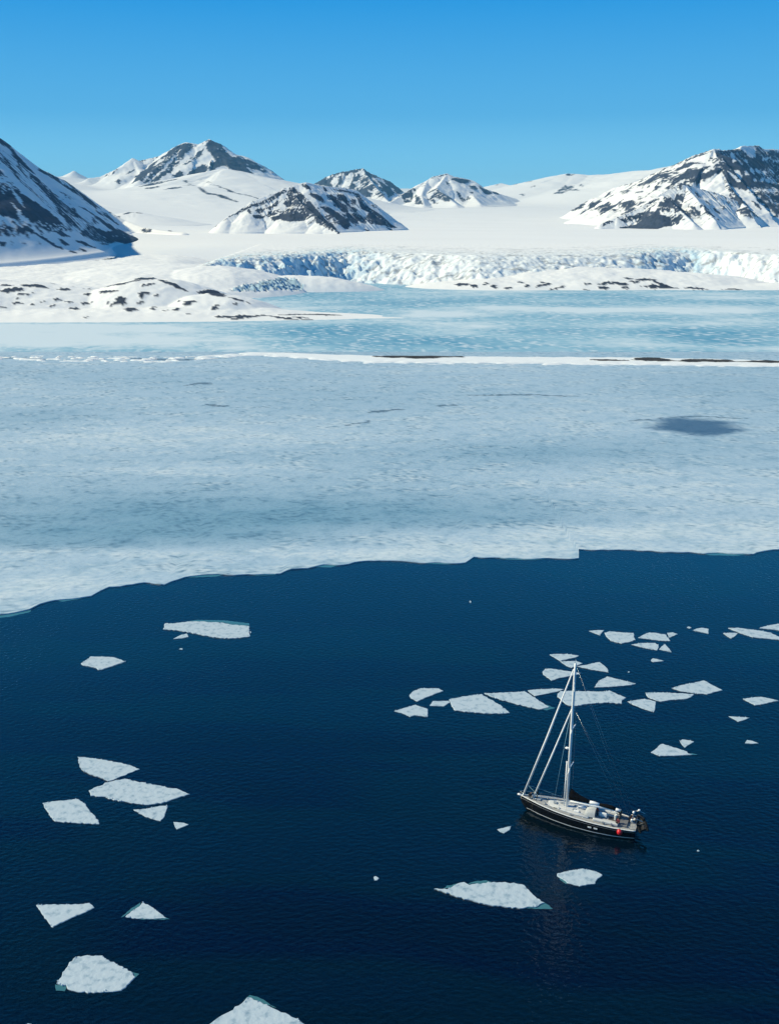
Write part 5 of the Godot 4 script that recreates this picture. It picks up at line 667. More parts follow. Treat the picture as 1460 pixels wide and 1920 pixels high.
	snow_4.add(PackedVector2Array([Vector2(-258, -2343), Vector2(-254, -2342), Vector2(-252, -2343), Vector2(-251, -2346), Vector2(-249, -2348), Vector2(-250, -2350), Vector2(-252, -2350), Vector2(-255, -2350), Vector2(-257, -2348), Vector2(-258, -2344)]))
	mountain("dark pyramid shaped mountain with ribbed snow gullies", [
		[-371.5, -2340, 88.88, -320.7, -2380, 123, 0, 0.72, 0.8],
		[-320.7, -2380, 123, -250.9, -2430, 153.3, 64.67, 0.72, 0.8],
		[-250.9, -2430, 153.3, -219.4, -2445, 163.2, 150.5, 0.72, 0.8],
		[-219.4, -2445, 163.2, -198.6, -2455, 168.3, 185.4, 0.72, 0.8],
		[-198.6, -2455, 168.3, -167, -2490, 162, 208.4, 0.72, 0.8],
		[-167, -2490, 162, -118, -2540, 158.2, 255.6, 0.72, 0.8],
		[-118, -2540, 158.2, -82.62, -2580, 152.8, 325.6, 0.72, 0.8],
		[-82.62, -2580, 152.8, -53.66, -2590, 128.8, 379, 0.72, 0.8],
		[-53.66, -2590, 128.8, -24.17, -2585, 103.2, 409.7, 0.72, 0.8],
		[-24.17, -2585, 103.2, 10.66, -2555, 71.27, 439.6, 0.72, 0.8],
		[-232.9, -2440, 157.1, -210, -2385, 126.5, 0, 0.62, 0.7],
		[-210, -2385, 126.5, -156.4, -2310, 85.57, 59.58, 0.62, 0.7],
		[-156.4, -2310, 85.57, -115.5, -2255, 58.81, 151.8, 0.62, 0.7]], 2.4, 1.8, rock_4, snow_4, -0.36, 4.0, 0.80, 0.20, 4.0, 140, 2.3, "mountain")
	var rock_shade_5 := Patches.new(); var snow_5 := Patches.new()
	rock_shade_5.add(PackedVector2Array([Vector2(-486, -6977), Vector2(-435, -6989), Vector2(-358, -6958), Vector2(-394, -6907), Vector2(-372, -6845), Vector2(-430, -6889)]))
	rock_shade_5.add(PackedVector2Array([Vector2(-360, -6997), Vector2(-266, -6999), Vector2(-182, -7000), Vector2(-218, -6957), Vector2(-293, -6968)]))
	rock_shade_5.add(PackedVector2Array([Vector2(-173, -6993), Vector2(-108, -7055), Vector2(-33, -7105), Vector2(34, -7193), Vector2(97, -7172), Vector2(42, -6821), Vector2(-4, -6737), Vector2(-32, -6773), Vector2(-69, -6838), Vector2(-106, -6904), Vector2(-161, -6901)]))  # shaded right side of the peak, painted dark as if bare rock
	rock_shade_5.add(PackedVector2Array([Vector2(-197, -6857), Vector2(-161, -6883), Vector2(-123, -6803), Vector2(-149, -6753), Vector2(-178, -6791)]))
	rock_shade_5.add(PackedVector2Array([Vector2(-223, -6789), Vector2(-167, -6732), Vector2(-129, -6633), Vector2(-193, -6671)]))
	rock_shade_5.add(PackedVector2Array([Vector2(-381, -6848), Vector2(-345, -6854), Vector2(-325, -6819), Vector2(-361, -6811)]))
	rock_shade_5.add(PackedVector2Array([Vector2(-293, -6917), Vector2(-283, -6894), Vector2(-272, -6876), Vector2(-260, -6863), Vector2(-245, -6858), Vector2(-242, -6867), Vector2(-251, -6891), Vector2(-263, -6903), Vector2(-276, -6914), Vector2(-290, -6926)]))
	rock_shade_5.add(PackedVector2Array([Vector2(-94, -6615), Vector2(-79, -6590), Vector2(-63, -6571), Vector2(-48, -6552), Vector2(-32, -6722), Vector2(-31, -6752), Vector2(-46, -6698), Vector2(-61, -6594), Vector2(-76, -6612), Vector2(-93, -6625)]))
	rock_shade_5.add(PackedVector2Array([Vector2(-241, -6746), Vector2(-228, -6725), Vector2(-215, -6688), Vector2(-201, -6658), Vector2(-188, -6642), Vector2(-174, -6628), Vector2(-173, -6636), Vector2(-186, -6659), Vector2(-199, -6694), Vector2(-212, -6729), Vector2(-226, -6743), Vector2(-240, -6753)]))
	snow_5.add(PackedVector2Array([Vector2(-52, -6956), Vector2(-47, -6923), Vector2(-41, -6900), Vector2(-32, -6890), Vector2(-25, -6873), Vector2(-15, -6867), Vector2(-12, -6877), Vector2(-17, -6903), Vector2(-25, -6920), Vector2(-31, -6952), Vector2(-40, -6970), Vector2(-50, -7043)]))
	snow_5.add(PackedVector2Array([Vector2(4, -6897), Vector2(9, -6885), Vector2(14, -6870), Vector2(20, -6864), Vector2(27, -6861), Vector2(34, -6857), Vector2(41, -6856), Vector2(43, -6867), Vector2(38, -6880), Vector2(32, -6890), Vector2(27, -6903), Vector2(21, -6911), Vector2(13, -6907), Vector2(6, -6908)]))
	snow_5.add(PackedVector2Array([Vector2(-107, -6922), Vector2(-102, -6905), Vector2(-97, -6887), Vector2(-91, -6872), Vector2(-84, -6860), Vector2(-79, -6844), Vector2(-73, -6829), Vector2(-65, -6818), Vector2(-58, -6806), Vector2(-51, -6794), Vector2(-49, -6799), Vector2(-54, -6814), Vector2(-60, -6830), Vector2(-64, -6847), Vector2(-71, -6861), Vector2(-78, -6872), Vector2(-83, -6890), Vector2(-90, -6903), Vector2(-98, -6914), Vector2(-105, -6927)]))
	snow_5.add(PackedVector2Array([Vector2(-81, -7087), Vector2(-75, -7076), Vector2(-68, -7094), Vector2(-61, -7100), Vector2(-53, -7109), Vector2(-52, -7108), Vector2(-58, -7100), Vector2(-65, -7101), Vector2(-72, -7095), Vector2(-80, -7087)]))
	mountain("far rugged mountain with mixed snow and rock", [
		[-560, -7000, 257.1, -498, -7000, 284.5, 0, 0.6, 0.8],
		[-498, -7000, 284.5, -425, -7000, 328.9, 62.02, 0.6, 0.8],
		[-425, -7000, 328.9, -323.7, -7000, 359.6, 135, 0.6, 0.8],
		[-323.7, -7000, 359.6, -251.7, -7000, 369.7, 236.3, 0.6, 0.8],
		[-251.7, -7000, 369.7, -179.7, -7000, 379.9, 308.4, 0.6, 0.8],
		[-179.7, -7000, 379.9, -109.2, -7080, 345.3, 380.4, 0.6, 0.8],
		[-109.2, -7080, 345.3, -54.98, -7120, 322.4, 487, 0.6, 0.8],
		[-54.98, -7120, 322.4, 18.57, -7200, 282.7, 554.4, 0.6, 0.8],
		[18.57, -7200, 282.7, 120.8, -7300, 220.8, 663, 0.6, 0.8],
		[-179.6, -6995, 376.3, -104.4, -6750, 274.6, 0, 0.5, 0.95],
		[-104.4, -6750, 274.6, -6.68, -6450, 162.2, 256.3, 0.5, 0.95]], 7.0, 6.0, rock_shade_5, snow_5, 0.06, 18.0, 0.90, 0.70, 3.0, 150, 7.5, "mountain")
	var rock_6 := Patches.new(); var snow_6 := Patches.new()
	rock_6.add(PackedVector2Array([Vector2(-4, -5811), Vector2(59, -5806), Vector2(135, -5714), Vector2(142, -5707), Vector2(126, -5645), Vector2(115, -5515), Vector2(79, -5579)]))
	rock_6.add(PackedVector2Array([Vector2(141, -5634), Vector2(160, -5533), Vector2(179, -5407), Vector2(137, -5471)]))
	rock_6.add(PackedVector2Array([Vector2(213, -5547), Vector2(261, -5629), Vector2(288, -5555), Vector2(362, -5588), Vector2(312, -5436), Vector2(257, -5524)]))
	rock_6.add(PackedVector2Array([Vector2(197, -5528), Vector2(207, -5521), Vector2(218, -5513), Vector2(229, -5492), Vector2(241, -5476), Vector2(254, -5461), Vector2(256, -5469), Vector2(246, -5495), Vector2(236, -5518), Vector2(225, -5538), Vector2(212, -5541), Vector2(199, -5540)]))
	rock_6.add(PackedVector2Array([Vector2(231, -5820), Vector2(238, -5816), Vector2(244, -5813), Vector2(249, -5822), Vector2(255, -5834), Vector2(254, -5842), Vector2(247, -5832), Vector2(240, -5830), Vector2(235, -5823), Vector2(230, -5817)]))
	rock_6.add(PackedVector2Array([Vector2(259, -5842), Vector2(271, -5845), Vector2(283, -5849), Vector2(294, -5858), Vector2(306, -5867), Vector2(317, -5880), Vector2(328, -5894), Vector2(327, -5895), Vector2(315, -5885), Vector2(303, -5875), Vector2(291, -5867), Vector2(280, -5858), Vector2(269, -5851), Vector2(258, -5843)]))
	rock_6.add(PackedVector2Array([Vector2(348, -5833), Vector2(368, -5824), Vector2(390, -5825), Vector2(415, -5852), Vector2(442, -5916), Vector2(469, -5970), Vector2(470, -5987), Vector2(446, -5969), Vector2(422, -5953), Vector2(400, -5936), Vector2(374, -5877), Vector2(349, -5847)]))
	rock_6.add(PackedVector2Array([Vector2(442, -5842), Vector2(451, -5817), Vector2(463, -5812), Vector2(477, -5824), Vector2(496, -5864), Vector2(500, -5885), Vector2(491, -5907), Vector2(478, -5909), Vector2(464, -5903), Vector2(448, -5888)]))
	rock_6.add(PackedVector2Array([Vector2(506, -5914), Vector2(520, -5884), Vector2(533, -5853), Vector2(552, -5853), Vector2(575, -5872), Vector2(582, -5902), Vector2(571, -5941), Vector2(558, -5980), Vector2(534, -5953), Vector2(514, -5951)]))
	rock_6.add(PackedVector2Array([Vector2(443, -5726), Vector2(447, -5717), Vector2(453, -5718), Vector2(459, -5718), Vector2(467, -5733), Vector2(468, -5745), Vector2(463, -5748), Vector2(458, -5750), Vector2(451, -5746), Vector2(444, -5733)]))
	rock_6.add(PackedVector2Array([Vector2(382, -5649), Vector2(386, -5629), Vector2(391, -5611), Vector2(401, -5608), Vector2(415, -5614), Vector2(420, -5627), Vector2(417, -5651), Vector2(411, -5666), Vector2(400, -5665), Vector2(388, -5663)]))
	rock_6.add(PackedVector2Array([Vector2(423, -5663), Vector2(425, -5651), Vector2(430, -5650), Vector2(435, -5648), Vector2(441, -5648), Vector2(443, -5660), Vector2(441, -5676), Vector2(437, -5681), Vector2(432, -5683), Vector2(425, -5674)]))
	rock_6.add(PackedVector2Array([Vector2(587, -5950), Vector2(594, -5930), Vector2(602, -5918), Vector2(612, -5917), Vector2(629, -5958), Vector2(651, -6148), Vector2(644, -6159), Vector2(633, -6158), Vector2(621, -6146), Vector2(607, -6128)]))
	rock_6.add(PackedVector2Array([Vector2(28, -5807), Vector2(51, -5804), Vector2(74, -5802), Vector2(97, -5801), Vector2(116, -5694), Vector2(139, -5720), Vector2(162, -5743), Vector2(186, -5774), Vector2(210, -5796), Vector2(235, -5824), Vector2(234, -5822), Vector2(209, -5798), Vector2(184, -5768), Vector2(160, -5741), Vector2(135, -5715), Vector2(113, -5689), Vector2(93, -5801), Vector2(71, -5807), Vector2(49, -5812), Vector2(27, -5805)]))
	rock_6.add(PackedVector2Array([Vector2(208, -5611), Vector2(217, -5609), Vector2(225, -5607), Vector2(232, -5612), Vector2(240, -5614), Vector2(247, -5622), Vector2(255, -5627), Vector2(262, -5634), Vector2(262, -5649), Vector2(253, -5642), Vector2(245, -5639), Vector2(237, -5657), Vector2(229, -5639), Vector2(222, -5642), Vector2(215, -5630), Vector2(208, -5621)]))
	rock_6.add(PackedVector2Array([Vector2(371, -5702), Vector2(374, -5686), Vector2(378, -5670), Vector2(383, -5657), Vector2(391, -5649), Vector2(393, -5652), Vector2(391, -5670), Vector2(387, -5685), Vector2(380, -5696), Vector2(374, -5707)]))
	rock_6.add(PackedVector2Array([Vector2(314, -5794), Vector2(315, -5776), Vector2(317, -5760), Vector2(320, -5748), Vector2(326, -5741), Vector2(330, -5748), Vector2(330, -5767), Vector2(327, -5780), Vector2(322, -5791), Vector2(316, -5799)]))
	rock_6.add(PackedVector2Array([Vector2(451, -5779), Vector2(457, -5778), Vector2(464, -5778), Vector2(472, -5789), Vector2(480, -5808), Vector2(482, -5825), Vector2(476, -5826), Vector2(468, -5821), Vector2(460, -5804), Vector2(452, -5790)]))
	snow_6.add(PackedVector2Array([Vector2(125, -5696), Vector2(124, -5684), Vector2(125, -5673), Vector2(127, -5665), Vector2(132, -5659), Vector2(135, -5664), Vector2(137, -5679), Vector2(135, -5688), Vector2(133, -5694), Vector2(128, -5699)]))
	mountain("snowy mountain with dark foot rocks right of centre", [
		[-22.61, -5450, 136.4, 43.48, -5600, 173.3, 0, 0.52, 0.7],
		[43.48, -5600, 173.3, 117.7, -5700, 219.5, 163.9, 0.52, 0.7],
		[117.7, -5700, 219.5, 209.1, -5800, 269.9, 288.5, 0.52, 0.7],
		[209.1, -5800, 269.9, 246.4, -5840, 291, 423.9, 0.52, 0.7],
		[246.4, -5840, 291, 327.6, -5900, 310.2, 478.6, 0.52, 0.7],
		[327.6, -5900, 310.2, 366.1, -5930, 293.9, 579.5, 0.52, 0.7],
		[366.1, -5930, 293.9, 417.2, -5960, 289.1, 628.4, 0.52, 0.7],
		[417.2, -5960, 289.1, 469.7, -6000, 278.6, 687.6, 0.52, 0.7],
		[469.7, -6000, 278.6, 499.1, -6050, 256.5, 753.6, 0.52, 0.7],
		[499.1, -6050, 256.5, 551, -6100, 236.9, 811.6, 0.52, 0.7],
		[551, -6100, 236.9, 689.5, -6200, 196.5, 883.7, 0.52, 0.7],
		[689.5, -6200, 196.5, 760.4, -6250, 178.8, 1055, 0.52, 0.7],
		[208.8, -5790, 266.7, 172.5, -5560, 189.2, 0, 0.5, 0.6],
		[172.5, -5560, 189.2, 182.1, -5400, 136, 232.8, 0.5, 0.6],
		[327.3, -5895, 307.1, 256.6, -5650, 226.8, 0, 0.5, 0.6],
		[256.6, -5650, 226.8, 348.7, -5380, 141.2, 255, 0.5, 0.6],
		[469.4, -5995, 275.6, 456.9, -5700, 191.5, 0, 0.4, 0.5],
		[456.9, -5700, 191.5, 484.8, -5500, 142.2, 295.3, 0.4, 0.5]], 7.0, 5.2, rock_6, snow_6, -0.50, 12.0, 0.80, 0.30, 3.0, 160, 6.5, "mountain")
	var rock_7 := Patches.new(); var snow_7 := Patches.new()
	rock_7.add(PackedVector2Array([Vector2(1009, -6360), Vector2(1146, -7034), Vector2(1232, -7288), Vector2(1257, -7085), Vector2(1117, -6360), Vector2(1037, -6215)]))
	rock_7.add(PackedVector2Array([Vector2(1116, -6306), Vector2(1117, -6259), Vector2(1118, -6215), Vector2(1126, -6209), Vector2(1137, -6227), Vector2(1143, -6259), Vector2(1146, -6326), Vector2(1146, -6373), Vector2(1135, -6366), Vector2(1126, -6364)]))
	rock_7.add(PackedVector2Array([Vector2(1296, -7630), Vector2(1309, -7609), Vector2(1325, -7605), Vector2(1342, -7615), Vector2(1362, -7645), Vector2(1363, -7654), Vector2(1347, -7659), Vector2(1335, -7682), Vector2(1321, -7691), Vector2(1301, -7660)]))
	rock_7.add(PackedVector2Array([Vector2(1021, -7730), Vector2(1021, -7638), Vector2(1030, -7628), Vector2(1039, -7616), Vector2(1052, -7638), Vector2(1076, -7734), Vector2(1081, -7777), Vector2(1068, -7770), Vector2(1052, -7734), Vector2(1070, -7942), Vector2(1038, -7784), Vector2(1051, -7960)]))
	rock_7.add(PackedVector2Array([Vector2(987, -7314), Vector2(998, -7310), Vector2(1009, -7314), Vector2(1021, -7328), Vector2(1035, -7363), Vector2(1036, -7380), Vector2(1026, -7394), Vector2(1014, -7385), Vector2(1002, -7365), Vector2(989, -7338)]))
	rock_7.add(PackedVector2Array([Vector2(944, -7986), Vector2(953, -7972), Vector2(964, -7983), Vector2(975, -7988), Vector2(985, -7995), Vector2(954, -7744), Vector2(946, -7756), Vector2(965, -7995), Vector2(955, -7994), Vector2(944, -7986)]))
	rock_7.add(PackedVector2Array([Vector2(895, -7093), Vector2(897, -7055), Vector2(904, -7044), Vector2(910, -7031), Vector2(919, -7038), Vector2(923, -7059), Vector2(919, -7090), Vector2(913, -7104), Vector2(907, -7119), Vector2(897, -7108)]))
	rock_7.add(PackedVector2Array([Vector2(1300, -7053), Vector2(1292, -6992), Vector2(1206, -6509), Vector2(1195, -6425), Vector2(1197, -6407), Vector2(1208, -6458), Vector2(1305, -6995), Vector2(1308, -7037), Vector2(1308, -7064), Vector2(1305, -7076)]))
	rock_7.add(PackedVector2Array([Vector2(812, -8083), Vector2(818, -8041), Vector2(826, -8024), Vector2(837, -8031), Vector2(848, -8043), Vector2(851, -8067), Vector2(840, -8066), Vector2(829, -8061), Vector2(819, -8057), Vector2(812, -8085)]))
	mountain("long smooth white skyline ridge", [
		[729.4, -8300, 245.5, 825.1, -8200, 292, 0, 0.22, 0.4],
		[825.1, -8200, 292, 876.8, -8100, 317.4, 138.4, 0.22, 0.4],
		[876.8, -8100, 317.4, 928.4, -8000, 299.1, 251, 0.22, 0.4],
		[928.4, -8000, 299.1, 1051, -8000, 322.6, 363.5, 0.22, 0.4],
		[1051, -8000, 322.6, 1204, -7800, 355.1, 486.3, 0.22, 0.4],
		[1204, -7800, 355.1, 1314, -7700, 374.3, 738, 0.22, 0.4],
		[1314, -7700, 374.3, 1396, -7650, 368.8, 886.8, 0.22, 0.4],
		[1396, -7650, 368.8, 1466, -7600, 359.6, 983, 0.22, 0.4],
		[1466, -7600, 359.6, 1600, -7500, 363.5, 1069, 0.22, 0.4],
		[1600, -7500, 363.5, 1706, -7300, 377.8, 1236, 0.22, 0.4],
		[1706, -7300, 377.8, 1769, -7000, 369.7, 1462, 0.22, 0.4],
		[1769, -7000, 369.7, 1800, -6500, 385.1, 1769, 0.22, 0.4],
		[1800, -6500, 385.1, 2127, -6200, 395.9, 2270, 0.22, 0.4],
		[1306, -7695, 370.4, 1189, -7200, 261.6, 0, 0.25, 0.3],
		[1189, -7200, 261.6, 1091, -6800, 199.1, 508.5, 0.25, 0.3]], 14.0, 12.0, rock_7, snow_7, -1.20, 6.0, 0.50, 0.40, 3.0, 170, 11.0, "mountain")
	var rock_8 := Patches.new(); var snow_8 := Patches.new()
	rock_8.add(PackedVector2Array([Vector2(995, -3198), Vector2(1076, -3336), Vector2(1157, -3508), Vector2(1170, -3487), Vector2(1191, -3518), Vector2(1242, -3591), Vector2(1292, -3656), Vector2(1296, -3651), Vector2(1441, -3851), Vector2(1555, -3982), Vector2(1356, -3421), Vector2(1143, -3024), Vector2(1117, -3018), Vector2(1085, -3006), Vector2(1061, -2990), Vector2(1024, -2978), Vector2(1003, -2996), Vector2(981, -3004), Vector2(980, -3042), Vector2(984, -3099), Vector2(990, -3151)]))
	rock_8.add(PackedVector2Array([Vector2(826, -3662), Vector2(838, -3647), Vector2(850, -3636), Vector2(860, -3622), Vector2(869, -3596), Vector2(880, -3580), Vector2(892, -3577), Vector2(899, -3553), Vector2(897, -3485), Vector2(903, -3457), Vector2(909, -3486), Vector2(898, -3499), Vector2(892, -3532), Vector2(888, -3579), Vector2(877, -3591), Vector2(868, -3611), Vector2(858, -3627), Vector2(846, -3636), Vector2(835, -3650), Vector2(824, -3661)]))
	rock_8.add(PackedVector2Array([Vector2(866, -3161), Vector2(876, -3150), Vector2(886, -3139), Vector2(897, -3133), Vector2(909, -3135), Vector2(921, -3135), Vector2(932, -3128), Vector2(945, -3132), Vector2(960, -3143), Vector2(975, -3150), Vector2(976, -3159), Vector2(961, -3153), Vector2(950, -3163), Vector2(940, -3173), Vector2(928, -3174), Vector2(919, -3192), Vector2(927, -3264), Vector2(899, -3207), Vector2(883, -3189), Vector2(870, -3182)]))
	rock_8.add(PackedVector2Array([Vector2(854, -3066), Vector2(867, -3061), Vector2(880, -3054), Vector2(894, -3058), Vector2(908, -3057), Vector2(928, -3083), Vector2(942, -3086), Vector2(957, -3096), Vector2(958, -3103), Vector2(944, -3108), Vector2(925, -3094), Vector2(912, -3098), Vector2(898, -3093), Vector2(884, -3095), Vector2(870, -3085), Vector2(855, -3080)]))
	rock_8.add(PackedVector2Array([Vector2(879, -3032), Vector2(895, -3029), Vector2(915, -3043), Vector2(930, -3045), Vector2(947, -3048), Vector2(963, -3055), Vector2(980, -3064), Vector2(981, -3075), Vector2(965, -3075), Vector2(949, -3073), Vector2(933, -3070), Vector2(917, -3068), Vector2(897, -3049), Vector2(881, -3044)]))
	rock_8.add(PackedVector2Array([Vector2(961, -3088), Vector2(968, -3090), Vector2(976, -3094), Vector2(983, -3100), Vector2(991, -3111), Vector2(990, -3117), Vector2(982, -3115), Vector2(975, -3110), Vector2(967, -3102), Vector2(961, -3093)]))
	rock_8.add(PackedVector2Array([Vector2(920, -3458), Vector2(926, -3426), Vector2(930, -3382), Vector2(924, -3308), Vector2(934, -3290), Vector2(944, -3272), Vector2(952, -3250), Vector2(950, -3195), Vector2(962, -3189), Vector2(976, -3186), Vector2(976, -3189), Vector2(965, -3198), Vector2(966, -3253), Vector2(958, -3276), Vector2(950, -3298), Vector2(937, -3308), Vector2(938, -3361), Vector2(937, -3411), Vector2(927, -3431), Vector2(923, -3471)]))
	rock_8.add(PackedVector2Array([Vector2(966, -2952), Vector2(993, -2962), Vector2(1001, -2923), Vector2(1010, -2879), Vector2(971, -2852), Vector2(957, -2907)]))
	rock_8.add(PackedVector2Array([Vector2(1026, -2923), Vector2(1028, -2914), Vector2(1030, -2904), Vector2(1032, -2895), Vector2(1036, -2888), Vector2(1041, -2883), Vector2(1043, -2887), Vector2(1043, -2898), Vector2(1041, -2907), Vector2(1037, -2914), Vector2(1033, -2920), Vector2(1029, -2927)]))
	rock_8.add(PackedVector2Array([Vector2(876, -3158), Vector2(881, -3156), Vector2(886, -3154), Vector2(892, -3157), Vector2(898, -3168), Vector2(899, -3176), Vector2(896, -3185), Vector2(891, -3184), Vector2(884, -3175), Vector2(878, -3167)]))
	snow_8.add(PackedVector2Array([Vector2(1092, -3346), Vector2(1117, -3380), Vector2(1055, -3155), Vector2(1034, -3133)]))
	snow_8.add(PackedVector2Array([Vector2(1175, -3498), Vector2(1216, -3554), Vector2(1267, -3621), Vector2(1231, -3509), Vector2(1201, -3473), Vector2(1186, -3487)]))
	snow_8.add(PackedVector2Array([Vector2(1028, -3101), Vector2(1027, -3088), Vector2(1029, -3078), Vector2(1033, -3071), Vector2(1041, -3070), Vector2(1046, -3077), Vector2(1048, -3092), Vector2(1046, -3101), Vector2(1040, -3105), Vector2(1032, -3106)]))
	snow_8.add(PackedVector2Array([Vector2(1062, -3106), Vector2(1057, -3092), Vector2(1057, -3086), Vector2(1061, -3085), Vector2(1065, -3083), Vector2(1070, -3091), Vector2(1073, -3102), Vector2(1076, -3115), Vector2(1076, -3122), Vector2(1068, -3116)]))
	snow_8.add(PackedVector2Array([Vector2(1161, -3350), Vector2(1152, -3326), Vector2(1155, -3323), Vector2(1094, -3139), Vector2(1166, -3331), Vector2(1177, -3353), Vector2(1184, -3373), Vector2(1184, -3381), Vector2(1184, -3388), Vector2(1172, -3373)]))
	snow_8.add(PackedVector2Array([Vector2(1209, -3434), Vector2(1198, -3404), Vector2(1194, -3386), Vector2(1197, -3384), Vector2(1209, -3397), Vector2(1218, -3415), Vector2(1224, -3428), Vector2(1224, -3435), Vector2(1220, -3438), Vector2(1213, -3437)]))
	snow_8.add(PackedVector2Array([Vector2(1231, -3437), Vector2(1230, -3430), Vector2(1232, -3426), Vector2(1234, -3424), Vector2(1243, -3429), Vector2(1248, -3437), Vector2(1252, -3451), Vector2(1248, -3452), Vector2(1244, -3451), Vector2(1236, -3445)]))
	snow_8.add(PackedVector2Array([Vector2(1271, -3489), Vector2(1272, -3481), Vector2(1272, -3470), Vector2(1282, -3481), Vector2(1291, -3488), Vector2(1299, -3505), Vector2(1298, -3512), Vector2(1299, -3524), Vector2(1288, -3513), Vector2(1280, -3505)]))
	snow_8.add(PackedVector2Array([Vector2(1099, -3089), Vector2(1110, -3103), Vector2(1123, -3123), Vector2(1218, -3372), Vector2(1233, -3398), Vector2(1242, -3409), Vector2(1250, -3419), Vector2(1250, -3421), Vector2(1242, -3414), Vector2(1234, -3409), Vector2(1222, -3391), Vector2(1207, -3364), Vector2(1113, -3115), Vector2(1100, -3093)]))
	snow_8.add(PackedVector2Array([Vector2(1087, -3094), Vector2(1082, -3083), Vector2(1080, -3076), Vector2(1080, -3072), Vector2(1084, -3072), Vector2(1089, -3078), Vector2(1094, -3090), Vector2(1096, -3098), Vector2(1096, -3102), Vector2(1092, -3101)]))
	snow_8.add(PackedVector2Array([Vector2(993, -3063), Vector2(997, -3056), Vector2(1000, -3050), Vector2(1002, -3043), Vector2(1006, -3037), Vector2(1010, -3033), Vector2(1014, -3029), Vector2(1018, -3024), Vector2(1023, -3021), Vector2(1038, -3048), Vector2(1040, -3052), Vector2(1037, -3057), Vector2(1024, -3034), Vector2(1020, -3038), Vector2(1017, -3045), Vector2(1013, -3050), Vector2(1009, -3055), Vector2(1004, -3058), Vector2(1000, -3062), Vector2(996, -3066)]))
	snow_8.add(PackedVector2Array([Vector2(1013, -2968), Vector2(1016, -2960), Vector2(1020, -2955), Vector2(1025, -2952), Vector2(1032, -2953), Vector2(1034, -2958), Vector2(1032, -2966), Vector2(1027, -2970), Vector2(1022, -2972), Vector2(1015, -2972)]))
	snow_8.add(PackedVector2Array([Vector2(1120, -3055), Vector2(1120, -3049), Vector2(1123, -3048), Vector2(1126, -3047), Vector2(1133, -3055), Vector2(1137, -3065), Vector2(1139, -3075), Vector2(1135, -3073), Vector2(1131, -3073), Vector2(1125, -3064)]))
	snow_8.add(PackedVector2Array([Vector2(1164, -3418), Vector2(1159, -3402), Vector2(1158, -3394), Vector2(1159, -3392), Vector2(1165, -3399), Vector2(1172, -3411), Vector2(1177, -3427), Vector2(1178, -3435), Vector2(1177, -3436), Vector2(1170, -3430)]))
	snow_8.add(PackedVector2Array([Vector2(1016, -3172), Vector2(1014, -3166), Vector2(1014, -3163), Vector2(1015, -3163), Vector2(1018, -3166), Vector2(1021, -3172), Vector2(1047, -3252), Vector2(1048, -3255), Vector2(1045, -3251), Vector2(1019, -3179)]))
	snow_8.add(PackedVector2Array([Vector2(1265, -3538), Vector2(1280, -3557), Vector2(1297, -3582), Vector2(1312, -3604), Vector2(1329, -3628), Vector2(1330, -3635), Vector2(1316, -3619), Vector2(1302, -3601), Vector2(1286, -3578), Vector2(1267, -3546)]))
	snow_8.add(PackedVector2Array([Vector2(1393, -3788), Vector2(1400, -3791), Vector2(1412, -3806), Vector2(1422, -3817), Vector2(1436, -3838), Vector2(1440, -3849), Vector2(1431, -3839), Vector2(1419, -3824), Vector2(1407, -3807), Vector2(1395, -3792)]))
	snow_8.add(PackedVector2Array([Vector2(1319, -3600), Vector2(1331, -3612), Vector2(1342, -3626), Vector2(1371, -3685), Vector2(1386, -3709), Vector2(1401, -3734), Vector2(1403, -3740), Vector2(1390, -3725), Vector2(1377, -3707), Vector2(1363, -3686), Vector2(1333, -3622), Vector2(1320, -3603)]))
	mountain("high mountain with shaded blue cliff at the right edge", [
		[802.1, -3700, 183, 846.8, -3650, 196.2, 0, 0.56, 0.65],
		[846.8, -3650, 196.2, 893.2, -3580, 218.8, 67.04, 0.56, 0.65],
		[893.2, -3580, 218.8, 916.6, -3500, 236.6, 151.1, 0.56, 0.65],
		[916.6, -3500, 236.6, 944.5, -3400, 254.1, 234.4, 0.56, 0.65],
		[944.5, -3400, 254.1, 965, -3310, 272.4, 338.2, 0.56, 0.65],
		[965, -3310, 272.4, 984.8, -3240, 281.2, 430.5, 0.56, 0.65],
		[984.8, -3240, 281.2, 993.2, -3200, 286.6, 503.3, 0.56, 0.65],
		[993.2, -3200, 286.6, 1045, -3290, 287.1, 0, 0.95, 0.5],
		[1045, -3290, 287.1, 1164, -3480, 297.9, 103.9, 0.95, 0.5],
		[1164, -3480, 297.9, 1181, -3510, 314.8, 328.1, 0.95, 0.5],
		[1181, -3510, 314.8, 1256, -3610, 317.4, 362.8, 0.95, 0.5],
		[1256, -3610, 317.4, 1292, -3660, 323.9, 487.5, 0.95, 0.5],
		[1292, -3660, 323.9, 1315, -3690, 313.4, 548.9, 0.95, 0.5],
		[1315, -3690, 313.4, 1474, -3900, 321.8, 586.9, 0.95, 0.5],
		[1474, -3900, 321.8, 1694, -4150, 348, 850.2, 0.95, 0.5],
		[1694, -4150, 348, 2265, -4600, 451.6, 1183, 0.95, 0.5],
		[991.8, -3195, 284.8, 983.8, -3080, 220.2, 0, 0.5, 0.95],
		[983.8, -3080, 220.2, 974.8, -2960, 166.4, 115.3, 0.5, 0.95],
		[974.8, -2960, 166.4, 984, -2830, 113.3, 235.6, 0.5, 0.95]], 4.0, 3.1, rock_8, snow_8, -0.26, 10.0, 0.90, 0.50, 3.2, 180, 4.0, "mountain")
	var rock_9 := Patches.new(); var snow_9 := Patches.new()
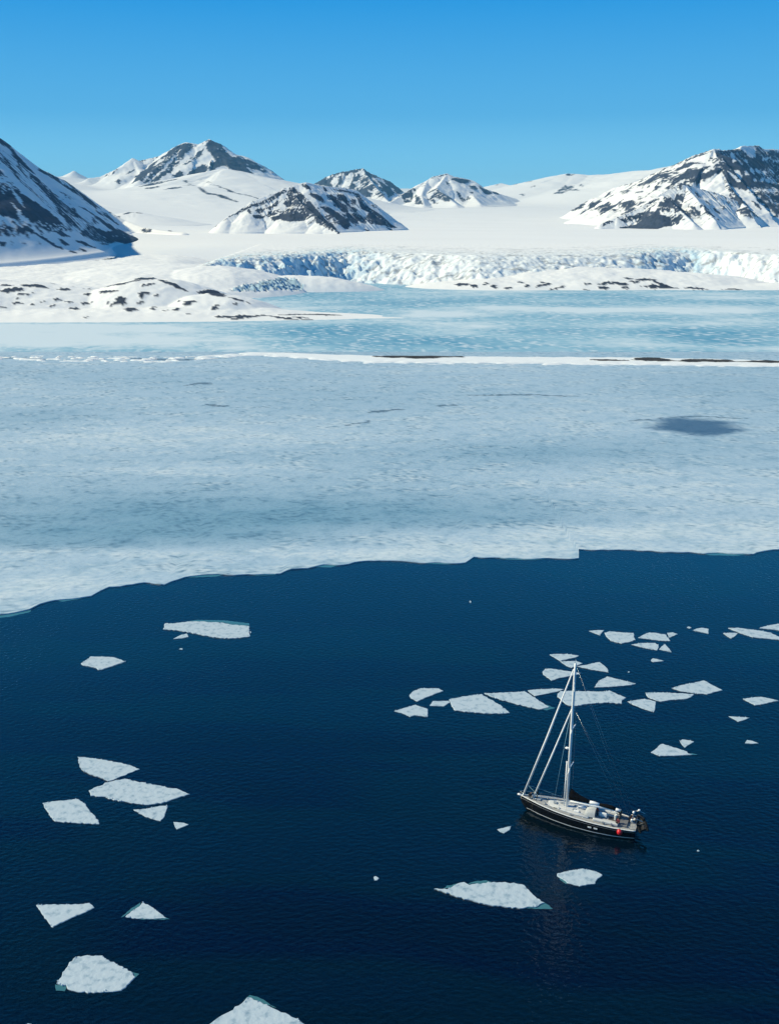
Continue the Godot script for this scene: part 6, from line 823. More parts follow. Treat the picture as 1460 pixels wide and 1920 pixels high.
	rock_9.add(PackedVector2Array([Vector2(725, -2757), Vector2(738, -2764), Vector2(752, -2775), Vector2(764, -2783), Vector2(777, -2790), Vector2(788, -2797), Vector2(797, -2795), Vector2(796, -2798), Vector2(784, -2797), Vector2(770, -2787), Vector2(758, -2779), Vector2(746, -2771), Vector2(735, -2764), Vector2(723, -2755)]))
	rock_9.add(PackedVector2Array([Vector2(778, -2792), Vector2(804, -2811), Vector2(826, -2822), Vector2(787, -2786), Vector2(780, -2769), Vector2(775, -2778)]))
	rock_9.add(PackedVector2Array([Vector2(595, -2680), Vector2(610, -2689), Vector2(625, -2696), Vector2(640, -2704), Vector2(654, -2713), Vector2(669, -2722), Vector2(683, -2730), Vector2(697, -2739), Vector2(710, -2747), Vector2(724, -2755), Vector2(724, -2757), Vector2(710, -2747), Vector2(695, -2739), Vector2(681, -2729), Vector2(667, -2721), Vector2(653, -2712), Vector2(638, -2702), Vector2(624, -2695), Vector2(610, -2689), Vector2(595, -2679)]))
	rock_9.add(PackedVector2Array([Vector2(669, -2723), Vector2(678, -2725), Vector2(686, -2728), Vector2(695, -2729), Vector2(701, -2728), Vector2(708, -2727), Vector2(715, -2729), Vector2(716, -2737), Vector2(710, -2744), Vector2(701, -2741), Vector2(692, -2737), Vector2(684, -2731), Vector2(676, -2727), Vector2(668, -2722)]))
	rock_9.add(PackedVector2Array([Vector2(712, -2706), Vector2(744, -2750), Vector2(761, -2733), Vector2(774, -2672), Vector2(774, -2634), Vector2(728, -2584), Vector2(707, -2591), Vector2(680, -2587), Vector2(639, -2613), Vector2(639, -2656), Vector2(669, -2658), Vector2(690, -2666)]))
	rock_9.add(PackedVector2Array([Vector2(597, -2670), Vector2(621, -2687), Vector2(658, -2701), Vector2(686, -2693), Vector2(677, -2683), Vector2(648, -2683), Vector2(614, -2667)]))
	rock_9.add(PackedVector2Array([Vector2(600, -2987), Vector2(572, -2665), Vector2(586, -2664), Vector2(551, -2643)]))
	rock_9.add(PackedVector2Array([Vector2(591, -2639), Vector2(602, -2636), Vector2(613, -2634), Vector2(622, -2624), Vector2(629, -2606), Vector2(638, -2599), Vector2(649, -2596), Vector2(658, -2588), Vector2(668, -2586), Vector2(679, -2583), Vector2(680, -2587), Vector2(670, -2594), Vector2(661, -2602), Vector2(652, -2609), Vector2(643, -2619), Vector2(634, -2630), Vector2(626, -2641), Vector2(616, -2649), Vector2(604, -2644), Vector2(592, -2642)]))
	rock_9.add(PackedVector2Array([Vector2(614, -2652), Vector2(630, -2664), Vector2(643, -2647), Vector2(639, -2613)]))
	rock_9.add(PackedVector2Array([Vector2(821, -2697), Vector2(827, -2668), Vector2(840, -2643), Vector2(816, -2617), Vector2(810, -2644)]))
	rock_9.add(PackedVector2Array([Vector2(860, -2731), Vector2(860, -2722), Vector2(864, -2718), Vector2(867, -2714), Vector2(874, -2718), Vector2(879, -2728), Vector2(881, -2745), Vector2(876, -2746), Vector2(873, -2749), Vector2(864, -2742)]))
	rock_9.add(PackedVector2Array([Vector2(784, -2702), Vector2(785, -2688), Vector2(786, -2668), Vector2(789, -2657), Vector2(793, -2647), Vector2(798, -2640), Vector2(800, -2643), Vector2(798, -2653), Vector2(794, -2663), Vector2(792, -2675), Vector2(790, -2692), Vector2(786, -2704)]))
	rock_9.add(PackedVector2Array([Vector2(825, -2793), Vector2(825, -2782), Vector2(822, -2765), Vector2(827, -2762), Vector2(830, -2759), Vector2(835, -2769), Vector2(837, -2784), Vector2(838, -2796), Vector2(833, -2798), Vector2(829, -2801)]))
	rock_9.add(PackedVector2Array([Vector2(847, -2766), Vector2(845, -2749), Vector2(849, -2748), Vector2(851, -2741), Vector2(858, -2746), Vector2(864, -2759), Vector2(865, -2772), Vector2(861, -2774), Vector2(859, -2780), Vector2(852, -2775)]))
	rock_9.add(PackedVector2Array([Vector2(895, -2802), Vector2(897, -2795), Vector2(900, -2792), Vector2(903, -2786), Vector2(907, -2785), Vector2(913, -2786), Vector2(915, -2790), Vector2(914, -2798), Vector2(912, -2803), Vector2(907, -2804), Vector2(904, -2808), Vector2(898, -2808)]))
	rock_9.add(PackedVector2Array([Vector2(757, -2776), Vector2(762, -2779), Vector2(767, -2782), Vector2(771, -2788), Vector2(774, -2789), Vector2(772, -2788), Vector2(768, -2786), Vector2(762, -2781), Vector2(759, -2780), Vector2(756, -2776)]))
	rock_9.add(PackedVector2Array([Vector2(679, -2720), Vector2(682, -2719), Vector2(684, -2720), Vector2(686, -2717), Vector2(689, -2718), Vector2(689, -2722), Vector2(687, -2725), Vector2(685, -2724), Vector2(682, -2724), Vector2(679, -2722)]))
	rock_9.add(PackedVector2Array([Vector2(860, -2838), Vector2(869, -2847), Vector2(877, -2847), Vector2(885, -2849), Vector2(895, -2860), Vector2(902, -2858), Vector2(912, -2863), Vector2(920, -2867), Vector2(929, -2869), Vector2(937, -2869), Vector2(939, -2871), Vector2(932, -2872), Vector2(925, -2871), Vector2(915, -2864), Vector2(906, -2859), Vector2(898, -2856), Vector2(890, -2857), Vector2(879, -2846), Vector2(871, -2847), Vector2(861, -2838)]))
	snow_9.add(PackedVector2Array([Vector2(701, -2662), Vector2(699, -2655), Vector2(699, -2649), Vector2(699, -2643), Vector2(701, -2637), Vector2(703, -2637), Vector2(705, -2644), Vector2(706, -2650), Vector2(705, -2656), Vector2(703, -2662)]))
	snow_9.add(PackedVector2Array([Vector2(710, -2656), Vector2(708, -2649), Vector2(708, -2643), Vector2(709, -2638), Vector2(712, -2633), Vector2(714, -2634), Vector2(716, -2641), Vector2(716, -2647), Vector2(715, -2652), Vector2(713, -2657)]))
	snow_9.add(PackedVector2Array([Vector2(726, -2656), Vector2(724, -2649), Vector2(724, -2642), Vector2(725, -2635), Vector2(727, -2628), Vector2(729, -2628), Vector2(731, -2635), Vector2(732, -2642), Vector2(731, -2648), Vector2(729, -2656)]))
	snow_9.add(PackedVector2Array([Vector2(734, -2631), Vector2(733, -2628), Vector2(732, -2625), Vector2(733, -2622), Vector2(735, -2619), Vector2(737, -2620), Vector2(738, -2623), Vector2(739, -2625), Vector2(738, -2628), Vector2(736, -2631)]))
	snow_9.add(PackedVector2Array([Vector2(741, -2630), Vector2(741, -2623), Vector2(743, -2617), Vector2(745, -2610), Vector2(748, -2606), Vector2(750, -2607), Vector2(753, -2626), Vector2(747, -2620), Vector2(746, -2627), Vector2(742, -2631)]))
	snow_9.add(PackedVector2Array([Vector2(701, -2642), Vector2(707, -2635), Vector2(714, -2632), Vector2(721, -2630), Vector2(727, -2626), Vector2(734, -2623), Vector2(734, -2626), Vector2(729, -2635), Vector2(723, -2642), Vector2(717, -2644), Vector2(709, -2645), Vector2(702, -2645)]))
	snow_9.add(PackedVector2Array([Vector2(720, -2741), Vector2(717, -2728), Vector2(715, -2715), Vector2(714, -2702), Vector2(714, -2688), Vector2(716, -2687), Vector2(718, -2700), Vector2(720, -2713), Vector2(721, -2726), Vector2(721, -2740)]))
	snow_9.add(PackedVector2Array([Vector2(765, -2738), Vector2(767, -2732), Vector2(768, -2725), Vector2(770, -2720), Vector2(772, -2714), Vector2(774, -2706), Vector2(776, -2697), Vector2(778, -2690), Vector2(779, -2690), Vector2(779, -2699), Vector2(778, -2708), Vector2(777, -2717), Vector2(775, -2724), Vector2(773, -2730), Vector2(770, -2734), Vector2(767, -2740)]))
	mountain("dark rocky spur standing in front of the right mountain", [
		[545.9, -2650, 70.2, 592.8, -2680, 87.27, 0, 0.68, 0.75],
		[592.8, -2680, 87.27, 663.5, -2720, 112.8, 55.7, 0.68, 0.75],
		[663.5, -2720, 112.8, 727.6, -2760, 148.4, 136.9, 0.68, 0.75],
		[727.6, -2760, 148.4, 786.5, -2800, 176.5, 212.5, 0.68, 0.75],
		[786.5, -2800, 176.5, 832.4, -2830, 166.3, 283.6, 0.68, 0.75],
		[832.4, -2830, 166.3, 912.4, -2870, 150.3, 338.5, 0.68, 0.75],
		[912.4, -2870, 150.3, 977.5, -2880, 127.8, 428, 0.68, 0.75],
		[977.5, -2880, 127.8, 1022, -2850, 96.39, 493.8, 0.68, 0.75],
		[724.1, -2745, 142.7, 729.7, -2700, 134, 0, 0.6, 0.65],
		[729.7, -2700, 134, 760.8, -2560, 73.78, 45.34, 0.6, 0.65],
		[796.9, -2800, 172.4, 808.5, -2690, 125.9, 0, 0.6, 0.7],
		[808.5, -2690, 125.9, 822.9, -2590, 81.24, 110.6, 0.6, 0.7]], 3.0, 2.2, rock_9, snow_9, -0.32, 6.0, 0.90, 0.20, 3.6, 190, 2.8, "mountain")
	var rock_10 := Patches.new(); var snow_10 := Patches.new()
	rock_10.add(PackedVector2Array([Vector2(-747, -2880), Vector2(-741, -2886), Vector2(-736, -2894), Vector2(-732, -2905), Vector2(-728, -2911), Vector2(-721, -2907), Vector2(-713, -2901), Vector2(-706, -2903), Vector2(-700, -2906), Vector2(-700, -2910), Vector2(-707, -2912), Vector2(-715, -2914), Vector2(-722, -2916), Vector2(-729, -2914), Vector2(-737, -2917), Vector2(-743, -2915), Vector2(-746, -2900), Vector2(-751, -2893)]))
	rock_10.add(PackedVector2Array([Vector2(-754, -2834), Vector2(-751, -2835), Vector2(-748, -2836), Vector2(-747, -2845), Vector2(-747, -2855), Vector2(-749, -2862), Vector2(-752, -2862), Vector2(-755, -2860), Vector2(-756, -2851), Vector2(-756, -2841)]))
	rock_10.add(PackedVector2Array([Vector2(-613, -2595), Vector2(-599, -2576), Vector2(-587, -2560), Vector2(-574, -2543), Vector2(-561, -2524), Vector2(-549, -2506), Vector2(-517, -2392), Vector2(-505, -2373), Vector2(-485, -2312), Vector2(-464, -2245), Vector2(-468, -2268), Vector2(-492, -2352), Vector2(-508, -2392), Vector2(-548, -2542), Vector2(-568, -2599), Vector2(-579, -2606), Vector2(-589, -2610), Vector2(-599, -2615), Vector2(-609, -2620), Vector2(-619, -2621)]))
	rock_10.add(PackedVector2Array([Vector2(-496, -2389), Vector2(-497, -2434), Vector2(-494, -2455), Vector2(-490, -2478), Vector2(-484, -2487), Vector2(-478, -2497), Vector2(-465, -2469), Vector2(-447, -2411), Vector2(-432, -2367), Vector2(-416, -2324), Vector2(-420, -2344), Vector2(-440, -2414), Vector2(-459, -2477), Vector2(-472, -2507), Vector2(-500, -2612), Vector2(-505, -2592), Vector2(-505, -2550), Vector2(-503, -2502), Vector2(-507, -2482), Vector2(-509, -2449)]))
	rock_10.add(PackedVector2Array([Vector2(-627, -2563), Vector2(-612, -2610), Vector2(-528, -2267), Vector2(-539, -2236)]))
	rock_10.add(PackedVector2Array([Vector2(-483, -2185), Vector2(-475, -2166), Vector2(-466, -2144), Vector2(-459, -2127), Vector2(-453, -2119), Vector2(-448, -2113), Vector2(-441, -2096), Vector2(-436, -2087), Vector2(-431, -2082), Vector2(-427, -2079), Vector2(-430, -2095), Vector2(-438, -2115), Vector2(-445, -2135), Vector2(-452, -2149), Vector2(-457, -2155), Vector2(-464, -2173), Vector2(-472, -2188), Vector2(-476, -2193), Vector2(-481, -2195), Vector2(-485, -2198)]))
	mountain("low snow hummocks with thin bare crests", [
		[-792.2, -2900, 89.11, -743.6, -2920, 100.7, 0, 0.18, 0.3],
		[-743.6, -2920, 100.7, -717.4, -2925, 102.1, 52.57, 0.18, 0.3],
		[-717.4, -2925, 102.1, -679, -2900, 89.11, 79.24, 0.18, 0.3],
		[-572, -2380, 58.92, -551.5, -2400, 62.19, 0, 0.2, 0.3],
		[-551.5, -2400, 62.19, -501.7, -2400, 56.16, 28.66, 0.2, 0.3],
		[-501.7, -2400, 56.16, -472.8, -2380, 54.14, 78.41, 0.2, 0.3],
		[-516.1, -2500, 54.34, -480.5, -2520, 57.77, 0, 0.15, 0.3],
		[-480.5, -2520, 57.77, -437.8, -2500, 51.82, 40.84, 0.15, 0.3]], 3.0, 4.0, rock_10, snow_10, -1.40, 1.5, 0.50, 0.20, 3.0, 200, 4.0, "hill")

# ---------------------------------------------------------------- modelling helpers
func tri_rings(st: SurfaceTool, rings: Array, closed := true, cap_a := true, cap_b := true) -> void:   # a skin over rings of points
	var n: int = rings[0].size()
	for k in rings.size() - 1:
		var a: PackedVector3Array = rings[k]; var b: PackedVector3Array = rings[k + 1]
		for i in (n if closed else n - 1):
			var j := (i + 1) % n
			for p in [a[i], b[i], a[j], a[j], b[i], b[j]]: st.add_vertex(p)
	for e in [[cap_a, rings[0], 1], [cap_b, rings[rings.size() - 1], -1]]:
		if not e[0]: continue
		var c := Vector3.ZERO
		for p in e[1]: c += p
		c /= n
		for i in n:
			var j := (i + 1) % n
			if e[2] > 0:
				for p in [c, e[1][i], e[1][j]]: st.add_vertex(p)
			else:
				for p in [c, e[1][j], e[1][i]]: st.add_vertex(p)

func begin() -> SurfaceTool:
	var st := SurfaceTool.new(); st.begin(Mesh.PRIMITIVE_TRIANGLES)
	return st

func ring(c: Vector3, axis: Vector3, ra: float, rb: float, n: int) -> PackedVector3Array:
	var s := axis.cross(Vector3.UP)
	if s.length() < 0.05: s = axis.cross(Vector3.RIGHT)
	s = s.normalized()
	var t := s.cross(axis).normalized()
	var out := PackedVector3Array()
	for i in n:
		var f := TAU * i / n
		out.append(c + s * cos(f) * ra + t * sin(f) * rb)
	return out

func tube(st: SurfaceTool, pts: Array, radii, n := 8, squash := 1.0) -> void:
	var rings := []
	for i in pts.size():
		var a: Vector3 = pts[maxi(i - 1, 0)]; var b: Vector3 = pts[mini(i + 1, pts.size() - 1)]
		var r: float = radii[i] if radii is Array else radii
		rings.append(ring(pts[i], (b - a).normalized(), r, r * squash, n))
	st.set_smooth_group(0)
	tri_rings(st, rings)

func block(st: SurfaceTool, c: Vector3, size: Vector3, bevel := 0.02, turn := Basis.IDENTITY) -> void:   # a box with chamfered edges
	var h := size * 0.5
	bevel = minf(bevel, minf(h.x, minf(h.y, h.z)) * 0.45)
	var rings := []
	for l in [[-h.y, bevel], [-h.y + bevel, 0.0], [h.y - bevel, 0.0], [h.y, bevel]]:
		var x: float = h.x - l[1]; var z: float = h.z - l[1]
		var p := PackedVector3Array()
		for q in [Vector2(x, z - bevel), Vector2(x - bevel, z), Vector2(-x + bevel, z), Vector2(-x, z - bevel), Vector2(-x, -z + bevel), Vector2(-x + bevel, -z), Vector2(x - bevel, -z), Vector2(x, -z + bevel)]:
			p.append(c + turn * Vector3(q.x, l[0], q.y))
		rings.append(p)
	st.set_smooth_group(-1)
	tri_rings(st, rings)

func ball(st: SurfaceTool, c: Vector3, r: Vector3, n := 12) -> void:
	var rings := []
	for k in range(1, n):
		var f := PI * k / n
		var p := PackedVector3Array()
		for i in n * 2: p.append(c + Vector3(sin(f) * cos(TAU * i / (n * 2)) * r.x, -cos(f) * r.y, sin(f) * sin(TAU * i / (n * 2)) * r.z))
		rings.append(p)
	st.set_smooth_group(0)
	tri_rings(st, rings)

func part(called: String, st: SurfaceTool, m: Material, parent: Node) -> MeshInstance3D:
	st.index(); st.generate_normals()
	var o := MeshInstance3D.new(); o.mesh = st.commit(); o.name = called; o.material_override = m
	parent.add_child(o, true)
	return o

func thing(called: String, label: String, category: String, xf: Transform3D, group := "") -> Node3D:
	var o := Node3D.new(); o.name = numbered(called); o.transform = xf
	add_child(o); tag(o, label, category, group)
	return o

# ---------------------------------------------------------------- drifting floes
func world_pts(flat: Array) -> PackedVector2Array:
	var p := PackedVector2Array()
	for i in range(0, flat.size(), 2): p.append(Vector2(flat[i], flat[i + 1]))
	return p

func ragged(p: PackedVector2Array, step: float, amp: float, seed_: int) -> PackedVector2Array:
	var n := noise(seed_, 0.9, 3)
	var out := PackedVector2Array()
	for i in p.size():
		var a := p[i]; var b := p[(i + 1) % p.size()]
		var k := maxi(1, int(a.distance_to(b) / step))
		var side := (b - a).orthogonal().normalized()
		for j in k:
			var q := a.lerp(b, float(j) / k)
			out.append(q + side * n.get_noise_2d(q.x * 1.3, q.y * 1.3) * amp + side.orthogonal() * n.get_noise_2d(q.x * 1.7 + 90.0, q.y) * amp * 0.5)
	if Geometry2D.is_polygon_clockwise(out): out.reverse()
	return out

func slab(p: PackedVector2Array, y0: float, y1: float, lip: float) -> SurfaceTool:
	var st := begin()
	var n := p.size()
	var inner := PackedVector2Array()
	for i in n:
		var d := (p[(i + 1) % n] - p[(i + n - 1) % n]).orthogonal().normalized()
		inner.append(p[i] + d * lip)
	var probe := p[0].lerp(inner[0], 0.5)
	if not Geometry2D.is_point_in_polygon(probe, p) and not Geometry2D.is_point_in_polygon(inner[n / 2], p):
		for i in n: inner[i] = p[i] * 2.0 - inner[i]
	var top := Geometry2D.triangulate_polygon(inner)
	if top.is_empty():
		inner = p; top = Geometry2D.triangulate_polygon(inner)
	st.set_smooth_group(-1)
	for l in [[p, y0, p, y1 - lip * 0.6], [p, y1 - lip * 0.6, inner, y1]]:
		for i in n:
			var j := (i + 1) % n
			var a := Vector3(l[0][i].x, l[1], l[0][i].y); var b := Vector3(l[0][j].x, l[1], l[0][j].y)
			var c := Vector3(l[2][i].x, l[3], l[2][i].y); var d := Vector3(l[2][j].x, l[3], l[2][j].y)
			for q in [a, b, c, b, d, c]: st.add_vertex(q)
	for k in range(0, top.size(), 3):
		for e in [0, 2, 1]: st.add_vertex(Vector3(inner[top[k + e]].x, y1, inner[top[k + e]].y))
	return st

func floe(label: String, category: String, flat: Array, ledges: Array, seed_: int) -> void:
	var p := world_pts(flat)
	var c := Vector2.ZERO
	for q in p: c += q
	c /= p.size()
	for i in p.size(): p[i] -= c
	var area := 0.0
	for i in p.size(): area += p[i].cross(p[(i + 1) % p.size()])
	var size := sqrt(absf(area) * 0.5)
	var amp := clampf(size * 0.035, 0.05, 0.34)
	var r := ragged(p, clampf(size * 0.05, 0.12, 0.5), amp, seed_)
	while Geometry2D.triangulate_polygon(r).is_empty() and amp > 0.01:
		amp *= 0.5
		r = ragged(p, clampf(size * 0.05, 0.12, 0.5), amp, seed_)
	var high := clampf(0.07 + size * 0.012, 0.08, 0.17)
	var root := thing("ice_floe" if size > 1.0 else "ice_chip", label, category, Transform3D(Basis.IDENTITY, Vector3(c.x, 0, c.y)), "drifting ice floes")
	part("slab", slab(r, -0.3, high, clampf(size * 0.015, 0.02, 0.09)), M.floe, root)
	# crumbs of ice along the rim
	if size > 1.8:
		var rng := RandomNumberGenerator.new(); rng.seed = seed_ * 7 + 3
		var st := begin()
		for i in int(size * 2.5):
			var k := rng.randi() % r.size()
			var q := r[k] * rng.randf_range(0.93, 1.0)
			var s := rng.randf_range(0.06, 0.18)
			block(st, Vector3(q.x, high + s * 0.12, q.y), Vector3(s * 1.4, s * 0.6, s), s * 0.2, Basis(Vector3(rng.randf(), 1, rng.randf()).normalized(), rng.randf() * TAU))
		part("rim_crumbs", st, M.floe, root).set_meta("kind", "stuff")
	for l in ledges:
		var w := world_pts(l)
		for i in w.size(): w[i] -= c
		part("ledge", slab(ragged(w, 0.4, 0.2, seed_ + 5), -0.3, 0.012, 0.01), M.ledge, root)

func drift() -> void:
	var fm := mat(Color(0.49, 0.58, 0.66), 0.7)
	fm.albedo_texture = noise_texture(noise(81, 0.013, 6), 1024, Color(0.40, 0.53, 0.62), Color(1, 1, 1), 0.42, Color(0.90, 0.94, 0.965))
	fm.uv1_triplanar = true; fm.uv1_world_triplanar = true; fm.uv1_scale = Vector3.ONE * 0.045
	fm.normal_enabled = true; fm.normal_texture = normal_texture(noise(82, 0.02, 5), 1024, 6.0); fm.normal_scale = 0.3
	M.floe = fm
	floe("long pale slab with a blue sunken back rim, nearest the left ice edge", "ice floe", [-56.89, -230.05, -54.34, -230.05, -50.85, -231.21, -48.06, -231.21, -42.08, -230.28, -39.82, -229.13, -35.32, -228.33, -34.39, -221.86, -37.68, -221.00, -41.26, -221.00, -45.09, -222.41, -50.02, -224.61, -53.71, -225.95, -56.52, -226.28], [[-50.95, -231.68, -49.24, -232.50, -42.16, -232.15, -35.59, -230.28, -35.39, -228.78, -39.86, -229.36, -42.17, -230.74]], 400)
	floe("small pointed sliver just below the long slab at upper left", "ice floe", [-52.89, -220.57, -51.68, -222.74, -50.10, -223.83, -49.39, -221.86, -50.46, -221.10], [], 403)
	floe("tiny white chip alone below the sliver at upper left", "ice floe", [-50.24, -214.79, -49.95, -215.30, -49.47, -215.10, -49.39, -214.48], [], 406)
	floe("tiny chip touching the right end of the long slab", "ice floe", [-34.77, -224.94, -34.57, -225.16, -34.28, -224.72, -34.43, -224.17], [], 409)
	floe("lone five sided floe nearest the left edge below the ice sheet", "ice floe", [-71.34, -206.84, -70.26, -209.96, -70.25, -210.65, -65.69, -210.45, -64.32, -210.16, -61.26, -207.91, -63.53, -205.60, -65.39, -204.00, -66.30, -203.53, -67.25, -204.66, -70.60, -206.08], [], 412)
	floe("curved wedge floe at the back of the left cluster, pointing right", "ice floe", [-59.69, -166.23, -55.30, -165.31, -51.31, -164.07, -49.42, -163.43, -46.79, -161.84, -48.87, -159.96, -51.06, -158.00, -51.69, -157.88, -53.53, -159.04, -55.75, -160.27, -57.74, -161.84, -58.47, -163.11], [], 415)
	floe("largest floe of the left cluster, long with a right hand point", "ice floe", [-54.12, -154.73, -51.59, -157.52, -48.70, -158.61, -46.65, -157.82, -42.69, -156.62, -40.16, -155.73, -38.05, -155.14, -35.76, -153.56, -37.98, -152.42, -38.90, -151.39, -41.30, -150.55, -42.85, -150.27, -44.92, -150.83, -48.37, -151.68, -51.28, -152.82, -53.32, -153.10], [[-35.77, -153.87, -38.06, -152.72, -38.98, -151.70, -41.39, -150.85, -42.92, -150.52, -39.72, -150.63, -38.00, -151.64, -35.97, -152.89]], 418)
	floe("four sided floe at the left front of the left cluster", "ice floe", [-61.22, -150.83, -59.30, -151.39, -55.30, -152.07, -53.74, -150.66, -51.86, -148.07, -50.14, -145.92, -49.45, -144.60, -52.80, -144.86, -57.35, -145.39, -60.43, -149.44], [], 421)
	floe("small triangular floe in front of the largest left cluster floe", "ice floe", [-44.66, -148.78, -42.59, -149.16, -40.51, -149.88, -38.95, -150.11, -38.85, -146.72, -39.21, -145.50, -42.01, -146.72], [], 424)
	floe("smallest fragment at the right end of the left cluster", "ice floe", [-36.96, -145.23, -35.20, -145.02, -34.22, -144.50, -35.91, -143.15, -36.35, -143.82], [], 427)
	floe("wedge floe with a straight back edge near the left border", "ice floe", [-53.18, -124.20, -50.14, -124.29, -46.83, -124.29, -45.29, -124.69, -44.30, -123.56, -45.33, -122.60, -46.93, -121.41, -48.95, -119.63, -49.16, -119.31, -51.23, -121.64], [], 430)
	floe("triangular floe with sunken teal corners, lower left", "ice floe", [-37.29, -124.79, -35.80, -123.81, -33.98, -122.26, -33.02, -121.31, -34.87, -121.17, -37.81, -121.26, -39.18, -121.55, -38.50, -122.74, -37.62, -123.81], [[-39.77, -121.51, -38.73, -123.57, -37.70, -124.79, -37.53, -124.05, -38.58, -122.99, -39.31, -121.74], [-33.85, -121.65, -33.09, -121.56, -32.43, -121.22, -33.72, -121.04, -37.49, -121.22, -37.87, -121.46, -34.93, -121.37]], 433)
	floe("round mottled grey floe, big, in the lower left corner area", "ice floe", [-43.98, -113.35, -42.39, -113.69, -40.36, -113.61, -39.56, -112.93, -37.96, -112.09, -36.17, -111.06, -35.21, -110.24, -34.65, -109.56, -35.21, -108.44, -35.89, -107.07, -39.47, -106.76, -41.58, -106.96, -43.36, -107.46, -43.69, -108.05, -44.98, -108.36, -44.77, -110.04, -44.60, -111.89], [[-45.23, -108.34, -43.80, -108.34, -43.45, -107.68, -43.50, -107.21, -44.78, -107.25], [-35.57, -110.75, -34.24, -110.26, -34.64, -109.70, -35.10, -109.86]], 436)
	floe("mottled floe cut off by the bottom border of the picture", "ice floe", [-23.26, -101.32, -22.06, -102.58, -20.55, -103.86, -19.19, -105.35, -18.83, -105.92, -16.99, -105.16, -14.81, -103.86, -12.70, -102.76, -10.59, -101.35, -9.34, -99.56, -10.80, -97.18, -21.17, -97.18, -23.51, -99.56], [[-19.38, -105.64, -18.61, -106.40, -17.55, -106.13, -16.28, -105.26, -14.86, -104.21, -17.00, -105.19, -18.84, -105.94]], 439)
	floe("tiny chip in the bottom left corner", "ice floe", [-46.83, -101.32, -46.51, -101.60, -45.98, -101.53, -45.81, -100.96, -46.44, -100.61], [], 442)
	floe("small wedge alone in front of the yacht bow", "ice floe", [18.19, -143.14, 19.39, -143.60, 20.69, -144.12, 20.25, -142.99, 19.22, -142.07, 18.65, -142.47], [], 445)
	floe("tiny round chip alone in the open water left of the big ragged floe", "ice floe", [-2.48, -130.72, -2.19, -130.90, -1.64, -130.41, -1.98, -129.93, -2.35, -129.89], [], 448)
	floe("big ragged floe with teal sunken tip, below the yacht", "ice floe", [6.92, -127.85, 8.89, -127.68, 9.61, -128.06, 10.67, -129.06, 11.54, -129.27, 12.35, -128.75, 14.08, -129.06, 15.81, -129.32, 18.35, -129.19, 20.59, -128.93, 21.40, -127.55, 22.17, -126.07, 23.35, -124.62, 21.85, -123.81, 20.44, -123.48, 18.52, -123.48, 16.37, -123.89, 14.75, -124.21, 12.08, -125.24, 9.92, -126.28, 8.29, -127.13], [[22.38, -125.49, 23.40, -124.87, 24.54, -123.37, 21.80, -123.41, 19.92, -123.65, 21.62, -124.06], [12.10, -129.10, 13.00, -129.71, 15.02, -129.97, 15.98, -129.62, 14.67, -129.27], [8.34, -128.02, 8.95, -128.67, 10.10, -129.01, 10.69, -129.27, 9.63, -128.24]], 451)
	floe("slushy rounded floe right below the middle of the yacht", "ice floe", [26.46, -131.48, 28.25, -132.16, 30.67, -132.70, 31.78, -132.47, 33.08, -131.71, 33.53, -131.12, 32.47, -130.15, 32.00, -129.19, 29.46, -128.54, 27.73, -129.19, 27.04, -130.15, 26.43, -130.81], [[26.59, -130.85, 27.08, -130.32, 27.91, -129.32, 27.46, -129.19, 26.63, -130.19]], 454)
	floe("leftmost floe of the upper row in the right field, rounded top", "ice floe", [4.22, -191.12, 5.02, -193.00, 6.83, -194.52, 10.69, -194.52, 11.69, -193.38, 9.37, -191.49, 7.57, -190.01, 5.90, -188.55, 4.66, -190.01], [], 457)
	floe("leftmost floe of the right field, notched lower edge", "ice floe", [1.03, -184.27, 3.15, -185.68, 5.46, -186.99, 8.08, -185.21, 7.85, -181.86, 5.35, -182.54, 4.21, -181.86, 3.11, -183.11], [], 460)
	floe("small flat fragment touching the left tip of a four sided floe", "ice floe", [8.48, -186.63, 9.25, -188.67, 12.72, -188.79, 12.80, -188.07, 11.44, -186.39], [], 463)
	floe("large four sided floe at the left of the right field", "ice floe", [12.77, -189.52, 16.34, -190.87, 19.92, -191.74, 20.95, -190.26, 23.49, -186.87, 25.08, -183.35, 21.40, -183.11, 17.51, -183.69, 13.50, -184.62], [], 466)
	floe("long slanting floe with a sunken right tip, left of the mast", "ice floe", [20.54, -192.12, 24.69, -192.49, 29.45, -193.00, 30.68, -191.25, 31.82, -189.03, 33.67, -186.03, 31.80, -184.97, 28.58, -186.39, 24.31, -189.03, 22.14, -190.50], [[31.60, -185.46, 33.29, -187.24, 34.88, -185.70, 32.91, -184.76]], 469)
	floe("thin sliver floe just left of the forestay", "ice floe", [30.13, -193.55, 31.62, -193.91, 34.06, -194.17, 36.49, -194.37, 38.12, -194.06, 36.25, -192.88, 33.71, -191.87, 31.32, -190.96, 30.57, -192.37], [], 472)
	floe("long wide floe directly behind the mast and forestay", "ice floe", [36.44, -191.87, 37.24, -193.14, 39.18, -193.29, 42.02, -193.14, 44.87, -193.04, 46.77, -193.04, 47.82, -193.45, 48.60, -192.63, 50.10, -190.86, 50.71, -190.11, 49.65, -188.87, 49.26, -187.65, 46.63, -187.89, 43.78, -187.65, 41.36, -187.16, 38.88, -186.29, 37.91, -186.68, 37.11, -188.13, 36.42, -189.61, 36.16, -190.61], [], 475)
	floe("wedge floe pointing right, right of the upper mast", "ice floe", [45.03, -195.05, 45.86, -196.78, 46.62, -198.11, 48.90, -200.27, 50.76, -199.18, 52.90, -197.84, 54.55, -196.78, 53.22, -196.09, 51.20, -195.73, 48.19, -195.20], [], 478)
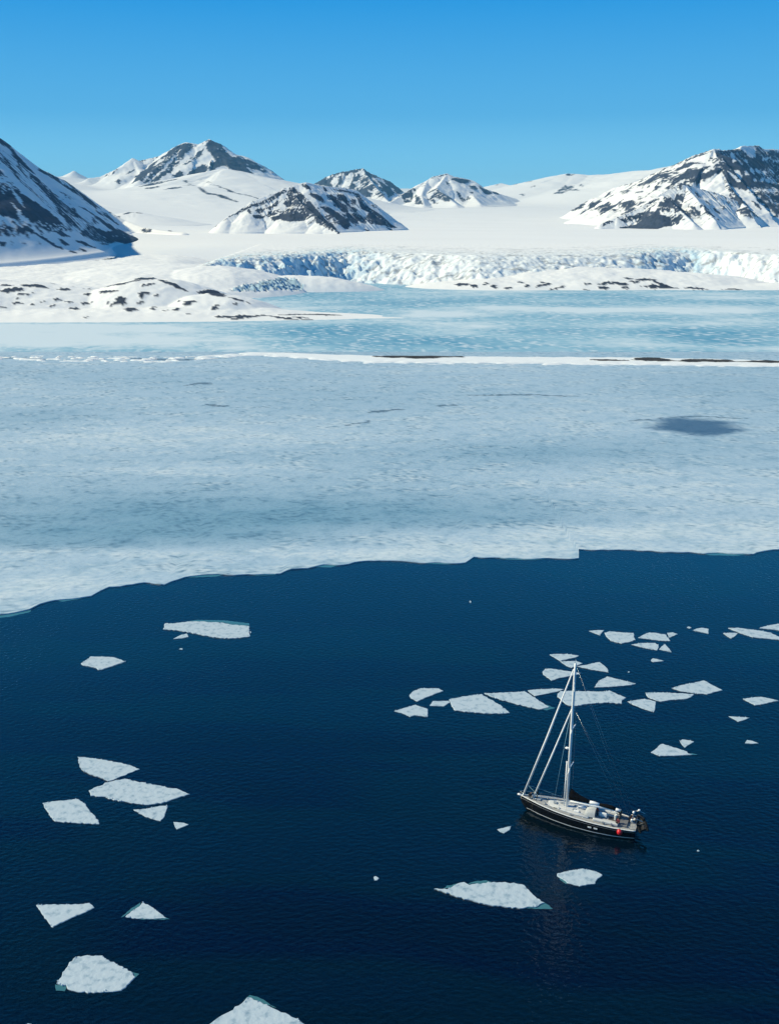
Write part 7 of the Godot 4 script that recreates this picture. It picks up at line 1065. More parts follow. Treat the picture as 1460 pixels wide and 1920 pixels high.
	floe("floe with a blunt left end crossed by the upper mast", "ice floe", [34.69, -202.47, 35.57, -204.15, 36.59, -204.26, 38.51, -203.75, 40.39, -203.03, 41.78, -202.47, 43.32, -202.03, 42.57, -201.36, 39.91, -200.27, 37.78, -199.29, 36.10, -198.32, 35.23, -200.27, 34.65, -201.36], [], 481)
	floe("flat wedge floe farthest back above the masthead", "ice floe", [37.75, -211.71, 39.36, -212.07, 41.94, -212.01, 44.57, -211.11, 43.69, -210.22, 41.46, -209.21, 39.64, -208.28, 38.75, -209.92], [], 484)
	floe("floe touching the very top of the mast", "ice floe", [39.60, -208.04, 41.27, -208.16, 43.33, -208.28, 44.67, -207.00, 43.45, -206.14, 41.68, -204.71, 40.83, -205.56], [], 487)
	floe("peaked floe just right of the masthead", "ice floe", [43.07, -205.45, 44.68, -205.96, 46.63, -206.88, 48.70, -207.69, 49.26, -206.14, 49.83, -204.26, 49.63, -202.41, 47.87, -203.03, 45.57, -204.03], [], 490)
	floe("small floe with a squared right end, right of the long wide floe", "ice floe", [50.73, -188.48, 51.99, -188.87, 53.29, -189.36, 54.53, -189.66, 55.81, -189.12, 56.74, -188.38, 55.87, -185.48, 55.16, -183.87, 53.44, -185.24, 51.59, -187.16], [], 493)
	floe("flat topped floe between the peaked kite floe and a squared one", "ice floe", [55.59, -192.46, 57.73, -192.61, 60.53, -192.41, 63.09, -192.20, 65.91, -191.70, 64.95, -190.44, 63.29, -189.60, 60.36, -189.20, 57.72, -188.51, 56.64, -189.30, 55.59, -190.29], [], 496)
	floe("large kite shaped floe with a peaked back edge, right side", "ice floe", [61.87, -194.67, 64.43, -196.08, 67.97, -197.40, 70.07, -198.30, 70.89, -196.60, 71.84, -195.03, 72.63, -193.74, 70.90, -192.81, 68.67, -191.80, 66.41, -192.15, 63.38, -193.22], [], 499)
	floe("lens shaped floe close to the right border", "ice floe", [75.74, -189.69, 77.61, -190.19, 79.87, -190.59, 81.70, -189.79, 83.04, -188.85, 81.08, -188.12, 78.61, -187.10, 77.38, -186.90, 76.48, -188.31], [], 502)
	floe("small downward triangle below the lens shaped floe", "ice floe", [70.20, -182.03, 72.39, -181.80, 74.27, -181.48, 72.87, -180.56, 71.38, -179.84, 71.06, -180.56], [], 505)
	floe("small shield shaped fragment above the humped floe on the right", "ice floe", [57.29, -172.12, 57.91, -172.75, 59.41, -172.33, 60.00, -171.91, 58.77, -170.86, 57.57, -169.71, 57.31, -170.66], [], 508)
	floe("humped floe with a straight front edge, nearest the yacht on the right", "ice floe", [50.48, -167.88, 52.05, -169.42, 53.07, -170.86, 53.64, -170.99, 54.73, -170.24, 56.15, -169.22, 57.54, -168.12, 57.57, -167.48, 58.25, -167.08, 55.87, -166.72, 51.84, -166.60], [[57.39, -167.53, 58.42, -167.57, 59.32, -167.25, 58.06, -166.93, 55.96, -166.97]], 511)
	floe("small thin wedge alone, lowest near the right border", "ice floe", [69.86, -171.36, 70.70, -172.54, 71.68, -172.12, 72.46, -171.28, 70.91, -171.15], [], 514)
	floe("small dart at the left end of the far right row", "ice floe", [49.65, -225.41, 52.00, -225.86, 53.53, -225.86, 52.58, -224.25, 51.93, -222.84, 50.59, -224.25], [], 517)
	floe("blocky floe with a ragged left side in the far right row", "ice floe", [53.31, -224.25, 54.77, -225.14, 57.52, -224.43, 60.52, -224.08, 60.15, -222.06, 60.03, -220.07, 57.98, -218.62, 56.08, -218.03, 53.91, -219.47, 53.39, -222.06], [], 520)
	floe("four sided floe right of the blocky floe in the far row", "ice floe", [60.80, -221.19, 62.60, -222.93, 64.42, -224.43, 66.14, -224.08, 68.08, -223.20, 68.26, -221.19, 68.32, -219.30, 65.70, -219.64, 63.09, -220.59], [], 523)
	floe("little triangle touching the right side of a four sided far floe", "ice floe", [68.87, -224.25, 70.23, -224.43, 71.28, -223.55, 70.05, -222.49, 68.53, -221.28], [], 526)
	floe("rounded wedge floe in front of the far row", "ice floe", [58.33, -217.36, 61.07, -218.20, 64.26, -218.20, 64.78, -217.19, 64.49, -215.70, 63.73, -214.13, 61.69, -215.04], [], 529)
	floe("small upright triangle right of the rounded wedge floe", "ice floe", [64.31, -214.62, 65.59, -216.53, 66.49, -217.53, 66.77, -215.70, 66.88, -213.16, 65.58, -213.89], [], 532)
	floe("tiny drop shaped chip below the small upright triangle", "ice floe", [60.93, -208.86, 61.54, -209.64, 62.33, -209.41, 63.85, -208.31, 61.23, -207.77, 60.85, -208.16], [], 535)
	floe("tiny chip left of the lone far fragment near the right", "ice floe", [74.72, -227.66, 75.32, -228.21, 75.82, -227.39, 75.13, -226.94], [], 538)
	floe("lone far fragment with a square right end", "ice floe", [75.63, -225.77, 77.15, -226.94, 78.36, -227.30, 79.85, -226.67, 78.93, -223.81, 77.57, -224.70], [], 541)
	floe("small downward triangle left of the far right long floe", "ice floe", [82.68, -223.99, 84.69, -224.25, 86.30, -224.08, 84.86, -222.06, 83.58, -220.93, 83.02, -222.49], [], 544)
	floe("long grey floe running to the right border, farthest right", "ice floe", [84.91, -227.12, 87.51, -227.21, 90.12, -226.31, 92.69, -225.32, 94.48, -224.25, 95.73, -221.80, 96.41, -220.76, 95.07, -220.07, 92.47, -220.76, 89.20, -221.62, 87.08, -223.81], [], 547)
	floe("white floe cut by the right border behind the long grey one", "ice floe", [92.61, -227.12, 95.78, -228.76, 98.79, -229.87, 100.76, -229.22, 99.01, -224.70, 96.61, -226.04, 94.28, -226.67], [], 550)
	floe("tiny faint chip right of the peaked floe at the masthead", "ice floe", [54.06, -202.62, 54.36, -202.91, 54.56, -202.62, 54.22, -202.32], [], 553)
	floe("tiny chip alone farthest out below the ice edge", "ice floe", [21.40, -244.91, 21.66, -245.48, 21.89, -244.72, 21.60, -243.78], [], 556)
	floe("tiny chip right of the yacht stern", "ice floe", [50.21, -137.37, 50.50, -137.58, 50.63, -137.30, 50.37, -137.16], [], 559)

# ---------------------------------------------------------------- the yacht
var half_beam := PackedVector2Array([Vector2(-9.6, 1.7), Vector2(-8.6, 1.95), Vector2(-6.0, 2.35), Vector2(-2.5, 2.55), Vector2(1.0, 2.45), Vector2(4.0, 2.05), Vector2(6.5, 1.45), Vector2(8.5, 0.8), Vector2(9.8, 0.33), Vector2(10.5, 0.07)])
var water_beam := PackedVector2Array([Vector2(-9.6, 1.1), Vector2(-8.6, 1.5), Vector2(-6.0, 2.1), Vector2(-2.5, 2.35), Vector2(1.0, 2.2), Vector2(4.0, 1.65), Vector2(6.5, 0.95), Vector2(8.5, 0.32), Vector2(9.3, 0.06), Vector2(10.5, 0.03)])
var sheer_h := PackedVector2Array([Vector2(-9.6, 1.85), Vector2(-6.0, 1.9), Vector2(-2.0, 2.05), Vector2(3.0, 2.3), Vector2(7.0, 2.5), Vector2(10.5, 2.7)])

func smooth_at(tab: PackedVector2Array, x: float) -> float:
	return (lookup(tab, x - 0.7) + lookup(tab, x) * 2.0 + lookup(tab, x + 0.7)) * 0.25

func hull_point(x: float, t: float, side: float, out := 0.0) -> Vector3:   # t: 0 at the sheer, 1 at the waterline, 2 below
	var b := smooth_at(half_beam, x); var w := smooth_at(water_beam, x); var h := lookup(sheer_h, x)
	if x > 10.2: b = lerpf(b, 0.05, (x - 10.2) / 0.3)
	var rake := clampf((x - 7.0) / 3.5, 0.0, 1.0) * -1.25     # the stem slopes back towards the water
	if t <= 1.0: return Vector3(x + rake * t * t * 1.0, h * (1.0 - t), side * (lerpf(b, w, t * t * 0.75 + t * 0.25) + out))
	return Vector3(x + rake * 1.0, -(t - 1.0) * 0.7, side * (w * (1.0 - (t - 1.0) * 0.5) + out))

func strip(st: SurfaceTool, x0: float, x1: float, n: int, ta: float, tb: float, out: float) -> void:   # a band laid along both sides of the hull
	st.set_smooth_group(0)
	for side in [-1.0, 1.0]:
		for i in n:
			var xa := lerpf(x0, x1, float(i) / n); var xb := lerpf(x0, x1, float(i + 1) / n)
			var q := [hull_point(xa, ta, side, out), hull_point(xb, ta, side, out), hull_point(xa, tb, side, out), hull_point(xb, tb, side, out)]
			for p in ([q[0], q[1], q[2], q[1], q[3], q[2]] if side < 0 else [q[0], q[2], q[1], q[1], q[2], q[3]]): st.add_vertex(p)

func deck_at(x: float, z: float) -> float:
	return lookup(sheer_h, x) + 0.10 * (1.0 - pow(z / maxf(0.2, smooth_at(half_beam, x)), 2.0))

func build_yacht() -> void:
	var xf := Transform3D(Basis(Vector3.UP, deg_to_rad(156.990)), Vector3(32.480, 0, -145.294))
	var black := mat(Color(0.006, 0.007, 0.009), 0.18); var white := mat(Color(0.80, 0.81, 0.82), 0.35); var teak := mat(Color(0.42, 0.42, 0.42), 0.8)
	teak.albedo_texture = noise_texture(noise(91, 0.05, 4), 256, Color(0.75, 0.74, 0.72), Color(1, 1, 1)); teak.uv1_triplanar = true; teak.uv1_scale = Vector3(0.35, 0.35, 2.5)
	var alu := mat(Color(0.85, 0.86, 0.87), 0.4); var steel := mat(Color(0.55, 0.58, 0.6), 0.3, 0.9); var canvas := mat(Color(0.007, 0.007, 0.009), 0.9)
	var grey := mat(Color(0.42, 0.44, 0.46), 0.85); var sailcloth := mat(Color(0.84, 0.85, 0.87), 0.7); var wire := mat(Color(0.22, 0.42, 0.52), 0.5); var glass := mat(Color(0.01, 0.014, 0.018), 0.05)
	var rope := mat(Color(0.12, 0.22, 0.28), 0.8); var rubber := mat(Color(0.011, 0.011, 0.012), 0.6)
	canvas.metallic_specular = 0.15; rubber.metallic_specular = 0.2
	var y := thing("sailing_yacht", "black hulled single masted sailing yacht with furled sails among the floes", "sailboat", xf)
	# hull
	var st := begin()
	var rings := []
	var stations := span(-9.6, 10.5, 0.3)
	for x in stations:
		var p := PackedVector3Array()
		for t in [0.0, 0.12, 0.3, 0.5, 0.7, 0.86, 1.0, 1.5, 2.0]: p.append(hull_point(x, t, -1.0))
		for t in [2.0, 1.5, 1.0, 0.86, 0.7, 0.5, 0.3, 0.12, 0.0]: p.append(hull_point(x, t, 1.0))
		rings.append(p)
	st.set_smooth_group(0)
	tri_rings(st, rings, false, false, false)
	var hull := part("hull", st, black, y)
	st = begin()
	var stern: PackedVector3Array = rings[0]
	st.set_smooth_group(-1)
	for i in range(1, stern.size() - 1):
		for p in [stern[0], stern[i + 1], stern[i]]: st.add_vertex(p)
	part("transom", st, black, hull)
	st = begin(); strip(st, -9.5, 10.0, 50, 0.80, 0.86, 0.012); part("boot_stripe", st, white, hull)
	st = begin(); strip(st, -9.5, 10.2, 50, 0.15, 0.175, 0.012); part("sheer_stripe", st, mat(Color(0.35, 0.36, 0.38), 0.4), hull)
	for x in [-2.2, -3.2]:
		for side in [-1.0, 1.0]:
			st = begin()
			block(st, hull_point(x, 0.42, side, 0.005), Vector3(0.62, 0.26, 0.06), 0.04)
			part("hull_window", st, mat(Color(0.75, 0.78, 0.8), 0.1), hull)  # pale colour paints in the reflection on the panes
	# deck, rail, cabin trunk
	st = begin(); rings = []
	for x in stations:
		var p := PackedVector3Array()
		for k in range(-5, 6):
			var z := smooth_at(half_beam, x) * k / 5.0 * 0.995
			p.append(Vector3(x, deck_at(x, z) - 0.01, z))
		rings.append(p)
	st.set_smooth_group(0); tri_rings(st, rings, false, false, false)
	var deck := part("deck", st, teak, y)
	for side in [-1.0, 1.0]:
		var pts := []
		for x in span(-9.6, 10.45, 0.5): pts.append(hull_point(x, 0.0, side, -0.02) + Vector3(0, 0.05, 0))
		st = begin(); tube(st, pts, 0.085, 6); part("toe_rail", st, white, y)
	st = begin(); tube(st, [Vector3(10.2, 2.68, 0), Vector3(10.75, 2.78, 0), Vector3(11.0, 2.76, 0)], [0.22, 0.26, 0.16], 8, 0.6); part("bow_roller", st, white, y)
	st = begin()
	rings = []
	for q in [[5.6, 0.5, 0.03], [5.2, 0.85, 0.16], [3.5, 1.25, 0.22], [0.5, 1.5, 0.28], [-1.6, 1.55, 0.34], [-1.75, 1.5, 0.3]]:
		var p := PackedVector3Array(); var b: float = q[1]; var base := lookup(sheer_h, q[0])
		for e in [Vector2(-1.08, -0.1), Vector2(-1.0, 0.75), Vector2(-0.85, 1.0), Vector2(0.0, 1.12), Vector2(0.85, 1.0), Vector2(1.0, 0.75), Vector2(1.08, -0.1)]:
			p.append(Vector3(q[0], base + 0.05 + e.y * q[2], e.x * b))
		rings.append(p)
	rings.reverse()
	st.set_smooth_group(0); tri_rings(st, rings, true)
	var trunk := part("cabin_trunk", st, mat(Color(0.58, 0.59, 0.6), 0.6), y)
	for side in [-1.0, 1.0]:
		for x in [4.0, 2.4, 0.6, -0.7]:
			st = begin(); block(st, Vector3(x, lookup(sheer_h, x) + 0.17, side * (lerpf(1.55, 1.2, clampf((x + 1.6) / 5.0, 0.0, 1.0)) + 0.02)), Vector3(0.7, 0.1, 0.05), 0.02); part("cabin_window", st, glass, trunk)
		st = begin(); tube(st, [Vector3(-1.5, 2.5, side * 1.2), Vector3(1.0, 2.6, side * 1.1), Vector3(4.2, 2.68, side * 0.8)], 0.03, 6); part("handrail", st, white, trunk)
	for h in [[7.2, 0.0, 0.75], [4.3, 0.0, 0.6], [3.2, 0.45, 0.5], [0.9, -0.5, 0.55], [0.9, 0.55, 0.55]]:
		st = begin(); var top := 0.12 if h[0] > 6.0 else 0.3
		block(st, Vector3(h[0], deck_at(h[0], 0.0) + top, h[1]), Vector3(h[2], 0.1, h[2]), 0.03); part("hatch", st, mat(Color(0.3, 0.33, 0.36), 0.15), y)
	st = begin(); block(st, Vector3(-0.4, 2.72, 0.55), Vector3(1.1, 0.34, 0.65), 0.12); part("life_raft", st, white, y)
	st = begin(); block(st, Vector3(0.4, 2.62, -0.9), Vector3(0.9, 0.22, 0.5), 0.06); part("deck_box", st, white, y)
	for w in [[5.9, 0.85], [5.9, -0.85], [1.2, 1.9], [1.2, -1.9], [-4.2, 2.0], [-4.2, -2.0], [-5.6, 1.9], [-5.6, -1.9], [3.3, 1.2], [3.3, -1.2]]:
		st = begin(); var b := Vector3(w[0], deck_at(w[0], w[1]) + (0.0 if w[0] > 0 else 0.22), w[1])
		tube(st, [b, b + Vector3(0, 0.1, 0), b + Vector3(0, 0.24, 0), b + Vector3(0, 0.3, 0)], [0.17, 0.11, 0.13, 0.12], 10); part("winch", st, steel, y)
	for c in [[8.2, 0.35, 0.5], [7.9, -0.35, 0.35]]:
		st = begin(); block(st, Vector3(c[0], deck_at(c[0], 0.0) + 0.14, c[1]), Vector3(0.5, 0.26, c[2]), 0.06); part("windlass" if c[2] > 0.4 else "chain_box", st, steel, y)
	# dodger and cockpit
	st = begin(); rings = []
	for q in [[-0.95, 0.25], [-1.15, 0.75], [-1.6, 1.12], [-2.2, 1.25], [-2.75, 1.22]]:
		var p := PackedVector3Array()
		for k in 11:
			var f := PI * k / 10.0
			p.append(Vector3(q[0], 2.45 + q[1] * pow(sin(f), 0.45), -cos(f) * 1.45))
		rings.append(p)
	st.set_smooth_group(0); tri_rings(st, rings, false, false, false); part("spray_hood", st, grey, y)
	for side in [-1.0, 1.0]:
		st = begin(); block(st, Vector3(-4.6, 2.28, side * 1.55), Vector3(4.2, 0.42, 0.55), 0.08); part("coaming", st, mat(Color(0.6, 0.61, 0.62), 0.5), y)
		st = begin(); block(st, Vector3(-4.4, 2.1, side * 0.95), Vector3(3.6, 0.3, 0.6), 0.06); part("cockpit_seat", st, mat(Color(0.5, 0.5, 0.5), 0.7), y)
	st = begin(); block(st, Vector3(-4.5, 1.96, 0.0), Vector3(4.4, 0.14, 1.3), 0.02); part("cockpit_well", st, mat(Color(0.05, 0.05, 0.055), 0.8), y)
	st = begin(); block(st, Vector3(-3.9, 2.5, 0.0), Vector3(1.3, 0.75, 0.45), 0.08); part("cockpit_table", st, white, y)
	st = begin(); block(st, Vector3(-7.4, 2.1, 0.0), Vector3(1.6, 0.4, 2.8), 0.08); part("aft_deck_box", st, mat(Color(0.16, 0.16, 0.17), 0.8), y)
	st = begin(); var wheel := []
	for i in 25: wheel.append(Vector3(-6.1, 2.85 + sin(TAU * i / 24.0) * 0.55, cos(TAU * i / 24.0) * 0.55))
	tube(st, wheel, 0.025, 6)
	for i in 3: tube(st, [wheel[i * 4], wheel[i * 4 + 12]], 0.015, 5)
	part("steering_wheel", st, steel, y)
	st = begin(); block(st, Vector3(-5.95, 2.5, 0), Vector3(0.3, 1.0, 0.35), 0.05); part("pedestal", st, white, y)
	# rails round the deck
	for side in [-1.0, 1.0]:
		var tops := []
		for x in [-8.4, -6.6, -4.8, -2.8, -0.8, 1.2, 3.2, 5.2, 7.2, 8.7]:
			var b := hull_point(x, 0.0, side, -0.08)
			st = begin(); tube(st, [b, b + Vector3(0, 0.68, 0)], 0.017, 5); part("stanchion", st, steel, y)
			tops.append(b + Vector3(0, 0.68, 0))
		st = begin(); tube(st, tops, 0.009, 4)
		var low := []
		for p in tops: low.append(p - Vector3(0, 0.33, 0))
		tube(st, low, 0.008, 4); part("lifeline", st, steel, y)
	st = begin()
	tube(st, [hull_point(8.7, 0.0, -1.0, -0.08) + Vector3(0, 0.68, 0), Vector3(9.9, 3.42, -0.38), Vector3(10.6, 3.45, -0.12), Vector3(10.6, 3.45, 0.12), Vector3(9.9, 3.42, 0.38), hull_point(8.7, 0.0, 1.0, -0.08) + Vector3(0, 0.68, 0)], 0.022, 6)
	for z in [-0.36, 0.36]: tube(st, [Vector3(9.8, 2.66, z * 0.9), Vector3(9.9, 3.42, z)], 0.02, 6)
	part("pulpit", st, steel, y)
	st = begin()
	tube(st, [hull_point(-8.4, 0.0, -1.0, -0.08) + Vector3(0, 0.68, 0), Vector3(-9.4, 2.6, -1.6), Vector3(-9.5, 2.6, 0), Vector3(-9.4, 2.6, 1.6), hull_point(-8.4, 0.0, 1.0, -0.08) + Vector3(0, 0.68, 0)], 0.022, 6)
	for z in [-1.55, 1.55, -0.6, 0.6]: tube(st, [Vector3(-9.4, 1.9, z), Vector3(-9.45, 2.6, z)], 0.02, 6)
	part("stern_rail", st, steel, y)
	# mast, boom and sails
	st = begin(); tube(st, [Vector3(2.3, 2.3, 0), Vector3(2.3, 16, 0), Vector3(2.3, 27.0, 0), Vector3(2.3, 29.4, 0)], [0.32, 0.32, 0.29, 0.22], 14, 0.75)
	var mast := part("mast", st, alu, y)
	for s in [[17.3, 1.75], [10.0, 1.95]]:
		for side in [-1.0, 1.0]:
			st = begin(); tube(st, [Vector3(2.25, s[0], 0), Vector3(2.0, s[0] + 0.12, side * s[1])], [0.14, 0.09], 8, 0.5); part("spreader", st, alu, mast)
	st = begin(); ball(st, Vector3(2.85, 13.7, 0), Vector3(0.33, 0.16, 0.33), 8); part("radar_dome", st, white, mast)
	st = begin(); block(st, Vector3(2.6, 13.5, 0), Vector3(0.5, 0.08, 0.2), 0.02); part("radar_bracket", st, alu, mast)
	st = begin(); tube(st, [Vector3(2.3, 29.4, 0), Vector3(2.3, 30.2, 0.05)], 0.02, 5); tube(st, [Vector3(2.3, 29.5, 0), Vector3(2.75, 29.75, 0)], 0.02, 5); part("masthead_antenna", st, steel, mast)
	st = begin(); tube(st, [Vector3(2.78, 2.7, -0.1), Vector3(2.72, 11.2, -0.05)], [0.1, 0.1], 8); part("spinnaker_pole", st, alu, mast)
	st = begin(); tube(st, [Vector3(2.0, 3.75, 0), Vector3(-2.0, 3.85, 0), Vector3(-6.1, 3.9, 0)], [0.19, 0.2, 0.17], 10, 1.2); part("boom", st, alu, y)
	st = begin(); tube(st, [Vector3(0.6, 2.75, 0), Vector3(-1.2, 3.75, 0)], 0.07, 8); part("boom_vang", st, alu, y)
	st = begin(); rings = []
	for q in [[1.98, 3.85, 1.55, 0.16], [1.75, 3.9, 2.35, 0.30], [1.2, 3.95, 1.9, 0.36], [0.3, 4.0, 1.3, 0.36], [-0.9, 4.05, 0.85, 0.32], [-1.5, 4.06, 0.62, 0.28]]:
		var p := PackedVector3Array()
		for k in 10:
			var f := TAU * k / 10.0
			p.append(Vector3(q[0], q[1] + q[2] * (0.5 - 0.5 * cos(f)), sin(f) * q[3]))
		rings.append(p)
	st.set_smooth_group(0); tri_rings(st, rings); part("sail_cover", st, canvas, y)
	st = begin(); tube(st, [Vector3(-1.5, 4.35, 0), Vector3(-2.3, 4.36, 0.02), Vector3(-3.2, 4.3, 0)], [0.27, 0.26, 0.22], 10); part("furled_mainsail", st, sailcloth, y)
	st = begin(); tube(st, [Vector3(-3.2, 4.3, 0), Vector3(-4.2, 4.32, 0), Vector3(-5.3, 4.25, 0), Vector3(-5.9, 4.1, 0)], [0.24, 0.34, 0.36, 0.25], 10); part("sail_bag", st, canvas, y)
	st = begin(); tube(st, [Vector3(-5.9, 4.1, 0), Vector3(-6.7, 4.05, 0)], [0.24, 0.2], 10); part("sail_clew", st, sailcloth, y)
	st = begin(); tube(st, [Vector3(9.9, 3.1, 0), Vector3(6.3, 15.0, 0), Vector3(2.55, 28.3, 0)], [0.16, 0.18, 0.1], 8); part("furled_genoa", st, sailcloth, y)
	st = begin(); tube(st, [Vector3(8.1, 3.0, 0), Vector3(5.4, 11.5, 0), Vector3(2.5, 21.0, 0)], [0.14, 0.15, 0.09], 8); part("furled_staysail", st, sailcloth, y)
	st = begin(); tube(st, [Vector3(9.98, 2.75, 0), Vector3(9.9, 3.1, 0)], 0.2, 8); part("furler_drum", st, steel, y)
	st = begin(); tube(st, [Vector3(8.2, 2.62, 0), Vector3(8.1, 3.0, 0)], 0.16, 8); part("furler_drum", st, steel, y)
	for side in [-1.0, 1.0]:
		st = begin()
		var foot := hull_point(1.9, 0.0, side, -0.1)
		tube(st, [foot, Vector3(2.0, 10.1, side * 1.95), Vector3(2.0, 17.4, side * 1.75), Vector3(2.3, 28.9, 0)], 0.013, 4)
		part("cap_shroud", st, steel, y)
		st = begin(); tube(st, [hull_point(3.4, 0.0, side, -0.2), Vector3(2.4, 10.0, 0)], 0.012, 4); part("lower_shroud", st, steel, y)
		st = begin(); tube(st, [Vector3(-9.2, 2.0, side * 1.3), Vector3(2.2, 29.2, 0)], 0.009, 4); part("backstay", st, steel, y)
		st = begin(); tube(st, [Vector3(9.3, 5.0, 0), Vector3(1.6 if side > 0 else 4.9, 2.75, side * 1.7)], 0.022, 5); part("sheet", st, wire, y)
		st = begin(); tube(st, [Vector3(-8.7, 2.0, side * 1.5), Vector3(1.9, 21.0, 0)], 0.008, 4); part("running_backstay", st, steel, y)
	st = begin(); tube(st, [Vector3(4.6, 2.75, 0.2), Vector3(2.6, 20.3, 0)], 0.03, 5); part("inner_stay", st, wire, y)
	st = begin(); tube(st, [Vector3(-4.4, 2.2, 0), Vector3(-5.4, 3.85, 0)], 0.03, 5); part("mainsheet", st, rope, y)
	# stern gear
	st = begin()
	for z in [-1.5, 1.5]: tube(st, [Vector3(-8.6, 2.0, z), Vector3(-8.8, 3.6, z * 0.95), Vector3(-9.6, 3.95, z * 0.85), Vector3(-10.6, 3.7, z * 0.8)], 0.05, 7)
	tube(st, [Vector3(-8.8, 3.6, -1.42), Vector3(-8.85, 3.75, 0), Vector3(-8.8, 3.6, 1.42)], 0.045, 7)
	var arch := part("stern_davits", st, steel, y)
	st = begin(); ball(st, Vector3(-8.85, 4.05, 0.35), Vector3(0.23, 0.24, 0.23), 9); part("antenna_dome", st, white, arch)
	st = begin(); ball(st, Vector3(-9.6, 4.15, 1.2), Vector3(0.22, 0.13, 0.22), 7); part("antenna_mushroom", st, white, arch)
	st = begin(); block(st, Vector3(-8.7, 2.9, -0.4), Vector3(0.3, 0.5, 0.4), 0.08); part("outboard_engine", st, white, y)
	st = begin(); block(st, Vector3(-8.4, 2.35, 0.9), Vector3(0.7, 0.35, 0.6), 0.1); part("sail_sack", st, mat(Color(0.35, 0.05, 0.05), 0.8), y)
	# inflatable dinghy hung over the stern
	var dx := xf * Transform3D(Basis.from_euler(Vector3(deg_to_rad(-8), deg_to_rad(24), deg_to_rad(-24))), Vector3(-10.3, 2.1, 0.3))
	var d := thing("dinghy", "black inflatable dinghy hung from davits behind the yacht stern", "dinghy", dx)
	var loop := []; var radii := []
	for q in [Vector3(-0.62, 0, -1.75), Vector3(-0.66, 0, -1.2), Vector3(-0.68, 0.0, 0.0), Vector3(-0.62, 0.06, 0.9), Vector3(-0.36, 0.16, 1.6), Vector3(0.0, 0.22, 1.85), Vector3(0.36, 0.16, 1.6), Vector3(0.62, 0.06, 0.9), Vector3(0.68, 0.0, 0.0), Vector3(0.66, 0, -1.2), Vector3(0.62, 0, -1.75)]: loop.append(q)
	for i in loop.size(): radii.append(0.12 if i == 0 or i == loop.size() - 1 else 0.25)
	st = begin(); tube(st, loop, radii, 12); part("tube", st, rubber, d)
	st = begin(); block(st, Vector3(0, -0.12, 0.05), Vector3(1.0, 0.06, 2.9), 0.02); part("floor", st, mat(Color(0.012, 0.012, 0.013), 0.7), d)
	st = begin(); block(st, Vector3(0, 0.05, -1.35), Vector3(1.05, 0.42, 0.06), 0.02); part("transom", st, mat(Color(0.015, 0.015, 0.016), 0.5), d)
	st = begin(); block(st, Vector3(0, 0.14, 0.1), Vector3(1.05, 0.05, 0.28), 0.02); part("thwart", st, mat(Color(0.06, 0.06, 0.06), 0.6), d)
	for z in [-1.0, 1.0]:
		st = begin(); tube(st, [Vector3(-0.64, 0.22, z), Vector3(-0.1, 1.15, z * 1.2)], 0.02, 5); part("sling", st, rope, d)
	# fender and flag
	var f := thing("ball_fender", "big red ball fender hanging at the yacht port quarter", "fender", xf * Transform3D(Basis.IDENTITY, Vector3(-7.2, 1.75, -2.72)))
	st = begin(); ball(st, Vector3.ZERO, Vector3(0.46, 0.5, 0.46), 12); part("ball", st, mat(Color(0.62, 0.012, 0.02), 0.35), f)
	st = begin(); tube(st, [Vector3(0, 0.46, 0), Vector3(0, 0.6, 0)], [0.12, 0.08], 8); part("neck", st, mat(Color(0.3, 0.01, 0.015), 0.4), f)
	st = begin(); tube(st, [Vector3(0, 0.58, 0), Vector3(0, 0.85, 0.28)], 0.02, 5); part("lanyard", st, rope, f)
	crew(xf)

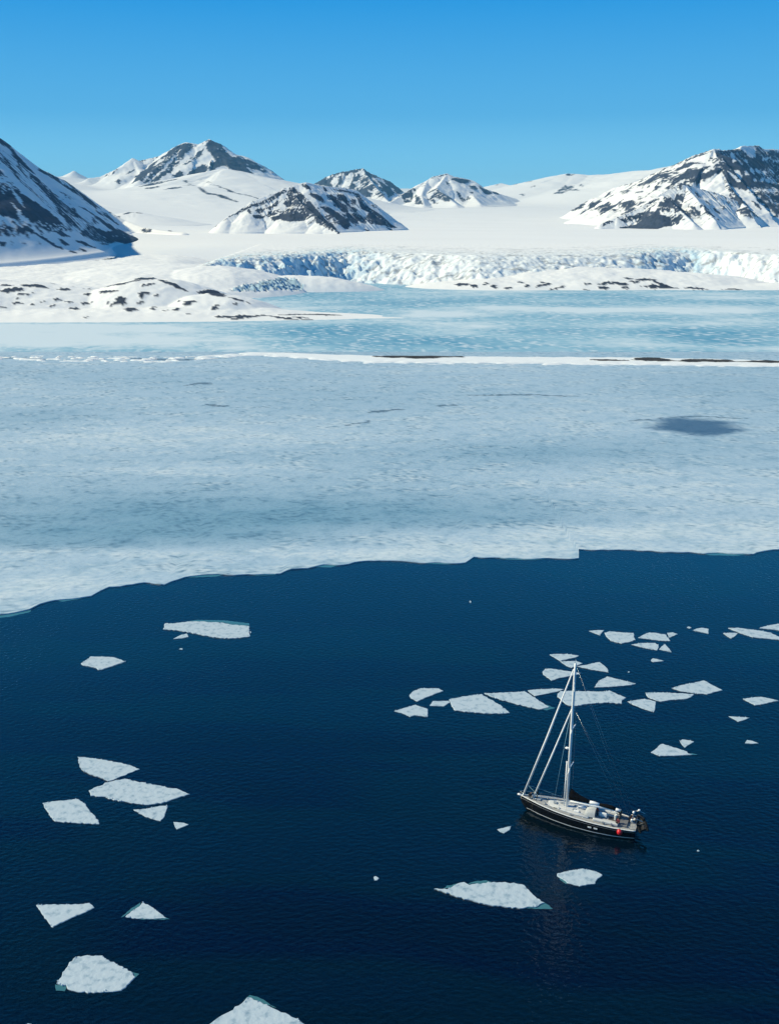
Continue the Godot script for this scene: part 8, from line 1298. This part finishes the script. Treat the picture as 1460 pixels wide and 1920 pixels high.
# ---------------------------------------------------------------- people: one skin over a skeleton of tapered bones
func skin(bones: Array, cell: float, blend: float) -> SurfaceTool:   # bone: a, b, radius a, radius b, colour
	var lo := Vector3(1e9, 1e9, 1e9); var hi := -lo
	for b in bones:
		for e in 2:
			lo = lo.min(b[e] - Vector3.ONE * (b[2 + e] + cell * 3.0)); hi = hi.max(b[e] + Vector3.ONE * (b[2 + e] + cell * 3.0))
	var nx := int((hi.x - lo.x) / cell) + 1; var ny := int((hi.y - lo.y) / cell) + 1; var nz := int((hi.z - lo.z) / cell) + 1
	var val := PackedFloat32Array(); val.resize(nx * ny * nz); val.fill(1.0)
	var near := PackedFloat32Array(); near.resize(nx * ny * nz); near.fill(1.0)
	var who := PackedByteArray(); who.resize(nx * ny * nz)
	for k in bones.size():
		var b: Array = bones[k]
		var pa: Vector3 = b[0]; var ab: Vector3 = b[1] - pa; var l2 := maxf(ab.length_squared(), 1e-8)
		var pad := Vector3.ONE * (maxf(b[2], b[3]) + blend + cell * 2.0)
		var c0: Vector3 = (pa.min(b[1]) - pad - lo) / cell; var c1: Vector3 = (pa.max(b[1]) + pad - lo) / cell
		for z in range(maxi(0, int(c0.z)), mini(nz - 1, int(c1.z)) + 1):
			for y in range(maxi(0, int(c0.y)), mini(ny - 1, int(c1.y)) + 1):
				for x in range(maxi(0, int(c0.x)), mini(nx - 1, int(c1.x)) + 1):
					var p := lo + Vector3(x, y, z) * cell - pa
					var t := clampf(p.dot(ab) / l2, 0.0, 1.0)
					var d: float = (p - ab * t).length() - lerpf(b[2], b[3], t)
					var i := (z * ny + y) * nx + x
					if d < near[i]: near[i] = d; who[i] = k
					var h := maxf(blend - absf(val[i] - d), 0.0) / blend
					val[i] = minf(val[i], d) - h * h * blend * 0.25
	var vid := PackedInt32Array(); vid.resize(nx * ny * nz); vid.fill(-1)
	var pts := PackedVector3Array(); var cols := PackedColorArray()
	for z in nz - 1:
		for y in ny - 1:
			for x in nx - 1:
				var base := (z * ny + y) * nx + x
				var sum := Vector3.ZERO; var count := 0
				var inside := val[base] < 0.0
				var mixed := false
				for o in [1, nx, nx + 1, nx * ny, nx * ny + 1, nx * ny + nx, nx * ny + nx + 1]:
					if (val[base + o] < 0.0) != inside: mixed = true; break
				if not mixed: continue
				for e in [[0, 0, 0, 1, 0, 0], [0, 1, 0, 1, 1, 0], [0, 0, 1, 1, 0, 1], [0, 1, 1, 1, 1, 1], [0, 0, 0, 0, 1, 0], [1, 0, 0, 1, 1, 0], [0, 0, 1, 0, 1, 1], [1, 0, 1, 1, 1, 1], [0, 0, 0, 0, 0, 1], [1, 0, 0, 1, 0, 1], [0, 1, 0, 0, 1, 1], [1, 1, 0, 1, 1, 1]]:
					var va := val[base + (e[2] * ny + e[1]) * nx + e[0]]; var vb := val[base + (e[5] * ny + e[4]) * nx + e[3]]
					if (va < 0.0) == (vb < 0.0): continue
					sum += Vector3(e[0], e[1], e[2]).lerp(Vector3(e[3], e[4], e[5]), va / (va - vb)); count += 1
				vid[base] = pts.size()
				pts.append(lo + (Vector3(x, y, z) + sum / count) * cell)
				cols.append(bones[who[base]][4])
	var st := begin(); st.set_smooth_group(0)
	for z in range(1, nz - 1):
		for y in range(1, ny - 1):
			for x in range(1, nx - 1):
				var i := (z * ny + y) * nx + x
				for axis in 3:
					var step: int = [1, nx, nx * ny][axis]
					var u: int = [nx, nx * ny, 1][axis]; var w: int = [nx * ny, 1, nx][axis]
					if (val[i] < 0.0) == (val[i + step] < 0.0): continue
					var q := [vid[i - u - w], vid[i - w], vid[i], vid[i - u]]
					if q.min() < 0: continue
					if val[i] < 0.0: q.reverse()
					for k in [0, 1, 2, 0, 2, 3]:
						st.set_color(cols[q[k]]); st.add_vertex(pts[q[k]])
	return st

func person(label: String, at: Transform3D, jacket: Color, trousers: Color, hat: Color, pose: String) -> void:
	var o := thing("person", label, "person", at, "crew of the yacht")
	var skin_c := Color(0.42, 0.24, 0.17); var boot := Color(0.012, 0.012, 0.014)
	var hip := 0.92; var knee := [Vector3(0.04, 0.49, 0.11), Vector3(0.04, 0.49, -0.11)]; var foot := [Vector3(0, 0.08, 0.13), Vector3(0, 0.08, -0.13)]
	var lean := 0.04
	if pose == "crouch":
		hip = 0.42; lean = 0.3
		knee = [Vector3(0.34, 0.5, 0.16), Vector3(0.36, 0.46, -0.16)]; foot = [Vector3(0.12, 0.08, 0.16), Vector3(0.1, 0.08, -0.16)]
	elif pose == "sit":
		hip = 0.52; knee = [Vector3(0.42, 0.52, 0.12), Vector3(0.42, 0.5, -0.12)]; foot = [Vector3(0.42, 0.08, 0.13), Vector3(0.45, 0.08, -0.13)]
	elif pose == "bend":
		lean = 0.4
	var pelvis := Vector3(-0.02, hip, 0)
	var chest := pelvis + Vector3(lean * 0.75, 0.36, 0)
	var neck := pelvis + Vector3(lean * 1.15, 0.56, 0)
	var head := neck + Vector3(0.04 + lean * 0.2, 0.16, 0)
	var bones := [[pelvis, chest, 0.155, 0.175, jacket], [chest + Vector3(0, 0.08, 0.12), chest + Vector3(0, 0.08, -0.12), 0.11, 0.11, jacket], [neck - Vector3(0, 0.06, 0), neck + Vector3(0.02, 0.06, 0), 0.065, 0.058, skin_c],
		[head + Vector3(0.0, -0.045, 0), head + Vector3(0.0, 0.035, 0), 0.075, 0.098, skin_c], [head + Vector3(0.09, -0.01, 0), head + Vector3(0.112, -0.03, 0), 0.014, 0.018, skin_c], [head + Vector3(0.05, -0.09, 0), head + Vector3(0.06, -0.08, 0), 0.035, 0.035, skin_c],
		[head + Vector3(0, -0.02, 0.09), head + Vector3(0, 0.01, 0.096), 0.016, 0.02, skin_c], [head + Vector3(0, -0.02, -0.09), head + Vector3(0, 0.01, -0.096), 0.016, 0.02, skin_c],
		[pelvis + Vector3(0, -0.02, 0.06), pelvis + Vector3(0, -0.02, -0.06), 0.13, 0.13, trousers]]
	var hands := []
	for s in 2:
		var side := 1.0 if s == 0 else -1.0
		var shoulder := chest + Vector3(0.0, 0.12, side * 0.2)
		var elbow := shoulder + Vector3(0.06, -0.27, side * 0.07); var wrist := elbow + Vector3(0.19, -0.10, side * -0.03)
		if pose == "reach": elbow = shoulder + Vector3(0.2, -0.18, side * 0.05); wrist = elbow + Vector3(0.24, 0.06, side * -0.06)
		if pose == "crouch" or pose == "bend": elbow = shoulder + Vector3(0.14, -0.24, side * 0.05); wrist = elbow + Vector3(0.16, -0.2, side * -0.07)
		bones.append([shoulder, elbow, 0.072, 0.056, jacket]); bones.append([elbow, wrist, 0.055, 0.042, jacket])
		var palm := wrist + (wrist - elbow).normalized() * 0.08
		bones.append([wrist, palm, 0.03, 0.038, skin_c])
		hands.append([palm, (wrist - elbow).normalized(), side])
		var top := pelvis + Vector3(0, -0.04, side * 0.1)
		bones.append([top, knee[s], 0.095, 0.068, trousers]); bones.append([knee[s], foot[s] + Vector3(0, 0.04, 0), 0.066, 0.05, trousers])
		bones.append([foot[s] + Vector3(-0.04, -0.03, 0), foot[s] + Vector3(0.15, -0.04, 0), 0.05, 0.042, boot])
	var st := skin(bones, 0.026, 0.05)
	for h in hands:   # five fingers each, curled, rooted in the palm
		var dir: Vector3 = h[1]; var across := dir.cross(Vector3.UP).normalized(); var down := dir.cross(across).normalized()
		for k in 4:
			var root: Vector3 = h[0] + across * (k - 1.5) * 0.02; var len: float = [0.062, 0.075, 0.07, 0.055][k]
			st.set_color(skin_c); tube(st, [root, root + dir * len * 0.6, root + dir * len * 0.85 - down * 0.03 * signf(down.y), root + dir * len * 0.8 - down * 0.055 * signf(down.y)], [0.010, 0.0095, 0.009, 0.007], 6)
		st.set_color(skin_c); var tr: Vector3 = h[0] - dir * 0.04 - across * 0.03 * h[2]
		tube(st, [tr, tr + dir * 0.035 - across * 0.03 * h[2], tr + dir * 0.07 - across * 0.03 * h[2]], [0.012, 0.011, 0.008], 6)
	part("body", st, M.cloth, o)
	st = begin()
	ball(st, head + Vector3(-0.012, 0.06, 0), Vector3(0.118, 0.085, 0.112), 8)
	st.set_smooth_group(0)
	var hm := mat(hat, 0.85)
	part("hat", st, hm, o)

func crew(xf: Transform3D) -> void:
	var cm := StandardMaterial3D.new(); cm.vertex_color_use_as_albedo = true; cm.roughness = 0.85
	M.cloth = cm
	var navy := Color(0.01, 0.012, 0.02); var black := Color(0.008, 0.008, 0.01)
	for q in [
		["person in dark clothing crouching at the yacht bow", Vector3(8.9, 2.72, -0.35), 190.0, navy, black, black, "crouch"],
		["person in dark jacket and pale hat standing behind the inner furled sail", Vector3(7.6, 2.62, 0.35), 20.0, black, navy, Color(0.62, 0.6, 0.5), "reach"],
		["person in red jacket standing behind the grey spray hood", Vector3(-2.95, 2.05, 0.1), 0.0, Color(0.20, 0.012, 0.015), black, Color(0.16, 0.02, 0.02), "reach"],
		["person in dark red jacket sitting on the port side of the cockpit", Vector3(-6.7, 2.05, -1.2), 60.0, Color(0.15, 0.012, 0.025), navy, black, "sit"],
		["person in dark clothing and yellow hat standing near the wheel", Vector3(-6.75, 2.0, 0.25), 0.0, navy, black, Color(0.72, 0.48, 0.12), "reach"],
		["person in navy clothing with a white hat sitting on the starboard cockpit side", Vector3(-6.6, 2.05, 1.25), -60.0, navy, black, Color(0.7, 0.7, 0.7), "sit"],
		["person in black clothing bending over by the stern davits", Vector3(-8.25, 2.05, 0.2), 170.0, black, navy, Color(0.02, 0.02, 0.025), "bend"]]:
		person(q[0], xf * Transform3D(Basis(Vector3.UP, deg_to_rad(q[2])), q[1]), q[3], q[4], q[5], q[6])
